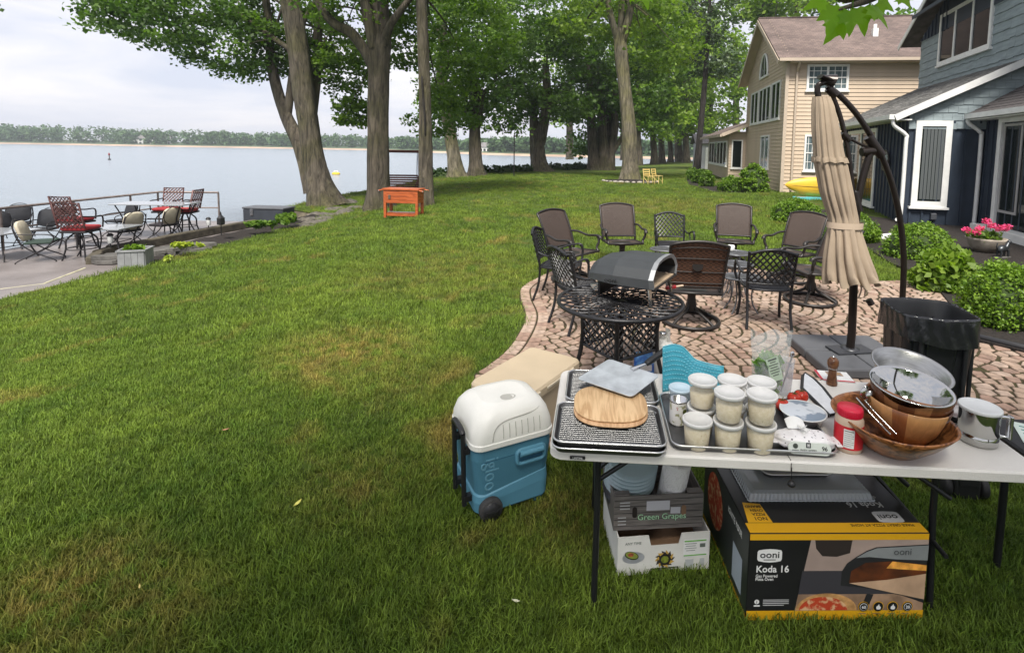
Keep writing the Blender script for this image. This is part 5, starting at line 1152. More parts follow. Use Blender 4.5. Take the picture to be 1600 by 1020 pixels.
for lx, s in ((.20, 1), (1.64, -1)):
    for ly in ((.10, .66) if s > 0 else (.20, .66)):
        lg = MB(); lg.tube([(lx, ly, TBZ - .05), (lx, ly, .42), (lx - s * .005, ly - (.02 if ly < .3 else -.02), 0.0)], .0135, 10); lg.build('leg', M_LEGT, tbl)
    br = MB(); br.tube([(lx, .10, TBZ - .07), (lx, .66, TBZ - .07)], .012, 8); br.tube([(lx, .10, .30), (lx, .66, .30)], .010, 8); br.tube([(lx, .38, .42), (lx + s * .30, .38, TBZ - .05)], .011, 8); br.tube([(lx, .105, .55), (lx + s * .22, .14, TBZ - .05)], .010, 8); br.build('brace', M_LEGT, tbl)
q = MB(); q.box((.115, -.0035, TBZ - .026), (.062, .006, .013), r=.002); bd = q.build('badge', M_BLK, tbl)
M_PW = mat('print_white', (.72, .72, .70), .5); M_PK = mat('print_black', (.012, .012, .013), .45)
text('lettering', 'LIFETIME', .0105, M_PW, bd, frame((.115, -.007, TBZ - .030), (1, 0, 0), (0, 0, 1)), .0004, 'CENTER')
q = MB(); q.tube([(.955, -.008, TBZ - .02), (.955, -.01, TBZ - .075)], .0015, 5); q.lathe([(0, -.014), (.013, -.008), (.016, 0), (.010, .01), (0, .013)], 12, (.955, -.012, TBZ - .085)); q.build('latch_knob', M_BLK, tbl)
def T(px, py, z): return on(px, py, z)
def tl_(name, label, cat, p, z, rz=TH, group=None): return thing(name, label, cat, (p.x, p.y, z), rz, group)
dv = Vector((math.sin(-TH), math.cos(TH), 0)); rv = Vector((math.cos(TH), math.sin(TH), 0))
# ---- sheet pans
M_ALU = mat('aluminium', (.60, .60, .59), .32, metal=1.0, var=.12, scale=9); M_ALUD = mat('pan_floor', (.17, .17, .17), .55, metal=1.0, var=.2, scale=5); M_WIRE = mat('rack_wire', (.25, .25, .25), .4, metal=1.0)
def sheet_pan(label, c, z, w, d, rz=TH, rack=False, group='sheet pans on the table'):
    t = tl_('sheet_pan', label, 'pan', c, z, rz, group); h = .026
    q = MB(); loft(q, [rrect(w - .035, d - .035, .03, 5, .0015), rrect(w - .012, d - .012, .04, 5, h)], cap1=False); loft(q, [rrect(w - .036, d - .036, .03, 5, .003), rrect(w - .014, d - .014, .04, 5, h)], cap1=False); q.build('pan_body', M_ALUD, t)
    q = MB(); q.tube(rrect(w - .008, d - .008, .042, 6, h), .0045, 6, closed=True); q.build('rolled_rim', M_ALU, t)
    if rack:
        q = MB(); W, D = w - .05, d - .05; zz = .019
        for i in range(int(W / .015)): x = -W / 2 + i * .015; q.tube([(x, -D / 2, zz), (x, D / 2, zz)], .0011, 4, caps=False, smooth=False)
        for i in range(int(D / .015)): y = -D / 2 + i * .015; q.tube([(-W / 2, y, zz + .001), (W / 2, y, zz + .001)], .0011, 4, caps=False, smooth=False)
        for x in (-W * .3, W * .3): q.tube([(x, -D / 2, zz - .003), (x, D / 2, zz - .003)], .0024, 5)
        q.tube(rrect(W, D, .02, 4, zz), .0024, 5, closed=True); q.build('wire_rack', M_WIRE, t)
    return t
c1 = T(953, 703, .765) + dv * .168
sheet_pan('lowest aluminium pan, under the front rack pan at the table edge', c1 + Vector((-.004, -.012, 0)), TBZ + .001, .462, .335)
sheet_pan('aluminium pan with wire rack at the front left of the table', c1 + Vector((.0, .004, 0)), TBZ + .018, .462, .335, TH, True)
c2 = T(957, 630, .765) + dv * .168
sheet_pan('aluminium pan with wire rack behind, under the metal peel', c2 + dv * .012, TBZ + .001, .45, .335, TH, True)
fl_, fr2 = T(1050, 697, .765), T(1317, 713, .765); c3 = (fl_ + fr2) / 2 + dv * .235
sheet_pan('large empty-bottomed sheet pan under the deli cups', c3, TBZ + .001, .665, .46)
ZP_ = TBZ + .005
# ---- wooden boards and metal peel
def woodmat(name, c1, c2, scale, rough=.45, stretch=(1, .08, 1), dist=1.5, bands=True):
    m = mat(name, c1, rough); t = m.node_tree; b = t.nodes['Principled BSDF']; c = t.nodes.new('ShaderNodeTexCoord'); p = t.nodes.new('ShaderNodeMapping'); p.inputs['Scale'].default_value = stretch
    n = t.nodes.new('ShaderNodeTexNoise'); n.inputs['Scale'].default_value = scale; n.inputs['Detail'].default_value = 6; n.inputs['Distortion'].default_value = dist; r = t.nodes.new('ShaderNodeValToRGB')
    e = r.color_ramp.elements; e[0].position = .38; e[0].color = (*c2, 1); e[1].position = .58; e[1].color = (*c1, 1)
    t.links.new(c.outputs['Object'], p.inputs[0]); t.links.new(p.outputs[0], n.inputs[0]); t.links.new(n.outputs['Fac'], r.inputs[0]); t.links.new(r.outputs[0], b.inputs['Base Color']); return m
M_PALEW = woodmat('pale_wood', (.70, .48, .26), (.50, .30, .14), 40)
M_PALEW2 = woodmat('pale_wood_lower', (.62, .39, .21), (.47, .27, .13), 40)
cb = T(954, 632, .80)
for i, (lab, dz, off, mt_) in enumerate((('lower of two thin pale wooden pizza boards', .787, -.012, M_PALEW2), ('upper of two thin pale wooden pizza boards, under the metal peel', .797, .012, M_PALEW))):
    t = tl_('wooden_board', lab, 'board', cb + dv * off, dz, TH - .03 + i * .05, 'wooden pizza boards'); q = MB(); q.lathe([(.0, 0), (.158, 0), (.165, .003), (.165, .006), (.161, .009), (0, .009)], 56, sq=.12); q.build('board', mt_, t)
corners = [T(901, 592, .822), T(952, 561, .836), T(1031, 587, .836), T(987, 621, .818)]; cc = sum(corners, Vector()) / 4
pl_ = thing('metal_peel', 'square metal pizza peel with black handle lying on the wooden boards', 'pizza peel', (cc.x, cc.y, cc.z))
P = [c - cc for c in corners]
def pq(u, v): a = P[0].lerp(P[3], u); b_ = P[1].lerp(P[2], u); r = a.lerp(b_, v); return r
loop = []
for i in range(4):
    a, b_, c = P[i - 1], P[i], P[(i + 1) % 4]
    for k in range(5):
        t = k / 4; p_ = b_ + (a - b_).normalized() * .025; r_ = b_ + (c - b_).normalized() * .025; loop.append(p_ * (1 - t) ** 2 + b_ * 2 * t * (1 - t) + r_ * t * t)
q = MB(); loft(q, [[tuple(p) for p in loop], [tuple(p + Vector((0, 0, .0025))) for p in loop]]); q.build('blade', mat('peel_metal', (.66, .69, .70), .45, metal=.85, var=.16, scale=11), pl_)
h0 = T(998, 574, .842) - cc; h1 = T(1010, 568, .85) - cc; h2 = T(1043, 545, .90) - cc
q = MB(); q.tube([P[1].lerp(P[2], .52) + Vector((-.02, -.03, .004)), P[1].lerp(P[2], .56) + Vector((.0, -.005, .008)), h1], [.016, .012, .009], 8, flat=.5); q.build('neck', M_STEEL, pl_)
q = MB(); q.tube(bez([h1, h1.lerp(h2, .5), h2], 4), [.016, .018, .019, .019, .019, .020, .021, .021, .014], 10, flat=.8); q.build('handle', M_BLK, pl_)
# ---- deli cups
mcup = mat('deli_plastic', (.82, .82, .80), .3, alpha=.24); mlid = mat('deli_lid', (.76, .755, .73), .35, alpha=.80)
msal = mat('pasta_salad', (.60, .50, .31), .6, col2=(.70, .61, .42), scale=60, bump=.2, bscale=120); t_ = msal.node_tree
vn = t_.nodes.new('ShaderNodeTexVoronoi'); vn.inputs['Scale'].default_value = 75; rr_ = t_.nodes.new('ShaderNodeValToRGB'); rr_.color_ramp.elements[0].position = .10; rr_.color_ramp.elements[0].color = (1, 1, 1, 1); rr_.color_ramp.elements[1].position = .17; rr_.color_ramp.elements[1].color = (0, 0, 0, 1)
n3 = t_.nodes.new('ShaderNodeTexNoise'); n3.inputs['Scale'].default_value = 22; r3 = t_.nodes.new('ShaderNodeValToRGB'); r3.color_ramp.elements[0].position = .5; r3.color_ramp.elements[1].position = .56; mlt = t_.nodes.new('ShaderNodeMath'); mlt.operation = 'MULTIPLY'
xm = t_.nodes.new('ShaderNodeMix'); xm.data_type = 'RGBA'; xm.inputs[7].default_value = (.20, .20, .07, 1); bs_ = t_.nodes['Principled BSDF']; old = bs_.inputs['Base Color'].links[0].from_socket; tcn = t_.nodes.new('ShaderNodeTexCoord')
t_.links.new(tcn.outputs['Object'], vn.inputs[0]); t_.links.new(tcn.outputs['Object'], n3.inputs[0]); t_.links.new(vn.outputs[0], rr_.inputs[0]); t_.links.new(n3.outputs['Fac'], r3.inputs[0]); t_.links.new(rr_.outputs[0], mlt.inputs[0]); t_.links.new(r3.outputs[0], mlt.inputs[1]); t_.links.new(mlt.outputs[0], xm.inputs[0]); t_.links.new(old, xm.inputs[6]); t_.links.new(xm.outputs[2], bs_.inputs['Base Color'])
CH = .112
cup0 = None
def deli(label, p, z, fill=.74, rz=0.0):
    t = thing('deli_cup', label, 'food container', (p.x, p.y, z), rz, 'lidded deli cups of salad')
    q = MB(); q.lathe([(.0, 0), (.044, 0), (.0475, .004), (.0565, CH - .004)], 32); q.build('cup', mcup, t)
    f = CH * fill; q = MB(); q.lathe([(0, .0015), (.0435, .0015), (.0465, .005), (.0475 + .0085 * fill - .0012, f)] + [(.03, f + .006), (0, f + .009)], 30); q.build('salad', msal, t)
    q = MB(); q.lathe([(.0565, CH - .012), (.0605, CH - .011), (.0612, CH + .001), (.0585, CH + .004), (.0545, CH + .003), (.053, CH - .003), (0, CH - .003)], 36); q.build('lid', mlid, t); return t
def spot(px, py, z): p = on(px, py, z); return p
r1 = [spot(1090, 655, ZP_ + CH), spot(1138, 657, ZP_ + CH), spot(1189, 660, ZP_ + CH)]
r2 = [spot(1098, 593, ZP_ + 2 * CH + .006), spot(1144, 593, ZP_ + 2 * CH + .006), spot(1190, 596, ZP_ + 2 * CH + .006)]
for i, (p, lab) in enumerate(zip(r1, ('single unstacked deli cup at the front left of the pan', 'bottom deli cup in the middle of the front row', 'bottom deli cup at the right of the front row'))): deli(lab, p, ZP_, (.80, .86, .84)[i], i)
for i, (p, lab) in enumerate(zip(r2, ('bottom deli cup at the left of the back row', 'bottom deli cup in the middle of the back row', 'bottom deli cup at the right of the back row'))): deli(lab, p, ZP_, .8, i + 3)
deli('top deli cup on the middle stack of the front row', r1[1] + Vector((.001, .004, 0)), ZP_ + CH + .006, .66, 1.5); deli('top deli cup on the right stack of the front row', r1[2] + Vector((.0, .003, 0)), ZP_ + CH + .006, .66, 2.5)
deli('top deli cup on the left stack of the back row', r2[0], ZP_ + CH + .006, .58, .8); deli('top deli cup on the middle stack of the back row', r2[1], ZP_ + CH + .006, .6, 2); deli('top deli cup on the right stack of the back row', r2[2], ZP_ + CH + .006, .6, 3)
# ---- opened tin and lidded tub
p = on(1061, 667, ZP_) + dv * .037; t = tl_('tin_can', 'opened tin can with printed label beside the deli cups', 'can', p, ZP_)
M_LABEL = mat('can_label', (.74, .72, .68), .4, col2=(.30, .30, .16), scale=38, lo=.56, hi=.62); q = MB(); q.lathe([(.038, .006), (.038, .102)], 28, caps=False); q.build('label', M_LABEL, t)
q = MB(); q.lathe([(0, 0), (.037, 0), (.0388, .003), (.0375, .006), (.0375, .104), (.039, .107), (.0385, .11), (.036, .109), (.0355, .07), (0, .07)], 28); q.build('can_body', M_STEEL, t)
q = MB(); q.lathe([(0, .078), (.035, .076)][::-1], 20); q.build('can_contents', mat('olive_brine', (.10, .085, .03), .3), t)
text('lettering', 'ZE', .018, mat('print_red', (.45, .03, .03), .5), t, frame((-.012, -.0385, .075), (.86, .3, .3), (-.25, 0, 1)), .0006)
q = MB(); q.lathe([(0, .0), (.011, 0)][::-1], 16, M=frame((.022, -.0325, .068), (.83, .55, 0), (0, 0, 1)) @ Matrix.Translation((0, 0, .0006))); q.lathe([(0, .0), (.012, 0)][::-1], 16, M=frame((.023, -.0318, .035), (.83, .55, 0), (0, 0, 1)) @ Matrix.Translation((0, 0, .0006)), sy=1.6); q.build('olive_print', mat('olive_green', (.14, .17, .03), .5), t)
p = on(1063, 604, .85); t = tl_('plastic_tub', 'clear plastic tub with pale blue lid behind the tin can', 'food container', p, ZP_)
q = MB(); q.lathe([(0, 0), (.042, 0), (.05, .095)], 28); q.build('tub', mat('blueish_clear', (.62, .74, .80), .2, alpha=.45), t); q = MB(); q.lathe([(.05, .09), (.0535, .092), (.054, .102), (.05, .105), (.046, .099), (0, .099)], 30); q.build('lid', mat('pale_blue_lid', (.55, .68, .76), .25, alpha=.85), t)
# ---- turquoise sheet standing behind the cups
a = on(1048, 606, TBZ + .002); a = Vector((a.x, 2.50, 0)); L = .30; xb = (1047 - PPX) / F * 2.50
t = thing('turquoise_mat', 'turquoise dotted plastic mat standing up behind the deli cups', 'mat', (xb, 2.50, TBZ + .001), TH)
top_l = at(1048, 546, 2.5).z - TBZ - .001; top_r = at(1136, 573, 2.5).z - TBZ - .001
def tm_(u, v, o=0):
    h = lerp([0, .18, .35, .55, 1], [top_l - .006, top_l, top_l * .86 + top_r * .14, top_r + .012, top_r], u); return (L * u, .03 * math.sin(u * 5) + .05 * v + o, h * v)
q = MB(); q.sheet(lambda u, v: tm_(u, v), 30, 12); mo = q.build('mat_sheet', mat('turquoise', (.06, .36, .47), .4, var=.12, scale=12), t); md_ = mo.modifiers.new('solid', 'SOLIDIFY'); md_.thickness = .004
q = MB()
for i in range(22):
    for j in range(9):
        c = Vector(tm_((i + .5 + (j % 2) * .5) / 23, (j + .6) / 10, -.003)); q.box(c, (.0085, .003, .006), r=.001, seg=1)
q.tube([tm_(u, 1) for u in np.linspace(0, 1, 20)], .003, 5); o_ = q.build('raised_dots', mat('turquoise_light', (.16, .50, .60), .4), t); o_['kind'] = 'stuff'
# ---- salad bag
p = on(1216, 606, TBZ); yb = 2.46; sbx = (1216 - PPX) / F * yb; t = thing('salad_bag', 'clear bag of green lettuce with a printed label', 'bag', (sbx, yb, TBZ + .004), 0)
BH = at(1216, 520, yb).z - TBZ - .004
def bagf(u, v, k=1.0):
    a = 6.283 * u; w = (.055 + .05 * v) * k; d = (.05 * math.sin(math.pi * min(1, .25 + v * .75)) + .006) * k; x = w * math.cos(a) + .02 * v - .01; return (x, d * math.sin(a) + .008 * math.sin(a * 6 + v * 9), BH * v * (1 + .05 * math.sin(a * 3)) + .006 * math.cos(a * 4))
q = MB(); q.sheet(lambda u, v: bagf(u, v), 36, 16, closeu=True); q.build('bag_film', mat('bag_film', (.80, .84, .82), .12, alpha=.30, spec=.9, bump=.6, bscale=18), t)
rng = np.random.default_rng(9); C = [(rng.normal() * .022, rng.normal() * .012, BH * (.12 + .5 * rng.random())) for _ in range(90)]; V, T_ = leaf_soup(C, .024, 4, .055, rng, 1.0, up=0); put('lettuce', soup_mesh('lettuce', V, T_, leafmat('lettuce', (.05, .18, .02), (.30, .46, .12), .35, .4)), t)
q = MB(); Ml = frame((-.005, -.058, BH * .30), (.95, .12, .28), (-.28, .02, .95)); q.box((.032, .06, 0), (.062, .115, .001), M=Ml); lb_ = q.build('label', mat('label_green', (.50, .62, .47), .5), t)
for k in range(7): MB().box((.032, .11 - k * .013, .001), ((.045, .03, .05, .038, .05, .044, .03)[k], .005 if k else .009, .0006), M=Ml).build('print_line', mat('print_grey', (.12, .14, .12), .5), lb_)
# ---- clear cup with a spoon, tomatoes
yb = 2.50; t = thing('clear_cup', 'clear plastic cup holding a steel spoon beside the salad bag', 'cup', ((1243 - PPX) / F * yb, yb, TBZ + .004), 0); hh = at(1243, 563, yb).z - TBZ
q = MB(); q.lathe([(0, 0), (.032, 0), (.044, hh), (.046, hh + .002), (.043, hh), (.031, .004), (0, .004)], 28); q.build('cup', mat('clear_cup', (.80, .82, .85), .08, alpha=.32, spec=.9), t); q = MB(); q.tube([(-.015, 0, .01), (.03, -.005, hh + .02)], .004, 6); q.lathe([(0, 0), (.012, .012), (.010, .03), (0, .036)], 10, (.03, -.005, hh + .01), sy=.4); q.build('spoon', M_STEEL, t)
M_TOM = mat('tomato', (.50, .035, .015), .22, var=.2, scale=20); M_STEM = mat('tomato_stem', (.06, .08, .02), .7)
for i, (px, py, lab) in enumerate(((1222, 632, 'halved red tomato tucked beside the deli cups'), (1241, 622, 'ripe red tomato with green stem behind the round tub'), (1252, 618, 'ripe red tomato at the right, half hidden by the round tub'))):
    p = on(px, py, ZP_ + .03); t = tl_('tomato', lab, 'tomato', p, ZP_, 0, 'tomatoes'); q = MB(); q.lathe([(0, .001), (.018, .003), (.031, .018), (.033, .032), (.026, .048), (.010, .053), (0, .050)], 20); q.build('fruit', M_TOM, t)
    q = MB()
    for k in range(5): a = k * 1.257; q.tube([(0, 0, .051), (.010 * math.cos(a), .010 * math.sin(a), .056), (.02 * math.cos(a), .02 * math.sin(a), .052)], [.002, .0016, .0008], 4)
    q.tube([(0, 0, .05), (.004, .002, .066)], .002, 5); q.build('stem', M_STEM, t)
# ---- round tub with film lid
p = on(1255, 638, .80); t = tl_('round_tub', 'shallow round tub with torn foil lid in the large pan', 'food container', p, ZP_); q = MB(); q.lathe([(0, 0), (.075, 0), (.092, .04), (.1, .044), (.1, .047), (.094, .046)], 36); q.build('tub', mat('tub_white', (.70, .71, .69), .4), t)
M_FILM = mat('torn_foil', (.62, .66, .70), .3, col2=(.22, .28, .35), scale=7, metal=.2, lo=.48, hi=.52); q = MB(); q.lathe([(0, .050), (.05, .049), (.093, .046)][::-1], 36); q.build('foil_lid', M_FILM, t)
# ---- baby wipes
a, b_ = on(1222, 708, ZP_), on(1310, 716, ZP_); c = (a + b_) / 2 + Vector((0, .055, 0)); t = thing('wipes_pack', 'white speckled pack of baby wipes with its flap open', 'wipes', (c.x, c.y, ZP_ + .002), TH - .04)
M_SPK = mat('wipes_print', (.74, .72, .72), .4); tt = M_SPK.node_tree; b5 = tt.nodes['Principled BSDF']; tc5 = tt.nodes.new('ShaderNodeTexCoord'); v5 = tt.nodes.new('ShaderNodeTexVoronoi'); v5.inputs['Scale'].default_value = 62; r5 = tt.nodes.new('ShaderNodeValToRGB'); e5 = r5.color_ramp.elements; e5[0].position = .20; e5[0].color = (.10, .09, .10, 1); e5[1].position = .26; e5[1].color = (.74, .72, .72, 1); n5 = tt.nodes.new('ShaderNodeTexNoise'); n5.inputs['Scale'].default_value = 45; x5 = tt.nodes.new('ShaderNodeMix'); x5.data_type = 'RGBA'; x5.inputs[7].default_value = (.74, .72, .72, 1); r6 = tt.nodes.new('ShaderNodeValToRGB'); r6.color_ramp.elements[0].position = .48; r6.color_ramp.elements[1].position = .56
tt.links.new(tc5.outputs['Object'], v5.inputs[0]); tt.links.new(tc5.outputs['Object'], n5.inputs[0]); tt.links.new(v5.outputs[0], r5.inputs[0]); tt.links.new(n5.outputs['Fac'], r6.inputs[0]); tt.links.new(r6.outputs[0], x5.inputs[0]); tt.links.new(r5.outputs[0], x5.inputs[6]); tt.links.new(x5.outputs[2], b5.inputs['Base Color'])
WW, WD, WH = .118, .06, .068
def pack(u, v):
    a = 6.283 * u; k = math.cos(math.pi * (v - .5)) ** .35 if 0 < v < 1 else 0.02; e_ = 4.0; q_ = 1 / ((abs(math.cos(a)) ** e_ + abs(math.sin(a)) ** e_) ** (1 / e_))
    return (-WW + 2 * WW * v + .003 * math.sin(a * 5), WD * k * q_ * math.cos(a) * .92, WH / 2 + WH / 2 * k * q_ * math.sin(a) * (.92 if math.sin(a) > 0 else 1) + .003 * math.sin(v * 25) * max(0, math.sin(a)))
q = MB(); q.sheet(pack, 40, 26, closeu=True); q.build('pack_body', M_SPK, t)
for s in (-1, 1): MB().box((s * (WW + .008), 0, WH / 2), (.022, .075, .003), r=.001).build('end_seal', M_SPK, t)
Mf = frame((0, -WD * .965, .030), (1, 0, 0), (0, .20, 1)); q = MB(); loft(q, [[(x, y, -.004) for x, y, _ in rrect(.165, .046, .022)], [(x, y, .0035) for x, y, _ in rrect(.165, .046, .022)]], M=Mf); lb_ = q.build('label', mat('wipes_label', (.66, .70, .64), .4), t)
Mt = Mf @ Matrix.Translation((0, 0, .004)); text('lettering', 'BABY WIPES', .0115, M_PK, lb_, Mt @ Matrix.Translation((-.005, -.010, 0)), .0003, 'CENTER'); text('lettering', '96', .022, M_PK, lb_, Mt @ Matrix.Translation((.057, -.004, 0)), .0003, 'CENTER', 1, .0004)
q = MB(); q.box((-.005, .013, 0), (.018, .020, .0006), M=Mt); q.build('logo_block', M_PK, lb_); q = MB(); q.box((-.0075, .013, .0006), (.003, .012, .0005), M=Mt); q.box((-.0025, .013, .0006), (.003, .012, .0005), M=Mt); q.box((-.005, .013, .0006), (.003, .003, .0005), M=Mt); q.build('logo_mark', M_PW, lb_)
q = MB(); q.lathe([(.0085, 0), (.010, 0)], 20, M=Mt @ Matrix.Translation((-.055, .008, .0005))); q.box((-.055, -.008, 0), (.026, .003, .0005), M=Mt); q.box((-.055, -.013, 0), (.02, .003, .0005), M=Mt); q.box((.057, -.011, 0), (.02, .0025, .0005), M=Mt); q.build('small_print', MATS['print_grey'], lb_)
q = MB(); q.sheet(lambda u, v: (-.062 + .075 * u, .015 + .05 * v, WH + .002 + .028 * v * math.sin(math.pi * (.15 + .7 * u))), 10, 8); fo = q.build('flap', mat('flap_white', (.74, .74, .72), .35), t)
q = MB(); q.sheet(lambda u, v: (-.02 + .035 * u + .01 * math.sin(v * 6), .01 * math.cos(u * 7), WH - .004 + .026 * v), 8, 8); q.build('wipe_tissue', M_PW, t)
# ---- seasoning jar
p = on(1334, 711, TBZ) + dv * .052; t = tl_('seasoning_jar', 'seasoning jar with red cap and red label', 'jar', p, TBZ + .001, -.25); q = MB(); q.lathe([(0, 0), (.050, 0), (.054, .006), (.054, .125), (.046, .143), (.043, .146)], 32); q.build('jar_body', mat('jar_beige', (.50, .38, .28), .25), t)
q = MB(); q.lathe([(.0545, .018), (.0545, .112)], 40); q.build('label', mat('label_red', (.52, .012, .022), .35, var=.12, scale=30), t)
q = MB(); q.sheet(lambda u, v: (.0551 * math.cos(-2.15 + .72 * u), .0551 * math.sin(-2.15 + .72 * u), .026 + .076 * v), 8, 2); lw = q.build('nutrition_panel', M_PW, t)
for k in range(8):
    q = MB(); q.sheet(lambda u, v, k=k: (.0555 * math.cos(-2.10 + (.62 if k % 3 else .5) * u), .0555 * math.sin(-2.10 + (.62 if k % 3 else .5) * u), .034 + .0085 * k + (.0035 if k == 7 else .0016) * v), 6, 2); q.build('print_line', MATS['print_grey'], lw)
q = MB(); q.lathe([(.046, .142), (.0475, .144), (.0475, .172), (.045, .176), (0, .176)], 36); 
for k in range(36): a = k * .1745; q.box((.0475 * math.cos(a), .0475 * math.sin(a), .158), (.002, .003, .024), rz=a)
q.build('cap', mat('cap_red', (.55, .012, .04), .35), t)
# ---- white board with dark rim, booklet, pepper mill
pts = [on(*q_, TBZ + .01) for q_ in ((1253, 606), (1254, 588), (1258, 583), (1272, 592), (1286, 606), (1300, 624), (1314, 645), (1296, 649))]; c = sum(pts, Vector()) / len(pts); t = thing('cutting_board', 'curved white board with black rim behind the round tub', 'board', (c.x, c.y, TBZ + .001))
loop = [tuple((p - c).xy) for p in pts]; q = MB(); q.prism(loop, 0, .012); q.build('board', mat('board_white', (.66, .68, .70), .4, var=.06, scale=40), t); q = MB(); q.tube([(x, y, .008) for x, y in loop], .009, 6, closed=True); q.build('rim', M_BLK, t)
p = on(1297, 588, TBZ); t = thing('booklet', 'red bordered recipe booklet lying by the pepper mill', 'booklet', (p.x, p.y, TBZ + .001), -.15); MB().box((.02, 0, .0015), (.17, .13, .003)).build('page', M_PW, t); q = MB()
for (x, y, w, h) in ((-.058, 0, .014, .128), (.02, -.058, .168, .012)): q.box((x, y, .0036), (w, h, .001))
q.build('border', mat('print_red2', (.50, .03, .05), .5), t); q = MB(); q.box((.03, .03, .0036), (.08, .05, .001)); q.build('photo_print', mat('food_photo', (.50, .28, .10), .5, col2=(.12, .16, .22), scale=30), t)
yb = 2.62; t = thing('pepper_mill', 'small turned wooden pepper mill behind the wooden bowl', 'pepper mill', ((1320 - PPX) / F * yb, yb, TBZ + .001)); M_WALN = woodmat('walnut', (.20, .085, .035), (.09, .035, .015), 30, .3); H_ = at(1320, 557, yb).z - TBZ
q = MB(); q.lathe([(0, 0), (.026, 0), (.027, .01), (.020, H_ * .35), (.019, H_ * .55), (.022, H_ * .60)], 20); q.build('mill_body', M_WALN, t); q = MB(); q.lathe([(.022, H_ * .605), (.028, H_ * .72), (.027, H_ * .84), (.018, H_ * .93), (0, H_ * .94)], 20); q.build('mill_head', M_WALN, t); q = MB(); q.lathe([(.021, H_ * .57), (.0225, H_ * .585), (.021, H_ * .60)], 18); q.lathe([(.004, H_ * .93), (.007, H_ * .97), (.005, H_), (0, H_)], 10); q.build('metal_ring', M_STEEL, t)
# ---- bowls
def stave_mat(name, cols, n_, seed=0):
    m = mat(name, cols[0], .32, coat=.3); t = m.node_tree; b = t.nodes['Principled BSDF']; c = t.nodes.new('ShaderNodeTexCoord'); s = t.nodes.new('ShaderNodeSeparateXYZ'); a = t.nodes.new('ShaderNodeMath'); a.operation = 'ARCTAN2'
    k = t.nodes.new('ShaderNodeMath'); k.operation = 'MULTIPLY'; k.inputs[1].default_value = n_ / 6.2832; f = t.nodes.new('ShaderNodeMath'); f.operation = 'FLOOR'; w = t.nodes.new('ShaderNodeTexWhiteNoise'); w.noise_dimensions = '1D'
    r = t.nodes.new('ShaderNodeValToRGB'); r.color_ramp.interpolation = 'CONSTANT'; e = r.color_ramp.elements; e[0].color = (*cols[0], 1); e[1].position = .45; e[1].color = (*cols[1], 1); e3 = e.new(.75); e3.color = (*cols[2], 1)
    n = t.nodes.new('ShaderNodeTexNoise'); n.inputs['Scale'].default_value = 26; n.inputs['Detail'].default_value = 6; n.inputs['Distortion'].default_value = 1.5; mp5 = t.nodes.new('ShaderNodeMapping'); mp5.inputs['Scale'].default_value = (1, 1, .25); x = t.nodes.new('ShaderNodeMix'); x.data_type = 'RGBA'; x.blend_type = 'OVERLAY'; x.inputs[0].default_value = .45
    t.links.new(c.outputs['Object'], s.inputs[0]); t.links.new(s.outputs[1], a.inputs[0]); t.links.new(s.outputs[0], a.inputs[1]); t.links.new(a.outputs[0], k.inputs[0]); t.links.new(k.outputs[0], f.inputs[0]); t.links.new(f.outputs[0], w.inputs['W']); t.links.new(w.outputs['Value'], r.inputs[0])
    t.links.new(c.outputs['Object'], mp5.inputs[0]); t.links.new(mp5.outputs[0], n.inputs[0]); t.links.new(r.outputs[0], x.inputs[6]); t.links.new(n.outputs['Fac'], x.inputs[7]); t.links.new(x.outputs[2], b.inputs['Base Color']); return m
M_ACA = woodmat('acacia', (.36, .145, .048), (.085, .028, .010), 8, .3, (1, 1, 1.6), 4.5); M_STAVE = stave_mat('acacia_staves', ((.07, .022, .009), (.46, .23, .085), (.24, .085, .03)), 18); M_STAVE2 = stave_mat('acacia_staves_dark', ((.075, .026, .012), (.14, .05, .02), (.30, .13, .05)), 16)
bc = on(1394, 655, .86); t = tl_('wooden_bowl', 'large flared acacia bowl at the bottom of the bowl stack', 'bowl', bc, TBZ + .001, TH + .35, 'wooden salad bowls'); BRAD = .218
q = MB(); q.lathe([(0, .0), (.085, 0), (.11, .012), (.162, .06), (.201, .108), (BRAD, .132), (BRAD - .004, .136), (BRAD - .014, .126), (.185, .098), (.148, .055), (.095, .02), (0, .014)], 60, sq=.05); q.build('bowl', M_ACA, t)
def tilt(t, ax, ay): t.rotation_euler = (ax, ay, t.rotation_euler.z)
b2 = at(1417, 622, bc.y + .03); zb2 = TBZ + .035
t = thing('wooden_bowl', 'middle wooden bowl of pale and dark staves in the stack', 'bowl', (b2.x - .005, b2.y, zb2), .3, 'wooden salad bowls'); t.scale = (.9, .9, 1.0); q = MB(); q.lathe([(0, 0), (.075, 0), (.10, .012), (.135, .06), (.16, .12), (.172, .165), (.168, .168), (.160, .160), (.148, .12), (.12, .06), (.09, .02), (0, .016)], 56); q.build('bowl', M_STAVE, t); tilt(t, .05, .01)
t = thing('wooden_bowl', 'upper dark wooden bowl holding the steel bowl', 'bowl', (b2.x, b2.y + .002, zb2 + .042), 1.1, 'wooden salad bowls'); t.scale = (.9, .9, 1.0); q = MB(); q.lathe([(0, 0), (.07, 0), (.095, .012), (.13, .06), (.156, .12), (.170, .168), (.166, .171), (.158, .163), (.144, .12), (.116, .06), (.085, .02), (0, .016)], 56); q.build('bowl', M_STAVE2, t); tilt(t, .09, .02)
M_POL = mat('polished_steel', (.50, .50, .485), .07, metal=1.0); M_BRSH = mat('brushed_steel', (.40, .40, .39), .36, metal=1.0, var=.12, scale=14, stretch=(1, 1, 12))
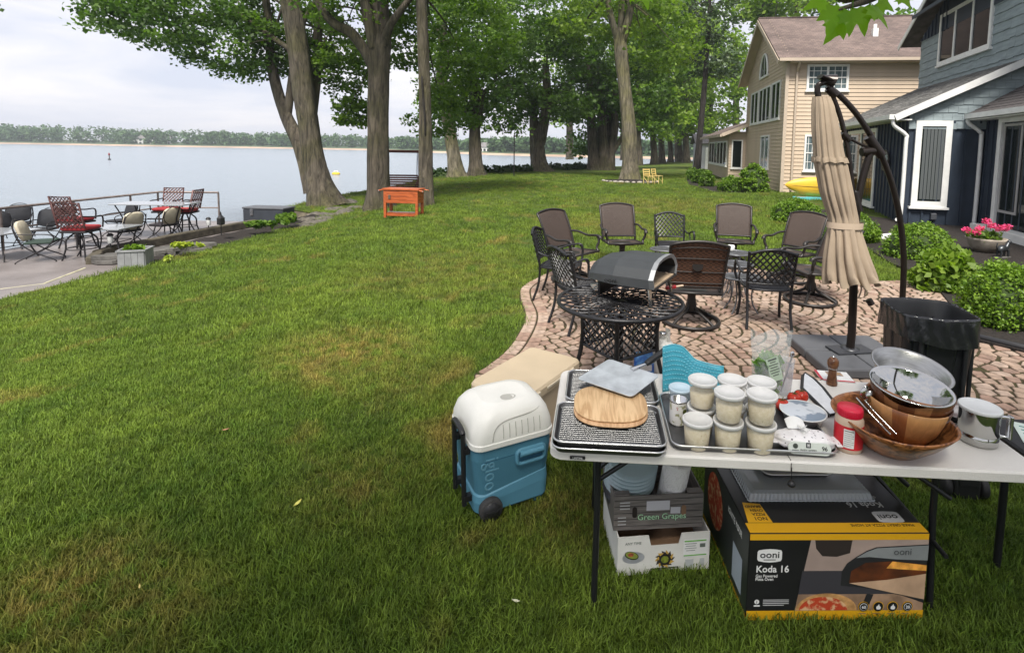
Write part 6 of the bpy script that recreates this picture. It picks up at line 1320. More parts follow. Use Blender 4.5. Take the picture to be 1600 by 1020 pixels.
t = thing('steel_bowl', 'polished steel bowl nested on top of the wooden bowls', 'bowl', (b2.x + .002, b2.y + .004, zb2 + .088), 0, 'steel mixing bowls'); t.scale = (.9, .9, 1.0); q = MB(); q.lathe([(0, .001), (.06, .001), (.10, .022), (.137, .07), (.155, .125), (.168, .134), (.170, .137), (.166, .140), (.153, .133), (.133, .072), (.097, .026), (.06, .006), (0, .005)], 56); q.build('bowl', M_POL, t); tilt(t, .12, .02)
b3 = at(1417, 565, bc.y + .36); t = thing('steel_bowl', 'brushed steel bowl tilted behind the bowl stack', 'bowl', (b3.x, b3.y, TBZ + .075), 0, 'steel mixing bowls'); t.scale = (.9, .9, 1.0); q = MB(); q.lathe([(0, .001), (.07, .001), (.12, .022), (.157, .07), (.172, .12), (.188, .126), (.190, .129), (.186, .132), (.170, .127), (.152, .072), (.117, .026), (.07, .006), (0, .005)], 56); q.build('bowl', M_BRSH, t); tilt(t, .20, .06)
t = thing('serving_bowl_base', 'upturned black bowl propping the brushed steel bowl', 'bowl', (b3.x, b3.y + .01, TBZ + .001)); q = MB(); q.lathe([(.13, 0), (.12, .03), (.07, .07), (0, .072)], 30); q.build('bowl', M_BLK, t)
t = thing('serving_spoons', 'pair of steel serving spoons resting in the big wooden bowl', 'spoons', (bc.x - .13, bc.y - .02, TBZ + .10), 0); q = MB(); q.tube(bez([(0.0, .06, .09), (.03, .0, .05), (.075, -.06, .0)], 4), .0045, 6); q.lathe([(0, 0), (.016, .012), (.022, .035), (.014, .058), (0, .066)], 14, (0, .06, .085), sy=.35, M=Matrix.Rotation(.3, 4, 'Y')); q.build('spoon', M_POL, t); q = MB(); q.tube(bez([(.03, .05, .085), (.055, .0, .05), (.095, -.065, .005)], 4), .0045, 6); q.lathe([(0, 0), (.014, .012), (.02, .03), (.012, .05), (0, .056)], 14, (.03, .05, .08), sy=.35, M=Matrix.Rotation(.2, 4, 'Y')); q.build('spoon', M_POL, t)
# ---- lidded tray and steel canister at the right end
p = on(1497, 645, TBZ + .02); t = tl_('deli_tray', 'round black tray with clear-topped white food between bowl and canister', 'food container', p, TBZ + .001); q = MB(); q.lathe([(0, 0), (.075, 0), (.088, .03), (.092, .032)], 32); q.build('tray', M_BLK, t); q = MB(); q.lathe([(.091, .032), (.080, .042), (0, .043)], 32); q.build('lid', mat('tray_lid', (.60, .56, .55), .15, col2=(.40, .30, .28), scale=16, lo=.5, hi=.6), t)
p = on(1546, 703, TBZ) + dv * .07; t = tl_('steel_canister', 'stainless canister mug with white lid and square handle at the table end', 'canister', p, TBZ + .001); q = MB(); q.lathe([(0, 0), (.068, 0), (.072, .006), (.072, .042), (.0705, .044), (.072, .047), (.072, .148)], 40); q.build('canister_body', M_POL, t); q = MB(); q.lathe([(.0735, .14), (.077, .142), (.077, .152), (.073, .155), (.066, .152), (0, .152)], 40); q.build('lid', mat('lid_white', (.68, .69, .68), .35), t)
q = MB(); q.tube([(.07, -.01, .115), (.112, -.02, .118), (.112, -.02, .03), (.07, -.01, .03)], .009, 6); q.box((.112, -.02, .074), (.012, .026, .10), r=.003); q.build('handle', M_STEEL, t)
# ---- black folding table beyond
E0 = TM @ Vector((2.0, .08, 0)); bt_ = thing('black_table', 'black folding table at the right edge of the view', 'table', (E0.x, E0.y, 0), TH); q = MB(); loft(q, [rrect(1.2, .40, .05, 6, .66, .6, .2), rrect(1.22, .42, .06, 6, .68, .6, .2), rrect(1.22, .42, .06, 6, .70, .6, .2), rrect(1.2, .40, .05, 6, .71, .6, .2)]); q.build('table_top', mat('black_table', (.018, .018, .02), .5, bump=.15, bscale=150), bt_)
for x, y in ((.10, .06), (.10, .34), (1.1, .06), (1.1, .34)): MB().tube([(x, y, .67), (x, y, 0)], .016, 8).build('leg', M_LEGT, bt_)
p = Matrix.Translation((E0.x, E0.y, 0)) @ Matrix.Rotation(TH, 4, 'Z') @ Vector((.13, .26, .712)); t = thing('paper_sheet', 'pale green printed paper lying on the black table', 'paper', (p.x, p.y, .712), -.5); MB().box((.02, 0, .0015), (.14, .2, .003)).build('page', mat('paper_green', (.58, .66, .60), .6), t)
for k in range(4): MB().box((.02 - .01 * (k % 2), .06 - k * .035, .0036), (.10 - .02 * (k % 2), .008, .001)).build('print_line', mat('print_teal', (.05, .22, .20), .5), t)
# ================================================================ UNDER THE TABLE
M_CARD = mat('cardboard_white', (.66, .65, .61), .6, var=.05, scale=8); M_CARDB = mat('cardboard_brown', (.22, .13, .075), .8, var=.15, scale=8)
f0, f1 = on(964, 901, 0), on(1107, 889, 0); aw = (f1 - f0).length; ang = math.atan2(f1.y - f0.y, f1.x - f0.x)
t = thing('avocado_carton', 'white produce carton printed with avocados, on the grass under the table', 'carton', (f0.x, f0.y, .004), ang); D_ = .33; hh = .185; th = .006
q = MB()
prof2 = [(0, hh), (aw * .33, hh), (aw * .36, hh * .72), (aw * .66, hh * .72), (aw * .69, hh), (aw, hh)]
bot2 = [(0, 0), (aw * .34, 0), (aw * .36, .025), (aw * .66, .025), (aw * .68, 0), (aw, 0)]
n = len(prof2); vs_ = [(x, 0, z) for x, z in bot2] + [(x, 0, z) for x, z in prof2] + [(x, th, z) for x, z in bot2] + [(x, th, z) for x, z in prof2]; fs_ = []
for i in range(n - 1): fs_ += [(i, i + 1, n + i + 1, n + i), (2 * n + i, 3 * n + i, 3 * n + i + 1, 2 * n + i + 1), (n + i, n + i + 1, 3 * n + i + 1, 3 * n + i), (i, 2 * n + i, 2 * n + i + 1, i + 1)]
fs_ += [(0, n, 3 * n, 2 * n), (n - 1, 3 * n - 1, 4 * n - 1, 2 * n - 1)]
q.add(vs_, fs_); fro = q.build('front_panel', M_CARD, t)
q = MB(); q.box((th / 2, D_ / 2 + th, hh / 2), (th, D_, hh)); q.box((aw - th / 2, D_ / 2 + th, hh / 2), (th, D_, hh)); q.box((aw / 2, D_ + th, hh / 2), (aw - .02, th, hh)); q.box((aw / 2, D_ / 2 + th, .006), (aw - .02, D_ - .01, .006)); q.build('carton_sides', M_CARD, t)
MB().sheet(lambda u, v: (.012 + (aw - .024) * u, .012 + (D_ - .02) * v, .07 + .025 * math.sin(u * 9 + v * 4) + .02 * math.sin(v * 11 - u * 5)), 16, 12).build('paper_liner', M_CARDB, t)
Ff = frame((0, -.0012, 0), (1, 0, 0), (0, 0, 1))
text('lettering', 'ANY TIME', .017, MATS['print_grey'], t, Ff @ Matrix.Translation((aw * .165, hh * .80, 0)), .0004, 'CENTER')
q = MB(); q.lathe([(0, 0), (.052, 0)][::-1], 28, M=Ff @ Matrix.Translation((aw * .17, hh * .46, .0002)), sy=.55); q.build('plate_print', mat('plate_print', (.50, .52, .54), .5), t)
q = MB(); q.lathe([(0, 0), (.034, 0)][::-1], 24, M=Ff @ Matrix.Translation((aw * .15, hh * .52, .0010)) @ Matrix.Rotation(-.35, 4, 'Z'), sy=.55); q.build('avocado_skin_print', mat('avo_dark', (.05, .075, .015), .5), t); q = MB(); q.lathe([(0, 0), (.030, 0)][::-1], 24, M=Ff @ Matrix.Translation((aw * .15, hh * .53, .0017)) @ Matrix.Rotation(-.35, 4, 'Z'), sy=.5); q.build('avocado_flesh_print', mat('avo_green', (.40, .48, .10), .5), t); q = MB(); q.lathe([(0, 0), (.014, 0)][::-1], 16, M=Ff @ Matrix.Translation((aw * .14, hh * .55, .0024)), sy=.7); q.build('avocado_filling_print', mat('avo_fill', (.55, .16, .07), .5, var=.4, scale=90), t)
q = MB()
for k in range(14):
    a = k * .4488; Mk = Ff @ Matrix.Translation((aw * .51 + .036 * math.cos(a), hh * .36 + .033 * math.sin(a), .0008 + .0003 * (k % 3))) @ Matrix.Rotation(a + .5, 4, 'Z'); q.add([(-.012, -.011, 0), (.014, 0, 0), (-.012, .011, 0)], [(0, 1, 2)], k % 2, False, Mk)
q.build('chips_print', [mat('chip_dark', (.035, .03, .03), .6), mat('chip_yellow', (.52, .33, .06), .6)], t); q = MB(); q.lathe([(0, 0), (.028, 0)][::-1], 20, M=Ff @ Matrix.Translation((aw * .51, hh * .36, .0022))); q.build('dip_bowl_print', MATS['chip_dark'], t); q = MB(); q.lathe([(0, 0), (.018, 0)][::-1], 16, M=Ff @ Matrix.Translation((aw * .51, hh * .36, .0029))); q.build('dip_print', mat('dip_green', (.30, .36, .05), .6, var=.4, scale=80), t)
q = MB(); q.box((aw * .845, hh * .60, .0006), (aw * .27, hh * .46, .0006), M=Ff); lb_ = q.build('sticker', M_PW, t)
for k, (x, y, w_, h_, m_) in enumerate(((.84, .79, .24, .035, 'g'), (.84, .41, .25, .03, 'g'), (.79, .72, .13, .012, 'k'), (.79, .66, .11, .012, 'k'), (.79, .60, .13, .012, 'k'), (.79, .54, .10, .012, 'k'), (.92, .66, .06, .10, 'k'), (.78, .20, .09, .22, 'b'), (.92, .22, .05, .18, 'b'))):
    MB().box((aw * x, hh * y, .0014), (aw * w_, hh * h_, .0005), M=Ff).build('print_line', {'g': mat('print_green', (.16, .42, .08), .5), 'k': MATS['print_grey'], 'b': mat('print_lines', (.45, .47, .47), .5)}[m_], lb_)
# grape carton on top
gw, gh, gd = aw * .97, .165, .31; t2 = thing('grape_carton', 'grey wood-print green grapes carton stacked on the avocado carton', 'carton', tuple(Vector((f0.x, f0.y, .004 + hh + .002)) + Vector((-math.sin(ang), math.cos(ang), 0)) * .045 + Vector((math.cos(ang), math.sin(ang), 0)) * (-.012)), ang - .03)
M_GRAPE = mat('grape_woodprint', (.105, .092, .085), .6, col2=(.20, .18, .165), scale=9, stretch=(1, 1, 14)); q = MB(); q.box((gw / 2, th / 2, gh / 2), (gw, th, gh)); q.build('front_panel', M_GRAPE, t2)
q = MB(); q.box((th / 2, gd / 2 + th, gh / 2), (th, gd, gh)); q.box((gw - th / 2, gd / 2 + th, gh / 2), (th, gd, gh)); q.box((gw / 2, gd + th, gh / 2), (gw - .02, th, gh)); q.box((gw / 2, gd / 2 + th, .006), (gw - .02, gd - .01, .006)); q.box((.04, .02, gh + .003), (.07, .03, .004)); q.box((gw - .04, .02, gh + .003), (.07, .03, .004)); q.build('carton_sides', M_GRAPE, t2)
q = MB()
for k in range(5): q.box((gw / 2, -.0006, gh * (.12 + .19 * k)), (gw * .99, .001, .0018))
q.build('plank_print', M_PK, t2)
M_GT = mat('print_leafgreen', (.20, .42, .20), .5); text('lettering', 'Green Grapes', .040, mat('print_darkgreen', (.03, .10, .04), .5), t2, Ff @ Matrix.Translation((gw * .535, gh * .29, .0008)), .0003, 'CENTER', 1, .0016); text('lettering', 'Green Grapes', .040, mat('print_mint', (.45, .66, .45), .5), t2, Ff @ Matrix.Translation((gw * .535, gh * .295, .0018)), .0003, 'CENTER')
for x in (.23, .78):
    q = MB(); loft(q, [[(a_, b_2, 0.0) for a_, b_2, _ in rrect(.022, .052, .011)], [(a_, b_2, .0012) for a_, b_2, _ in rrect(.022, .052, .011)]], M=Ff @ Matrix.Translation((gw * x, gh * .52, .0002))); q.build('hand_hole', mat('hole_dark', (.02, .015, .012), .9) if x < .5 else M_CARDB, t2)
q = MB(); q.box((gw * .49, gh * .70, .0014), (gw * .26, gh * .28, .0006), M=Ff); q.box((gw * .68, gh * .58, .0022), (gw * .11, gh * .19, .0006), M=Ff @ Matrix.Rotation(-.02, 4, 'Z')); lb_ = q.build('sticker', mat('sticker_grey', (.50, .49, .52), .5), t2)
q = MB()
for k in range(3): q.box((gw * .12, gh * (.82 - .09 * k), .001), (gw * .11, gh * .03, .0005), M=Ff); q.box((gw * .09, gh * (.38 - .1 * k), .001), (gw * .09, gh * .025, .0005), M=Ff)
q.build('small_print', mat('print_pale', (.5, .5, .5), .5), t2)
# plates and paper towel in the grape carton
GM = Matrix.Translation(t2.location) @ Matrix.Rotation(ang - .03, 4, 'Z'); pc = GM @ Vector((gw * .24, gd * .52, .02))
M_PLATE = mat('glass_plate', (.42, .54, .56), .12, alpha=.7, spec=.8)
for k in range(7):
    t = thing('glass_plate', ('%s pale glass plate in the stack in the grape carton' % ('bottom', 'second', 'third', 'fourth', 'fifth', 'sixth', 'top')[k]), 'plate', (pc.x + .002 * k, pc.y - .003 * k, pc.z + .085 + .020 * k), 0, 'glass plates in the carton'); q = MB(); q.lathe([(0, 0), (.075, 0), (.125, .016), (.126, .018), (.074, .004), (0, .004)], 40); q.build('plate', M_PLATE if k else M_BLK, t); tilt(t, .16, -.04)
t = thing('black_plates', 'stack of dark plates under the glass plates', 'plate', (pc.x, pc.y, pc.z - .008)); q = MB(); q.lathe([(0, 0), (.10, 0), (.125, .085), (0, .085)], 36); q.build('plate_stack', mat('dark_plate', (.05, .05, .055), .3), t)
pc = GM @ Vector((gw * .66, gd * .30, .012)); t = thing('paper_towel', 'white roll of paper towels leaning in the grape carton', 'paper towels', tuple(pc), ang); q = MB(); q.lathe([(.02, 0), (.062, 0), (.064, .004), (.064, .276), (.062, .28), (.02, .28), (.02, .0)], 36); q.build('roll', mat('paper_towel', (.72, .71, .69), .9, bump=.6, bscale=130), t); q = MB(); q.lathe([(.0185, .002), (.0185, .279)], 18, caps=False); q.build('core_tube', M_CARDB, t); tilt(t, .10, .13)
# ---- pizza oven box
k0, k1 = on(1165, 969, 0), on(1441, 967, 0); KW = (k1 - k0).length; ka = math.atan2(k1.y - k0.y, k1.x - k0.x); KH, KD = .385, .62
kb = thing('oven_box', 'large black and yellow printed pizza oven box under the table', 'box', (k0.x, k0.y, .002), ka)
M_KB = mat('box_black', (.014, .014, .015), .35, var=.15, scale=5); M_KY = mat('box_yellow', (.68, .36, .012), .4)
M_KG = mat('box_green_black', (.028, .034, .032), .4)
q = MB(); q.box((KW / 2, KD / 2, KH / 2), (KW, KD, KH), r=.004); q.build('carton', M_KB, kb)
Fk = frame((0, -.0006, 0), (1, 0, 0), (0, 0, 1)); Tk = frame((0, 0, KH + .0006), (1, 0, 0), (0, 1, 0)); Lk = frame((-.0006, KD, 0), (0, -1, 0), (0, 0, 1))
def flat(name, M, poly, lvl, m_, par=None):
    q = MB(); q.add([(x, y, lvl * .0007) for x, y in poly], [tuple(range(len(poly)))], 0, False, M); return q.build(name, m_, par or kb)
def rect(x0, y0, x1, y1): return [(x0, y0), (x1, y0), (x1, y1), (x0, y1)]
def circ(x, y, r, n=24, ky=1.0): return [(x + r * math.cos(a), y + r * ky * math.sin(a)) for a in np.linspace(0, 2 * math.pi, n + 1)[:-1]]
sxk = KW / 1105.0; syk = KH / 590.0
def fx(x): return (x - 340) * sxk
def fy(y): return (978 - y) * syk
def fp(*pts): return [(fx(x), fy(y)) for x, y in pts]
flat('yellow_band', Fk, rect(.001, .001, KW - .001, fy(912)), 1, M_KY); flat('yellow_band', Fk, rect(.001, fy(432), KW - .001, KH - .002), 1, M_KY); flat('yellow_band', Tk, rect(.001, .002, KW - .001, .058), 1, M_KY); flat('yellow_band', Lk, rect(.01, .001, KD - .002, .02), 1, M_KY)
pic = flat('picture', Fk, fp((640, 912), (1438, 912), (1444, 432), (716, 432)), 1, mat('pic_wall', (.36, .275, .235), .4, var=.12, scale=6))
flat('picture_tone', Fk, fp((672, 640), (1440, 640), (1440, 800), (655, 800)), 2, mat('pic_counter', (.045, .043, .05), .4), pic); flat('picture_tone', Fk, fp((655, 800), (1438, 800), (1438, 912), (640, 912)), 2, mat('pic_board', (.30, .19, .12), .5, var=.3, scale=12), pic)
flat('picture_tone', Fk, fp((740, 432), (970, 432), (960, 520), (880, 545), (790, 540), (750, 490)), 2, mat('pic_shadow', (.03, .022, .02), .5), pic)
flat('picture_oven', Fk, fp((915, 740), (918, 640), (945, 590), (1000, 545), (1060, 505), (1120, 480), (1444, 462), (1440, 862), (1300, 810), (1100, 762)), 3, mat('pic_oven_dark', (.022, .022, .024), .4), pic)
flat('picture_oven', Fk, fp((1000, 552), (1060, 512), (1124, 486), (1444, 468), (1444, 570), (1250, 562), (1080, 545)), 4, mat('pic_oven_shell', (.22, .235, .235), .4, var=.1), pic)
flat('picture_mouth', Fk, fp((965, 720), (975, 640), (1060, 585), (1225, 575), (1440, 600), (1440, 830)), 4, mat('pic_mouth', (.16, .045, .015), .4, col2=(.035, .015, .01), scale=9), pic); flat('picture_flame', Fk, fp((1190, 622), (1225, 575), (1440, 602), (1440, 640), (1300, 630)), 5, mat('pic_flame', (.75, .33, .06), .4, var=.4, scale=25), pic); flat('picture_stone', Fk, fp((965, 722), (1200, 700), (1440, 660), (1440, 836), (1240, 790)), 5, mat('pic_stone', (.50, .33, .21), .4, var=.2, scale=8), pic)
flat('picture_oven', Fk, fp((1060, 860), (1080, 795), (1122, 800), (1100, 870)), 5, MATS['pic_oven_dark'], pic)
text('lettering', 'ooni', 62 * sxk, mat('pic_letter', (.08, .085, .085), .5), pic, Fk @ Matrix.Translation((fx(1228), fy(530), .0045)), .0002)
flat('picture_pizza', Fk, [(fx(835) + 190 * sxk * math.cos(a), fy(908) + max(0, 115 * syk * math.sin(a))) for a in np.linspace(0, math.pi, 20)], 3, mat('pic_crust', (.50, .27, .10), .5, var=.3, scale=30), pic); flat('picture_pizza', Fk, [(fx(815) + 150 * sxk * math.cos(a), fy(908) + max(0, 92 * syk * math.sin(a))) for a in np.linspace(0, math.pi, 20)], 4, mat('pic_sauce', (.46, .055, .02), .5, col2=(.66, .42, .22), scale=34, lo=.5, hi=.62), pic)
for i, (x, s) in enumerate(((1065, '60'), (1157, ''), (1247, ''), (1340, '20'))):
    ic = flat('icon', Fk, circ(fx(x), fy(884), 34 * sxk), 5, M_KY); flat('icon_disc', Fk, circ(fx(x), fy(884), 30.5 * sxk), 6, M_KB, ic); flat('icon_ring', Fk, circ(fx(x), fy(884), 24 * sxk), 7, M_PW if s else M_KB, ic)
    if s: flat('icon_disc', Fk, circ(fx(x), fy(884), 21.5 * sxk), 8, M_KB, ic); text('lettering', s, 26 * sxk, M_PW, ic, Fk @ Matrix.Translation((fx(x), fy(893), .0065)), .0002, 'CENTER', 1, .0004)
    else: flat('flame_icon', Fk, [(fx(x + a), fy(884 - b_)) for a, b_ in ((-13, -14), (0, -18), (13, -14), (15, 0), (6, 8), (3, 20), (-6, 8), (-14, 2))], 8, M_PW, ic)
bdg = flat('logo_badge', Fk, [(fx(x), fy(y)) for x, y in ((398, 500), (430, 494), (468, 491), (505, 494), (536, 500), (542, 512), (542, 560), (536, 572), (505, 579), (468, 582), (430, 579), (398, 572), (391, 560), (391, 512))], 1.5, M_PW); text('lettering', 'ooni', 60 * sxk, M_PK, bdg, Fk @ Matrix.Translation((fx(467), fy(550), .0016)), .0003, 'CENTER', 1.12, .0005); flat('small_print', Fk, rect(fx(430), fy(566), fx(505), fy(561)), 2.4, M_PK, bdg)
text('lettering', 'Koda 16', 61 * sxk, M_PW, kb, Fk @ Matrix.Translation((fx(386), fy(648), .001)), .0003, 'LEFT', .98, .0007); text('lettering', 'Gas Powered', 27 * sxk, M_PW, kb, Fk @ Matrix.Translation((fx(386), fy(683), .001)), .0002, 'LEFT', .92, .0002); text('lettering', 'Pizza Oven', 27 * sxk, M_PW, kb, Fk @ Matrix.Translation((fx(386), fy(705), .001)), .0002, 'LEFT', .92, .0002)
for k in range(4): flat('small_print', Fk, rect(fx(440), fy(840 + k * 12), fx(600 - (k == 3) * 30), fy(835 + k * 12)), 1.5, MATS['print_pale'])
flat('icon_disc', Fk, circ(fx(402), fy(850), 15 * sxk), 1.5, M_PW); text('lettering', 'i', 26 * sxk, M_PK, kb, Fk @ Matrix.Translation((fx(402), fy(859), .0016)), .0002, 'CENTER', 1, .0004); flat('small_print', Fk, rect(fx(384), fy(882), fx(422), fy(872)), 1.5, M_PW)
for k in range(4): flat('small_print', Fk, rect(fx(1040 + k * 90), fy(937), fx(1085 + k * 90), fy(932)), 2, MATS['pic_board'])
# top face: seen upside down from the camera
Tr = Tk @ Matrix.Translation((KW, 0, 0)) @ Matrix.Rotation(math.pi, 4, 'Z')
text('lettering', 'MAKE GREAT PIZZA AT HOME', .021, M_PK, kb, Tr @ Matrix.Translation((.035, -.050, .0014)), .0003, 'LEFT', .95)
bdg = flat('logo_badge', Tr, [(.06 + x, -.125 + y) for x, y in ((0, .005), (.012, 0), (.055, -.002), (.098, 0), (.11, .005), (.113, .015), (.113, .05), (.11, .06), (.098, .065), (.055, .067), (.012, .065), (0, .06), (-.003, .05), (-.003, .015))], 1.5, mat('badge_grey', (.45, .45, .46), .5)); text('lettering', 'ooni', .044, M_PK, bdg, Tr @ Matrix.Translation((.115, -.105, .0016)), .0003, 'CENTER', 1.1, .0004)
text('lettering', 'Koda 16', .047, mat('print_silver', (.48, .48, .48), .5), kb, Tr @ Matrix.Translation((.09, -.185, .001)), .0003, 'LEFT', 1, .0006); text('lettering', 'Gas Powered Pizza Oven', .0175, MATS['print_silver'], kb, Tr @ Matrix.Translation((.09, -.225, .001)), .0003)
bdg = flat('award_badge', Tr, [(KW - .12, -.06), (KW - .015, -.06), (KW - .035, -.185), (KW - .11, -.175)], 1.5, M_KY); 
for k, s in enumerate(('NO1', 'PIZZA', 'OVEN', 'BRAND')): text('lettering', s, .028 if k == 0 else .021, M_PK, bdg, Tr @ Matrix.Translation((KW - .107, -.092 - k * .024, .0016)), .0002, 'LEFT', 1, .0004)
# left side panel
flat('side_panel_print', Lk, rect(.01, .022, KD - .004, KH - .004), 1, M_KG); flat('picture_pizza', Lk, circ(KD * .30, KH * .56, .115, 26, 1.15), 2, MATS['pic_sauce']); text('lettering', 'IGNITE YOUR', .040, M_PW, kb, Lk @ Matrix.Translation((KD * .60, KH * .78, .0018)), .0003, 'LEFT', .7); flat('side_sticker', Lk, rect(KD * .72, KH * .14, KD * .90, KH * .56), 2, mat('sticker_blue', (.40, .46, .52), .5))
# ---- clear clamshell tray and steel tray on the box
t = thing('clear_tray_lid', 'clear scalloped plastic catering lid lying on the oven box', 'lid', tuple(Matrix.Translation((k0.x, k0.y, KH + .004)) @ Matrix.Rotation(ka, 4, 'Z') @ Vector((KW * .47, KD * .62, 0))), ka); M_CLAM = mat('clamshell', (.60, .64, .66), .1, alpha=.5, spec=.9)
q = MB(); W_, D2 = .56, .38; per_ = []
for (x0, y0, x1, y1, nseg) in ((-1, -1, 1, -1, 60), (1, -1, 1, 1, 40), (1, 1, -1, 1, 60), (-1, 1, -1, -1, 40)):
    for k in range(nseg): u = k / nseg; per_.append((x0 + (x1 - x0) * u, y0 + (y1 - y0) * u, k))
l0 = [(x * W_ / 2 * (1 + .012 * (k % 2)), y * D2 / 2 * (1 + .018 * (k % 2)), .004) for x, y, k in per_]; l1 = [(x * W_ / 2 * (.97 + .008 * (k % 2)), y * D2 / 2 * (.96 + .012 * (k % 2)), .03) for x, y, k in per_]; l2 = [(x * W_ / 2 * .9, y * D2 / 2 * .88, .036) for x, y, k in per_]; loft(q, [l0, l1, l2], cap0=False); q.build('lid', M_CLAM, t)
q = MB(); q.tube([(x * 1.02, y * 1.02, z) for x, y, z in l0], .004, 5, closed=True); q.build('lid_rim', M_CLAM, t)
lc = Matrix.Translation((k0.x, k0.y, KH + .042)) @ Matrix.Rotation(ka, 4, 'Z') @ Vector((KW * .45, KD * .66, 0)); sheet_pan('small steel tray lying on the clear lid on the oven box', lc, KH + .043, .34, .26, ka)
# ---- wheeled black case under the table's right end
c = on(1516, 792, 0); t = thing('wheeled_case', 'small black wheeled case on the grass under the right table end', 'case', (c.x, c.y + .1, .003), -.15); q = MB(); q.box((.02, .02, .10), (.14, .16, .18), r=.015); q.box((.02, -.062, .12), (.10, .012, .05), r=.004); q.build('case_body', M_BLK, t)
for k, x in enumerate((-.075, .115)): q = MB(); q.lathe([(.0, -.02), (.06, -.02), (.066, -.012), (.066, .012), (.06, .02), (0, .02)], 24, M=Matrix.Translation((x, .0, .066)) @ Matrix.Rotation(math.pi / 2, 4, 'Y')); q.build('wheel', mat('wheel_black', (.012, .012, .012), .6), t)
q = MB(); q.box((.0, -.01, .192), (.05, .06, .003)); q.build('label', M_PW, t); q = MB(); q.box((.06, -.01, .192), (.045, .06, .003)); q.build('label', M_PW, t); MB().tube([(.03, .02, .19), (.03, .03, .23), (.03, .08, .23), (.03, .09, .19)], .006, 6).build('handle', M_BLK, t)
# ================================================================ COOLERS
c0 = on(742, 812, .03); c1_ = on(862, 771, .03); ca = math.atan2(c1_.y - c0.y, c1_.x - c0.x); CW = (c1_.xy - c0.xy).length; CD = .40
cl = thing('blue_cooler', 'blue wheeled cooler with domed white lid and black pull handle', 'cooler', (c0.x, c0.y, .003), ca); cx, cy = CW / 2, CD / 2; BH = .385
M_CBLUE = mat('cooler_blue', (.062, .185, .262), .5, var=.06, scale=4, bump=.08, bscale=200); M_CBL2 = mat('cooler_blue_light', (.080, .225, .315), .5, var=.05, scale=4); M_CWH = mat('cooler_white', (.70, .69, .64), .45, var=.05, scale=6, bump=.06, bscale=120)
q = MB(); loft(q, [rrect(CW - .05, CD - .05, .05, 6, .05, cx, cy), rrect(CW - .045, CD - .045, .05, 6, .10, cx, cy), rrect(CW + .004, CD + .004, .055, 6, BH - .06, cx, cy), rrect(CW + .004, CD + .004, .055, 6, BH - .002, cx, cy)], smooth=False); q.build('body', M_CBLUE, cl)
def skirt(z, e, k=0):
    out = []
    for (x, y, _) in rrect(CW - .02 + e, CD - .02 + e, .055, 8, 0, cx, cy):
        u = (x - cx) / CW; zz = z + (k * (.055 * sstep(.02, .16, u) * (1 if y < cy else 1))); out.append((x, y, zz))
    return out
q = MB(); loft(q, [skirt(.02, -.03), skirt(.035, -.004), skirt(.09, .004, .6), skirt(.125, -.002, 1), skirt(.135, -.022, 1)]); q.build('base_skirt', M_CBL2, cl)
q = MB(); loft(q, [rrect(CW + .012, CD + .012, .06, 6, BH - .002, cx, cy), rrect(CW + .028, CD + .028, .065, 6, BH + .006, cx, cy), rrect(CW + .028, CD + .028, .065, 6, BH + .030, cx, cy), rrect(CW + .016, CD + .016, .06, 6, BH + .036, cx, cy)]); q.build('rim', M_CWH, cl)
L_ = [rrect(CW + .02, CD + .02, .065, 8, BH + .034, cx, cy), rrect(CW + .016, CD + .016, .07, 8, BH + .075, cx, cy), rrect(CW - .01, CD - .01, .085, 8, BH + .13, cx, cy), rrect(CW - .05, CD - .05, .10, 8, BH + .165, cx, cy), rrect(CW - .11, CD - .11, .10, 8, BH + .186, cx, cy), rrect(CW - .18, CD - .18, .08, 8, BH + .194, cx, cy)]
q = MB(); loft(q, L_, smooth=True); lid = q.build('lid', M_CWH, cl)
q = MB(); q.tube([(cx + .04 * math.cos(a) * (1 + .25 * math.cos(a)), cy - .07 + .030 * math.sin(a), BH + .192) for a in np.linspace(0, 6.283, 22)[:-1]], .0045, 6, closed=True); q.lathe([(0, 0), (.034, .002)][::-1], 20, (cx, cy - .07, BH + .1925)); q.build('spout_dimple', mat('dimple_grey', (.40, .39, .35), .5), lid)
q = MB(); q.tube(bez([(cx - .13, -.0105, BH + .045), (cx - .115, -.004, BH + .10), (cx - .06, .005, BH + .131), (cx + .09, .012, BH + .142), (cx + .15, .030, BH + .152), (cx + .18, .07, BH + .155)], 5), .0032, 5); q.build('lid_line', MATS['dimple_grey'], lid)
for k in range(7):
    q = MB(); x = cx - .07 + k * .035; q.tube([(x, -.0102, BH + .045), (x, -.008, BH + .08), (x, .001, BH + .118)], .0022, 5); q.build('lid_ridge', MATS['dimple_grey'], lid)
hx0, hx1 = CW * .52, CW * .88; q = MB(); q.tube([(x, -.004, z) for x, y, z in [(a_ + (hx0 + hx1) / 2, 0, b_2 + BH - .085) for a_, b_2, _ in rrect(hx1 - hx0, .075, .022)]], .012, 8, closed=True); q.tube([(hx0 + .012, -.018, BH - .062), (hx1 - .012, -.018, BH - .062)], .016, 8); q.build('side_handle', M_CBL2, cl)
q = MB(); q.box(((hx0 + hx1) / 2, -.0005, BH - .088), (hx1 - hx0 - .015, .004, .055)); q.build('handle_recess', mat('recess_blue', (.022, .10, .17), .6), cl)
M_TX = mat('cooler_emboss', (.13, .30, .40), .45); text('lettering', 'igloo', .108, M_TX, cl, frame((.058, -.0012, BH - .045), (0, .10, -1), (1, 0, 0)), .004, 'LEFT', .9)
q = MB(); 
for zz in (.145,): q.box((cx, -.0006, BH - .064), (CW - .09, .003, .0035))
q.build('seam_line', MATS['recess_blue'], cl)
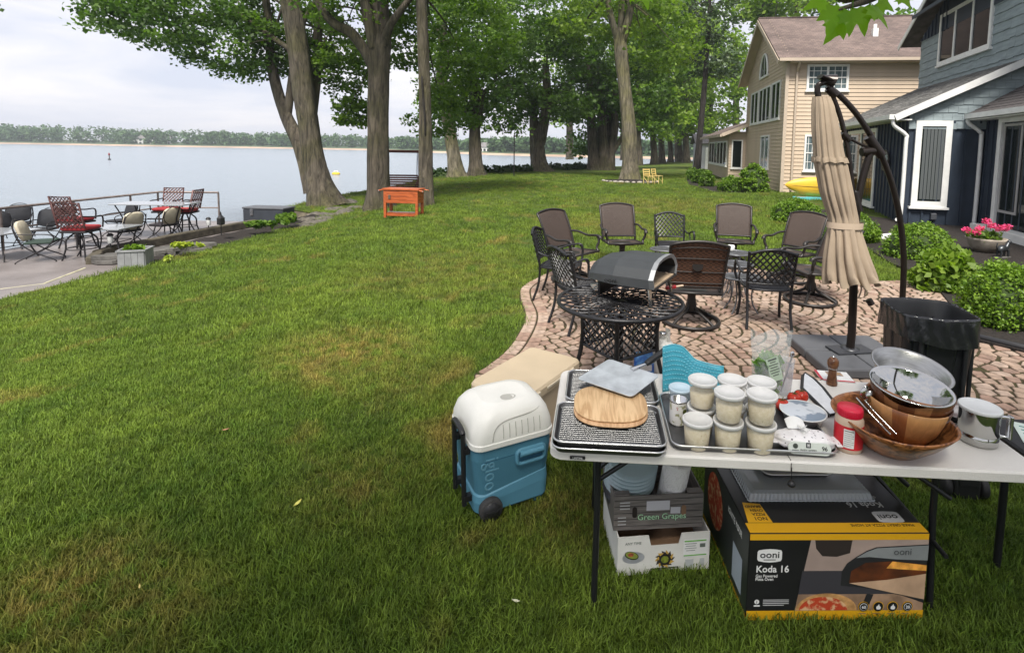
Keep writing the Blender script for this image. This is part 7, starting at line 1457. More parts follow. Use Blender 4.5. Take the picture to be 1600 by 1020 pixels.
q = MB(); q.lathe([(.0, -.026), (.05, -.026), (.060, -.02), (.063, -.008), (.063, .012), (.058, .02), (0, .02)], 28, M=Matrix.Translation((.085, -.004, .060)) @ Matrix.Rotation(math.pi / 2, 4, 'X')); wh = q.build('wheel', mat('wheel_rubber', (.035, .034, .034), .75, bump=.4, bscale=60), cl)
q = MB(); q.lathe([(0, .0), (.045, .0), (.047, -.006)][::-1], 24, M=Matrix.Translation((.085, -.0295, .060)) @ Matrix.Rotation(math.pi / 2, 4, 'X')); q.box((.085, -.031, .060), (.07, .006, .010), M=None); q.build('hub_cap', mat('hub_black', (.022, .022, .024), .4), wh)
q = MB(); q.lathe([(.0, -.02), (.06, -.02), (.063, 0), (.06, .02), (0, .02)], 24, M=Matrix.Translation((.085, CD + .002, .063)) @ Matrix.Rotation(math.pi / 2, 4, 'X')); q.build('wheel', MATS['wheel_rubber'], cl)
q = MB()
for y in (CD * .22, CD * .62): q.tube([(-.028, y, .06), (-.032, y, .2), (-.034, y, .40), (-.036, y, .452)], .0135, 8)
q.tube(bez([(-.036, CD * .22, .45), (-.038, CD * .3, .468), (-.038, CD * .54, .468), (-.036, CD * .62, .45)], 4), .016, 8)
for y in (CD * .22, CD * .62): q.box((-.012, y, .10), (.04, .035, .03)); q.box((-.012, y, .36), (.04, .035, .03))
q.build('pull_handle', M_BLK, cl)
q = MB(); q.box((CW - .07, .06, .012), (.06, .06, .028)); q.box((CW - .07, CD - .06, .012), (.06, .06, .028)); q.build('foot', M_CBLUE, cl)
# tan cooler
A_, B_, D__ = on(733, 596, .42), on(830, 541, .42), on(840, 606, .42); la = math.atan2(B_.y - A_.y, B_.x - A_.x); LL = (B_.xy - A_.xy).length; WWd = .44
tc_o = thing('tan_cooler', 'tan hard cooler with rubber latches behind the blue cooler', 'cooler', (A_.x, A_.y, .003), la); M_TAN = mat('cooler_tan', (.47, .38, .26), .55, var=.05, scale=5, bump=.1, bscale=150)
q = MB(); loft(q, [rrect(LL - .06, WWd - .06, .04, 6, .0, LL / 2, -WWd / 2), rrect(LL - .05, WWd - .05, .04, 6, .02, LL / 2, -WWd / 2), rrect(LL - .02, WWd - .02, .045, 6, .345, LL / 2, -WWd / 2)]); q.build('body', M_TAN, tc_o)
q = MB(); loft(q, [rrect(LL + .004, WWd + .004, .05, 6, .347, LL / 2, -WWd / 2), rrect(LL + .008, WWd + .008, .05, 6, .355, LL / 2, -WWd / 2), rrect(LL + .008, WWd + .008, .05, 6, .40, LL / 2, -WWd / 2), rrect(LL - .012, WWd - .012, .045, 6, .416, LL / 2, -WWd / 2), rrect(LL - .05, WWd - .05, .04, 6, .418, LL / 2, -WWd / 2)]); lid = q.build('lid', M_TAN, tc_o)
for x in (LL * .2, LL * .8):
    q = MB(); q.box((x, -WWd - .006, .355), (.045, .016, .09), r=.005); q.box((x, -WWd - .014, .325), (.05, .014, .03), r=.005); q.build('latch', mat('latch_tan', (.55, .48, .36), .5), tc_o)
q = MB(); q.box((LL * .5, -WWd - .004, .385), (LL * .3, .012, .02), r=.004); q.build('lid_lip', MATS['latch_tan'], lid)
text('lettering', 'RTIC', .085, mat('tan_emboss', (.60, .52, .40), .5), tc_o, frame((LL * .06, -WWd + .0055, .20), (1, 0, 0), (0, .03, 1)), .004, 'LEFT', 1, .002)
# ================================================================ WATERSIDE TERRACE
M_RAIL = mat('rail_steel', (.20, .165, .15), .5, metal=.5, var=.2, scale=6); M_IRON = mat('patio_iron', (.022, .02, .022), .45, metal=.3); M_RED = mat('cushion_red', (.26, .018, .022), .8, var=.15, scale=10); M_TANB = mat('cushion_tan', (.46, .41, .31), .75, var=.08); M_BLKC = mat('cushion_black', (.015, .016, .02), .8); M_GRNC = mat('cushion_green', (.025, .045, .035), .8); M_BRL = mat('brown_lattice', (.075, .03, .028), .5, metal=.3)
def tp_(px, py): return on(px, py, TER_Z)
rl = thing('terrace_railing', 'brown metal railing along the water edge of the terrace', 'railing', (-13.1, 12, TER_Z)); ro = Vector((-13.1, 12, TER_Z))
zt_ = TER_Z + 1.0; pts = [on(-190, 344, zt_), on(0, 326, zt_), on(250, 300, zt_), on(341, 301, zt_)]
q = MB(); q.tube([p - ro for p in pts], .032, 8); q.build('top_rail', M_RAIL, rl); q = MB(); q.tube([p - ro + Vector((0, 0, -.5)) for p in pts], .022, 8); q.build('mid_rail', M_RAIL, rl)
for k, f_ in enumerate((0.0, .38, .76, .98)):
    p = pts[1].lerp(pts[2], f_); MB().tube([p - ro, Vector((p.x, p.y, TER_Z)) - ro], .028, 8).build('post', M_RAIL, rl)
MB().tube([pts[3] - ro, Vector((pts[3].x, pts[3].y, TER_Z)) - ro], .028, 8).build('post', M_RAIL, rl); p = pts[0].lerp(pts[1], .5); MB().tube([p - ro, Vector((p.x, p.y, TER_Z)) - ro], .028, 8).build('post', M_RAIL, rl)
p = pts[1].lerp(pts[2], .30); t = thing('rail_planter', 'small dark planter box hung on the terrace railing', 'planter', (p.x + .06, p.y, zt_ - .36)); MB().box((0.05, 0, .14), (.2, .5, .2), r=.02).build('box', M_GRNC, t); MB().tube([(-.06, 0, .36), (.05, 0, .3), (.05, 0, .2)], .012, 6).build('hook', M_IRON, t)
def bar_chair(label, px, py, rz, red=True):
    p = tp_(px, py); t = thing('bar_chair', label, 'chair', (p.x, p.y, TER_Z), rz, 'tall lattice chairs with red seats on the terrace')
    for k in range(4):
        a = k * math.pi / 2 + .785; c_, s_ = math.cos(a), math.sin(a); MB().tube(bez([(.34 * c_, .34 * s_, 0), (.27 * c_, .27 * s_, .25), (.25 * c_, .25 * s_, .45), (.10 * c_, .10 * s_, .60)], 4), .018, 6).build('leg', M_IRON, t)
    q = MB(); q.tube([(.27 * math.cos(a), .27 * math.sin(a), .24) for a in np.linspace(0, 6.283, 20)[:-1]], .012, 5, closed=True); q.build('foot_ring', M_IRON, t); MB().box((0, 0, .63), (.54, .5, .05), r=.02).build('seat', M_IRON, t); MB().box((0, 0, .70), (.52, .48, .09), r=.04).build('cushion', M_RED, t)
    def bk(u, v): return (-.27 + .54 * u, .25 + .12 * v, .72 + .56 * v)
    q = MB(); q.tube([bk(0, 0), bk(0, 1), bk(1, 1), bk(1, 0)], .02, 6); lattice(q, bk, 6, 6, .012); q.build('backrest', M_BRL, t)
    for s in (-1, 1): MB().tube(bez([(s * .27, .29, .98), (s * .31, .05, .95), (s * .30, -.2, .93), (s * .28, -.22, .68)], 4), .016, 6).build('arm', M_IRON, t)
    return t
bar_chair('tall lattice chair with red seat, nearest on the terrace', 130, 404, math.radians(185)); bar_chair('tall lattice chair just behind the nearest red-seated one', 122, 386, math.radians(176)); bar_chair('tall lattice chair at the far railing by the high table', 262, 364, math.radians(5)); bar_chair('tall red-seated chair side-on at the right end of the high table', 291, 366, math.radians(-82))
def high_table(label, px, py, w, d, h, rz):
    p = tp_(px, py); t = thing('high_table', label, 'table', (p.x, p.y, TER_Z), rz); q = MB(); q.box((0, 0, h), (w, d, .03), r=.01); q.build('table_top', mat('glass_top', (.30, .32, .34), .1, metal=.2), t)
    for sx_ in (-1, 1):
        for sy_ in (-1, 1): MB().tube(bez([(sx_ * w * .46, sy_ * d * .4, 0), (sx_ * w * .36, sy_ * d * .32, h * .5), (sx_ * w * .44, sy_ * d * .4, h - .02)], 4), .016, 6).build('leg', M_IRON, t)
    q = MB(); q.tube([(x, y, h * .5) for x, y, _ in rrect(w * .72, d * .64, .1)], .01, 5, closed=True); q.build('stretcher', M_IRON, t)
high_table('long high glass-topped table at the far end of the terrace', 247, 372, 1.9, .8, .95, .05); high_table('low dark table among the spring chairs on the terrace', 172, 396, 1.0, .8, .62, .1); high_table('low table at the left edge of the view on the terrace', 2, 404, 1.0, .9, .6, 0)
def spring_chair(label, px, py, rz, bm, sm):
    p = tp_(px, py); t = thing('spring_chair', label, 'chair', (p.x, p.y, TER_Z), rz, 'folding spring chairs on the terrace')
    for s in (-1, 1):
        MB().tube(bez([(s * .26, -.30, 0), (s * .26, -.28, .05), (s * .25, .02, .22), (s * .25, .22, .40), (s * .26, .30, .62), (s * .24, .36, .82)], 4), .013, 6).build('leg', M_IRON, t); MB().tube(bez([(s * .26, .34, 0), (s * .26, .30, .05), (s * .25, .0, .22), (s * .25, -.24, .40), (s * .27, -.26, .58), (s * .27, .1, .62), (s * .26, .31, .62)], 4), .012, 6).build('leg', M_IRON, t)
    MB().box((0, -.02, .42), (.48, .46, .06), r=.025).build('seat', sm, t); q = MB(); q.lathe([(0, 0), (.22, 0), (.235, .02), (.235, .05), (.22, .065), (0, .065)], 28, M=Matrix.Translation((0, .30, .66)) @ Matrix.Rotation(math.radians(74), 4, 'X'), sq=.25, sy=.95); q.build('back_cushion', bm, t); q = MB(); q.tube([(.25 * math.cos(a), .335 + .06 * math.sin(a), .68 + .24 * math.sin(a)) for a in np.linspace(0, 6.283, 22)[:-1]], .010, 5, closed=True); q.build('back_frame', M_IRON, t)
    return t
spring_chair('spring chair with tan back and dark green seat, front left of terrace', 66, 407, math.radians(118), M_TANB, M_GRNC); spring_chair('spring chair with black oval back, left of the red chairs', 68, 384, math.radians(15), M_BLKC, M_BLKC); spring_chair('spring chair with tan back, just right of the red chairs', 198, 386, math.radians(-105), M_TANB, M_BLKC); spring_chair('spring chair with tan back nearest the timber edging', 258, 375, math.radians(-105), M_TANB, M_IRON); spring_chair('spring chair with black oval back, under the high table', 190, 368, math.radians(-20), M_BLKC, M_BLKC); spring_chair('spring chair with black back cut by the left edge', 4, 390, math.radians(60), M_BLKC, M_BLKC); spring_chair('empty spring chair against the railing, far left', 30, 374, math.radians(40), M_BLKC, M_BLKC)
# ---- timber edging, stacked stone, planter
M_TIMB = mat('old_timber', (.070, .060, .042), .9, var=.35, scale=6, stretch=(1, 1, 1), bump=.6, bscale=25)
tpts = [on(143, 404, TER_Z + .12), on(152, 393, TER_Z + .16), on(172, 386, TER_Z + .18), on(250, 371, TER_Z + .2), on(330, 356, TER_Z + .2), on(405, 343, TER_Z + .2)]
te = thing('timber_edging', 'weathered timber kerb between the terrace and the garden bed', 'edging', (tpts[0].x, tpts[0].y, TER_Z))
for a, b_ in zip(tpts[:-1], tpts[1:]):
    d = b_ - a; c = (a + b_) / 2 - Vector(te.location); q = MB(); q.box((0, 0, 0), (d.length + .04, .2, .24), r=.03); o = q.build('timber', M_TIMB, te, tuple(Vector((c.x, c.y, c.z - .1))), math.atan2(d.y, d.x))
M_FLAG = mat('flagstone', (.095, .09, .083), .9, var=.35, scale=5, bump=.6, bscale=18); sw = thing('stone_edging', 'low dry-stacked flagstones edging the garden bed behind the planter', 'stone wall', (-9.6, 11.6, TER_Z)); rr = random.Random(3)
for k in range(16):
    f_ = (k % 8) / 7; lay = k // 8; px = 158 + f_ * 150; py = 412 - f_ * 19; p = on(px, py, TER_Z + .03); q = MB(); n_ = 7; poly = [((.30 + .06 * rr.random()) * math.cos(a), (.13 + .04 * rr.random()) * math.sin(a)) for a in np.linspace(0, 6.283, n_ + 1)[:-1]]; q.prism(poly, 0, .075); q.build('flagstone', M_FLAG, sw, (p.x + 9.6 + rr.uniform(-.05, .05), p.y - 11.6 + .12 + .06 * lay, .02 + .082 * lay + f_ * .03), .15 + rr.uniform(-.2, .2))
p = on(192, 421, TER_Z); t = thing('planter_box', 'grey slatted planter box at the corner of the terrace', 'planter', (p.x + .1, p.y + .22, TER_Z), .35); M_GPL = mat('grey_plank', (.22, .225, .23), .7, var=.15, scale=5)
for k in range(4):
    M = Matrix.Rotation(k * math.pi / 2, 4, 'Z')
    for j in range(4): MB().box((-.165 + j * .11, -.225, .2), (.104, .02, .38), M=M).build('slat', M_GPL, t)
    MB().box((0, -.235, .385), (.5, .035, .035), M=M).build('trim', M_GPL, t); MB().box((0, -.237, .03), (.48, .02, .05), M=M).build('trim', M_GPL, t)
MB().box((0, 0, .3), (.42, .42, .05)).build('soil', M_MULCH, t)
def leafy(parent, name, C, R, per, size, m_, seed, flat_=.7, up=.4):
    V, T_ = leaf_soup(C, R, per, size, np.random.default_rng(seed), flat_, up=up); return put(name, soup_mesh(name, V, T_, m_), parent)
LF_HOSTA = leafmat('leaf_hosta', (.20, .28, .02), (.45, .50, .06), .3); LF_SHRUB = leafmat('leaf_shrub', (.060, .135, .012), (.190, .30, .026), .3); LF_SHRD = leafmat('leaf_shrub_dark', (.018, .042, .012), (.05, .09, .025), .25)
leafy(t, 'plants', [(rr.uniform(-.15, .15), rr.uniform(-.15, .15), .42) for _ in range(9)], .08, 14, .09, LF_SHRUB, 1)
def plant(name, label, px, py, z, r_px, h, n, size, m_, group=None, flat_=.6, up=.4):
    p = on(px, py, z); d = math.hypot(p.x, p.y); r = r_px * d / F; t = thing(name, label, 'plant', (p.x, p.y, z), 0, group); g_ = np.random.default_rng(int(px * 7 + py)); C = [(r * g_.normal() * .45, r * .6 * g_.normal() * .45, h * (.35 + .4 * g_.random())) for _ in range(n)]
    leafy(t, 'leaves', C, h * .45, 16, size, m_, int(px), flat_, up); q = MB()
    for k in range(6): c = C[k % len(C)]; q.tube([(c[0] * .3, c[1] * .3, -.03), (c[0] * .7, c[1] * .7, h * .3), tuple(c)], .006, 4)
    q.build('stems', M_STEM, t); return t
plant('hosta_plant', 'yellow-green hosta in the dark garden bed', 286, 388, TER_Z + .25, 18, .15, 16, .10, LF_HOSTA)
plant('leafy_plant', 'low green leafy plant at the foot of the dark dock box', 412, 356, -.45, 26, .24, 16, .15, LF_MID); plant('leafy_plant', 'small leafy plant right of the dock box', 448, 348, -.42, 14, .3, 9, .17, LF_MID); plant('leafy_plant', 'tiny bright plant at the lawn edge beside the planter', 262, 409, TER_Z + .1, 6, .14, 4, .09, LF_HOSTA)
for px, py, lab in ((173, 386, 'solar garden light beside the timber kerb above the planter'), (326, 357, 'solar garden light at the far end of the timber kerb')):
    p = on(px, py, TER_Z + .2); t = thing('garden_light', lab, 'lamp', (p.x, p.y, TER_Z + .15), 0, 'solar garden lights'); MB().tube([(0, 0, 0), (0, 0, .14)], .012, 6).build('stake', M_BLK, t); MB().lathe([(.05, .14), (.055, .16), (.055, .30), (.05, .31)], 12).build('lens', mat('lamp_lens', (.55, .56, .55), .2), t); MB().lathe([(.065, .31), (.065, .33), (.03, .37), (0, .37)], 12).build('cap', M_BLK, t)
p = on(346, 368, -.5); t = thing('garden_lantern', 'small black lantern stake in the garden bed', 'lantern', (p.x, p.y, -.5)); MB().tube([(0, 0, 0), (0, 0, .3)], .012, 6).build('stake', M_BLK, t); MB().lathe([(.04, .28), (.10, .30), (.10, .46), (.03, .54), (.012, .62), (0, .64)], 6, smooth=False).build('lantern_head', M_BLK, t)
# ---- dock box
p = on(411, 346, -.52); t = thing('dock_box', 'dark plastic storage box with hinged lid beside the shore path', 'storage box', (p.x, p.y + .35, -.55), -.1); w_ = 68 * p.y / F; MB().box((0, 0, .20), (w_, .6, .40), r=.03).build('box_body', mat('box_navy', (.03, .035, .045), .6, var=.15, scale=4), t); MB().box((0, 0, .43), (w_ + .04, .64, .06), r=.02).build('lid', mat('box_lid', (.085, .09, .10), .5, var=.15), t); MB().box((-w_ * .27, -.32, .30), (.10, .02, .2), r=.006).build('latch', M_STEEL, t)
# ---- orange cart
p = on(628, 354, -.42); D_ = p.y; s_ = D_ / F; t = thing('cooler_cart', 'orange wooden patio cooler cart on the lawn in front of the trees', 'cart', (p.x, p.y + .2, gz(p.x, p.y) - .0), -.12); M_ORG = woodmat('orange_wood', (.42, .10, .028), (.27, .058, .016), 14, .4, (.2, 1, 1.5)); W_ = 56 * s_; H_ = 47 * s_
for sx_ in (-1, 1):
    for sy_ in (-1, 1): MB().box((sx_ * (W_ / 2 - .035), sy_ * .19, H_ * .46), (.07, .07, H_ * .92)).build('leg', M_ORG, t)
for k in range(4):
    z = H_ * (.55 + .105 * k)
    MB().box((0, -.215, z), (W_ - .06, .022, H_ * .098)).build('plank', M_ORG, t); MB().box((0, .215, z), (W_ - .06, .022, H_ * .098)).build('plank', M_ORG, t)
    for sx_ in (-1, 1): MB().box((sx_ * (W_ / 2 - .01), 0, z), (.022, .36, H_ * .098)).build('plank', M_ORG, t)
MB().box((0, 0, H_ * .955), (W_ + .08, .5, .05), r=.008).build('lid', M_ORG, t); MB().box((0, 0, H_ * .5), (W_ - .08, .38, .02)).build('floor_board', M_ORG, t)
for sy_ in (-.17, .17): MB().box((0, sy_, H_ * .10), (W_ - .10, .05, .07)).build('shelf_rail', M_ORG, t)
for k in range(5): MB().box((0, -.12 + k * .06, H_ * .14), (W_ - .1, .045, .02)).build('shelf_slat', M_ORG, t)
for sx_ in (-1, 1):
    MB().tube([(sx_ * (W_ / 2 + .04), -.2, H_ * .93), (sx_ * (W_ / 2 + .17), -.2, H_ * .90)], .022, 6).build('handle_bracket', M_ORG, t); MB().tube([(sx_ * (W_ / 2 + .04), .2, H_ * .93), (sx_ * (W_ / 2 + .17), .2, H_ * .90)], .022, 6).build('handle_bracket', M_ORG, t); MB().tube([(sx_ * (W_ / 2 + .15), -.22, H_ * .905), (sx_ * (W_ / 2 + .15), .22, H_ * .905)], .016, 8).build('handle_bar', M_STEEL, t)
MB().tube([(-W_ / 2 + .1, -.18, H_ * .20), (W_ / 2 - .1, -.18, H_ * .20)], .012, 6).build('towel_bar', M_STEEL, t); MB().box((-W_ * .32, -.235, H_ * .70), (.07, .02, .12), r=.005).build('bottle_opener', mat('opener', (.16, .13, .10), .4, metal=.6), t)
for sx_ in (-1, 1): MB().lathe([(0, -.015), (.04, -.015), (.04, .015), (0, .015)], 14, M=Matrix.Translation((sx_ * (W_ / 2 - .035), -.19, .03)) @ Matrix.Rotation(math.pi / 2, 4, 'X')).build('caster', M_BLK, t)
# ---- swing
p = on(627, 303, -.25); t = thing('porch_swing', 'dark red slatted garden swing hanging from an A-frame by the water', 'swing', (p.x, p.y, gz(p.x, p.y)), .12); M_SWG = mat('swing_brown', (.10, .035, .03), .9, var=.2, scale=5); SH_ = 2.15
for sx_ in (-1, 1):
    for sy_ in (-1, 1): MB().tube([(sx_ * .92, sy_ * .7, 0), (sx_ * .80, 0, SH_)], .045, 6).build('frame_leg', M_SWG, t)
    MB().tube([(sx_ * .95, -.5, .6), (sx_ * .88, .3, 1.35)], .03, 6).build('brace', M_SWG, t); MB().tube([(sx_ * .95, .5, .6), (sx_ * .88, -.3, 1.35)], .03, 6).build('brace', M_SWG, t)
MB().tube([(-.95, 0, SH_), (.95, 0, SH_)], .06, 6).build('top_beam', M_SWG, t)
for k in range(6): MB().box((0, .25 + .02 * k, .55 + k * .10), (1.35, .03, .075)).build('back_slat', M_SWG, t)
for k in range(5): MB().box((0, -.28 + k * .11, .45), (1.35, .09, .03)).build('seat_slat', M_SWG, t)
for sx_ in (-1, 1): MB().box((sx_ * .69, -.02, .70), (.06, .6, .05)).build('arm', M_SWG, t); MB().box((sx_ * .69, -.25, .55), (.05, .05, .3)).build('arm_post', M_SWG, t); MB().box((sx_ * .69, .28, .75), (.05, .05, .6)).build('arm_post', M_SWG, t); MB().tube([(sx_ * .69, -.25, .72), (sx_ * .72, 0, SH_)], .010, 4).build('chain', M_IRON, t); MB().tube([(sx_ * .69, .28, .9), (sx_ * .72, 0, SH_)], .010, 4).build('chain', M_IRON, t)
# ---- shore stones and low shrubs along the bank
M_ROCK = mat('shore_rock', (.095, .085, .07), .95, var=.4, scale=4, bump=.7, bscale=10)
rk_labels = [(470, 345, .35), (492, 340, .42), (508, 333, .35), (524, 327, .30), (540, 322, .40), (556, 317, .34), (478, 334, .4), (500, 326, .42), (522, 318, .36), (545, 309, .42)]
for i, (px, py, r) in enumerate(rk_labels):
    p = on(px, py, -.42); q = MB(); rr = random.Random(i); q.lathe([(0, -.4), (.85, -.3), (1.0, .05), (.8, .38), (.35, .55), (0, .56)], 9, smooth=False); q.v = [(x * (1 + rr.uniform(-.12, .12)), y * (1 + rr.uniform(-.12, .12)), z * (1 + rr.uniform(-.15, .15))) for x, y, z in q.v]
    o = q.build('shore_rock', M_ROCK, None, (p.x, p.y, gz(p.x, p.y) - .02), i * 1.3); o.scale = (r * 1.3, r * .9, r * .55); tag(o, 'brown shore rock, %s in the %s row left of the big trees' % (('first', 'second', 'third', 'fourth', 'fifth', 'sixth')[i if i < 6 else i - 6], 'front' if i < 6 else 'back'), 'rock', 'rocks at the lawn edge by the leaning tree')
for i, (px, lab) in enumerate(((690, 'leftmost, beside the pale leaning trunk'), (765, 'just right of the straight grey trunk'), (790, 'third from the left'), (812, 'just left of the forked tree'), (872, 'just right of the forked tree'), (892, 'left of the trunk cluster'), (912, 'touching the trunk cluster'))):
    py = 276 - (px - 690) * .045; p = on(px, py, -.1); d = p.y; t = thing('shore_shrub', 'dark low shrub on the bank top, ' + lab, 'shrub', (p.x, p.y + .5, gz(p.x, p.y + .5) - .1), 0, 'low shrubs along the bank'); g_ = np.random.default_rng(i); C = [(g_.uniform(-.9, .9), g_.uniform(-.3, .3), .1 + .45 * g_.random()) for _ in range(26)]; leafy(t, 'foliage', C, .3, 14, .24, LF_SHRD, i)
    q = MB(); q.lathe([(0, -.2), (.7, -.15), (.75, .2), (.4, .42), (0, .46)], 10, sy=.5); q.build('dark_core', mat('shrub_core', (.03, .05, .012), .95), t)  # solid dark core added behind the leaves of the bank shrub
p = on(803, 278, -.1); t = thing('thin_post', 'thin dark pole at the water edge left of the forked tree', 'pole', (p.x, p.y, gz(p.x, p.y))); MB().tube([(0, 0, 0), (0, 0, 2.6)], .035, 6).build('pole', M_IRON, t); MB().lathe([(.035, 2.6), (.06, 2.62), (.05, 2.72), (0, 2.76)], 8).build('pole_cap', M_IRON, t)
# ---- buoy and float on the lake
p = on(171, 250, LAKE_Z); t = thing('lake_buoy', 'dark marker buoy standing in the lake', 'buoy', (p.x, p.y, LAKE_Z)); b_ = p.y / F; MB().lathe([(2 * b_, -.1), (2 * b_, 1.5 * b_), (.7 * b_, 2 * b_), (.6 * b_, 8 * b_), (0, 8 * b_)], 10).build('buoy_body', M_IRON, t); MB().lathe([(.3 * b_, 7 * b_), (1.5 * b_, 8 * b_), (.3 * b_, 11 * b_), (0, 11.5 * b_)], 8).build('top_mark', M_RED, t)
p = on(525, 273, LAKE_Z); t = thing('swim_float', 'yellow float on the water right of the leaning tree', 'float', (p.x, p.y, LAKE_Z)); b_ = p.y / F; MB().lathe([(0, -.1), (5 * b_, -.1), (6.5 * b_, .12), (5 * b_, .3), (0, .35)], 20, sy=.6).build('float_body', mat('float_yellow', (.62, .42, .03), .5), t); MB().tube([(-3 * b_, 0, .33), (-3 * b_, 0, .5), (3 * b_, 0, .5), (3 * b_, 0, .33)], .03, 6).build('grip', M_W, t)
# ================================================================ BY THE HOUSES
# kayak
y_ = 20.3; kc = at(1252, 291, y_); KL = 3.0; t = thing('kayak', 'yellow kayak lying on its side against the beige house', 'kayak', (kc.x + .9, y_, .2), -.1)
def kay(u, v):
    a = 6.283 * u; s = (2 * v - 1); w = .38 * max(.001, (1 - abs(s) ** 2.4)) ** .7; d = .17 * max(.001, (1 - abs(s) ** 3)) ** .7; return (s * KL / 2, d * math.cos(a) * (1.0 if math.cos(a) < 0 else .6), .40 + w * math.sin(a) + .05 * s * s)
q = MB(); q.sheet(kay, 22, 36, closeu=True); q.build('hull', mat('kayak_yellow', (.66, .40, .035), .45, var=.08, scale=3), t); q = MB(); q.tube([(s * KL / 2 * .96, -.172 * max(0, (1 - abs(s) ** 3)) ** .7, .40 + .05 * s * s) for s in np.linspace(-1, 1, 24)], .014, 6); q.tube([(s * KL / 2 * .8, -.155 * max(0, (1 - abs(s) ** 3)) ** .7, .27) for s in np.linspace(-1, 1, 20)], .008, 6); q.build('keel_line', mat('kayak_dark_yellow', (.34, .19, .02), .5), t)  # keel and lower hull lines in a darker yellow than the hull
t = thing('paddle_board', 'turquoise paddle board edge under the yellow kayak', 'paddle board', (kc.x + .9, y_ - .1, .10), -.1); q = MB(); loft(q, [[(x, y, z0_) for x, y, _ in rrect(2.4, .5, .24)] for z0_ in (0, .09)]); q.build('board', mat('board_turq', (.10, .45, .50), .5), t); MB().box((-.9, 0, .095), (.3, .3, .008), r=.003).build('deck_pad', M_GPL, t)
def shrub(label, px, py, rx, h, n, size, m_, group, depth_k=.8, cat='shrub', name='shrub'):
    p = on(px, py, .04); d = p.y; r = rx * d / F; t = thing(name, label, cat, (p.x, p.y + r * depth_k * .5, .03), 0, group); g_ = np.random.default_rng(int(px))
    dd = g_.normal(size=(n, 3)); dd /= np.linalg.norm(dd, axis=1)[:, None]; dd[:, 2] = np.abs(dd[:, 2]); rad = .72 + .28 * g_.random(n); C = dd * rad[:, None] * np.array((r * .92, r * depth_k * .92, h * .9)) + np.array((0, 0, h * .06)); C += g_.normal(size=C.shape) * .02
    leafy(t, 'foliage', C, .085 + size * .6, 36, size, m_, int(px), .8, .35); q = MB(); q.lathe([(0, 0), (.80, .0), (.85, .25), (.74, .55), (.45, .76), (0, .84)], 14, smooth=True); q.v = [(x * r, y * r * depth_k, z * h) for x, y, z in q.v]; q.build('dark_core', MATS['shrub_core'], t); return t  # leaf shell round an added solid dark core that fills the inside
GH = 'clipped shrubs beside the blue house'
shrub('clipped shrub farthest along the blue house, behind the umbrella', 1250, 346, 40, .62, 330, .055, LF_SHRUB, GH); shrub('wide clipped shrub behind the umbrella pole', 1328, 378, 60, .68, 420, .050, LF_SHRUB, GH, .7); shrub('clipped round shrub below the narrow white-framed window', 1449, 405, 55, .66, 420, .044, LF_SHRUB, GH); shrub('leafy hydrangea beside the trash bin', 1487, 452, 42, .52, 150, .12, LF_BRIGHT, GH, .8, 'shrub', 'hydrangea_shrub'); shrub('large clipped shrub at the right edge above the mulch', 1590, 512, 66, .72, 520, .036, LF_SHRUB, GH, .9)
GB = 'round bushes by the beige house'
for px, py, rx, lab in ((1082, 281, 9, 'first round bush at the sunroom corner of the beige house'), (1093, 286, 10, 'second round bush in front of the beige sunroom'), (1106, 291, 10, 'third round bush in front of the beige sunroom')): shrub(lab, px, py, rx, .8, 60, .13, LF_MID, GB)
shrub('low loose bush below the beige house wall', 1145, 299, 22, .7, 90, .13, LF_MID, GB); shrub('taller pale bush against the beige house wall', 1180, 301, 24, 1.35, 130, .13, LF_SHRUB, GB)
q = MB(); q.prism([(x, y) for x, y in BEDP2], -.04, .03); structure(q.build('house_bed', M_MULCH))
# flower bowl and figurine
p = on(1552, 396, .04); t = thing('flower_bowl', 'concrete bowl of bright pink geraniums beside the sliding door', 'planter', (p.x, p.y + .2, .035)); FR = 27 * p.y / F; M_CON = mat('concrete_pot', (.32, .28, .23), .9, var=.2, scale=8, bump=.4, bscale=50); q = MB(); q.lathe([(0, 0), (FR * .55, 0), (FR * .8, FR * .3), (FR, FR * .75), (FR * 1.02, FR * .85), (FR * .94, FR * .85), (FR * .9, FR * .7), (0, FR * .68)], 28); q.build('bowl', M_CON, t)
LF_PINK = leafmat('petal_pink', (.60, .03, .16), (.80, .12, .30), .25); g_ = np.random.default_rng(2); hd = [(-.38, .0, .30), (-.22, -.1, .40), (-.05, -.15, .52), (.02, .05, .62), (.13, -.12, .42), (.3, -.1, .44), (.36, .05, .36), (-.3, -.15, .26)]
leafy(t, 'leaves', [(g_.uniform(-.3, .3), g_.uniform(-.2, .2), FR * .8 + g_.uniform(0, .12)) for _ in range(26)], .10, 10, .09, LF_MID, 5)
for k, c in enumerate(hd):
    leafy(t, 'flower_head', [(c[0] * FR / .32, c[1], FR * .75 + c[2] * .55 + .02)] , .085, 70, .045, LF_PINK, 20 + k, .8); MB().tube([(c[0] * .4, c[1] * .5, FR * .7), (c[0] * FR / .32, c[1], FR * .75 + c[2] * .55)], .005, 4).build('flower_stalk', M_STEM, t)
p = on(1556, 399, .04); t = thing('garden_figurine', 'small dark bronze animal figurine in front of the flower bowl', 'figurine', (p.x, p.y - .15, .035), .3); q = MB(); q.tube(bez([(-.12, 0, .12), (-.04, 0, .17), (.05, 0, .16), (.10, 0, .22), (.13, 0, .27)], 4), [.03, .05, .06, .065, .07, .07, .068, .06, .055, .05, .045, .042, .04, .036, .034, .03, .03], 10); q.lathe([(0, -.04), (.035, -.02), (.04, .01), (.02, .04), (0, .045)], 10, (.15, 0, .28))
for x, y in ((-.09, .035), (-.09, -.035), (.09, .035), (.09, -.035)): q.tube([(x, y, .14), (x * 1.1, y, .0)], [.022, .014], 6)
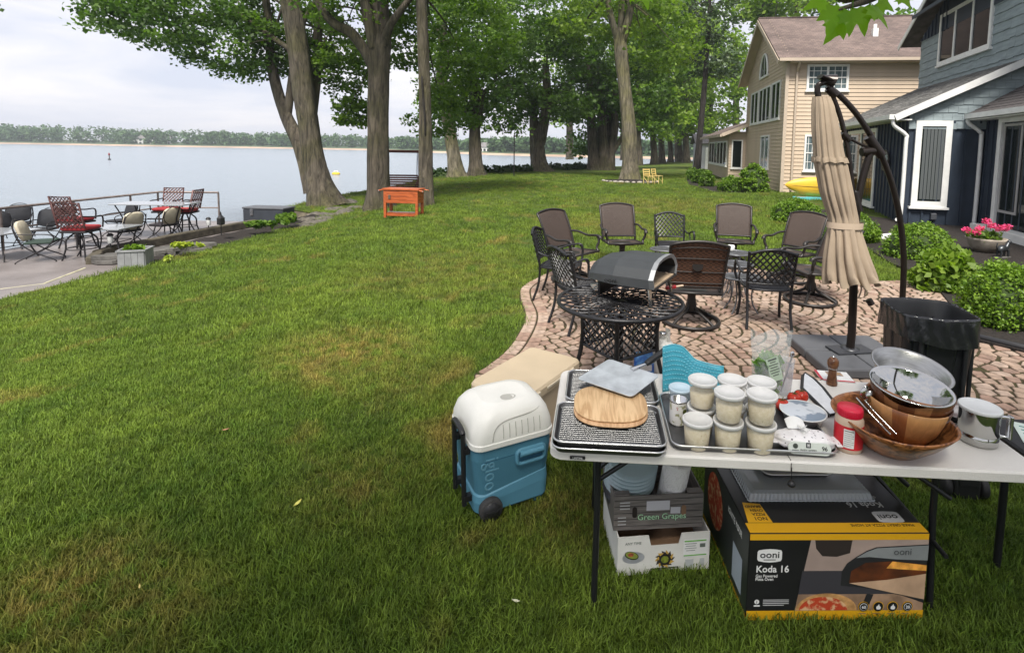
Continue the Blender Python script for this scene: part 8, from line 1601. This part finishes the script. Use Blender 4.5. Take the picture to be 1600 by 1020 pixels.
q.tube(bez([(-.12, 0, .14), (-.18, 0, .2), (-.16, 0, .28)], 4), .010, 5); q.build('figure', mat('bronze_dark', (.05, .055, .06), .35, metal=.6), t); MB().box((0, 0, .004), (.3, .12, .012), r=.004).build('plinth', M_FLAG, t)
p = on(1388, 372, .05); t = thing('splash_block', 'white splash block on the mulch at the downspout foot', 'splash block', (p.x, p.y, .04), .5); MB().box((0, 0, .02), (.6, .22, .04), r=.01).build('block', M_TRIM, t)
for s in (-1, 1): MB().box((0, s * .1, .06), (.6, .03, .06), r=.008).build('side_lip', M_TRIM, t)
# stack of yellow chairs on the lawn
for i, (px, py, rz, lab) in enumerate(((1014, 288, .5, 'left of two small yellow slatted chairs on the far lawn'), (1027, 287, .9, 'right of two small yellow slatted chairs on the far lawn'))):
    p = on(px, py, 0); t = thing('yellow_chair', lab, 'chair', (p.x, p.y, gz(p.x, p.y)), rz, 'yellow chairs on the far lawn'); M_YEL = mat('yellow_wood', (.58, .44, .16), .6)
    for sx_ in (-1, 1): MB().tube([(sx_ * .22, -.2, 0), (sx_ * .22, -.2, .44)], .022, 6).build('leg', M_YEL, t); MB().tube([(sx_ * .22, .2, 0), (sx_ * .22, .22, .45), (sx_ * .22, .3, .85)], .022, 6).build('leg', M_YEL, t); MB().tube([(sx_ * .23, -.2, .1), (sx_ * .23, .2, .4)], .014, 5).build('brace', M_YEL, t)
    for k in range(5): MB().box((0, -.2 + k * .1, .45), (.46, .07, .02)).build('seat_slat', M_YEL, t)
    for k in range(3): MB().box((0, .245 + k * .03, .55 + k * .13), (.44, .02, .07)).build('back_slat', M_YEL, t)
# boats and sheds glimpsed beyond
b_ = at(1098, 250, 50); t = thing('pale_shed', 'pale boat shed glimpsed between the pine and the sunroom', 'shed', (b_.x + .8, 50, .1), -.1); MB().box((0, 0, 1.2), (3.0, 3, 2.6)).build('wall', mat('shed_grey', (.42, .43, .46), .7), t); q = MB(); slab(q, (-1.8, -1.8, 2.5), (1.8, -1.8, 2.5), (1.8, 0, 3.4), (-1.8, 0, 3.4), .1); slab(q, (-1.8, .01, 3.4), (1.8, .01, 3.4), (1.8, 1.8, 2.5), (-1.8, 1.8, 2.5), .1); q.build('roof', M_ROOFG, t); MB().box((0, -1.52, 1.1), (1.6, .06, 2.0)).build('door', M_TRIM, t)
# fallen leaves on the lawn
for i, (px, py, c_, lab) in enumerate(((353, 672, (.30, .15, .08), 'brown curled fallen leaf in the middle of the lawn'), (465, 787, (.55, .52, .12), 'pale yellow fallen leaf strip on the near lawn'), (218, 918, (.6, .5, .2), 'tiny yellow fallen petal at the lower left of the lawn'), (806, 940, (.62, .62, .45), 'pale fallen leaf sliver in front of the cooler'))):
    p = on(px, py, .03); t = thing('fallen_leaf', lab, 'leaf', (p.x, p.y, gz(p.x, p.y) + .028), i * 1.1); L_ = (.05, .05, .018, .035)[i]; q = MB(); q.sheet(lambda u, v: (L_ * (u - .5), L_ * .42 * (v - .5) * math.sin(math.pi * min(.98, max(.02, u))), .012 * (abs(v - .5) + u * u)), 7, 4); q.build('blade', mat('fallen_leaf_%d' % i, c_, .7, var=.2, scale=60), t); MB().tube([(-L_ * .5, 0, 0), (-L_ * .8, .004, .006)], .001, 4).build('stalk', M_STEM, t)
# ================================================================ HAZE
hz_ = MB().box((0, 600, 14), (2600, 1300, 36)).build('haze', bpy.data.materials.new('haze_air')); tag(hz_, 'pale summer haze over the lake', 'haze', kind='stuff')
m = hz_.data.materials[0]; m.use_nodes = True; t = m.node_tree; t.nodes.clear(); o = t.nodes.new('ShaderNodeOutputMaterial'); v = t.nodes.new('ShaderNodeVolumePrincipled')
v.inputs['Color'].default_value = (.80, .86, .95, 1); v.inputs['Density'].default_value = .0005; v.inputs['Anisotropy'].default_value = .2; t.links.new(v.outputs[0], o.inputs['Volume'])
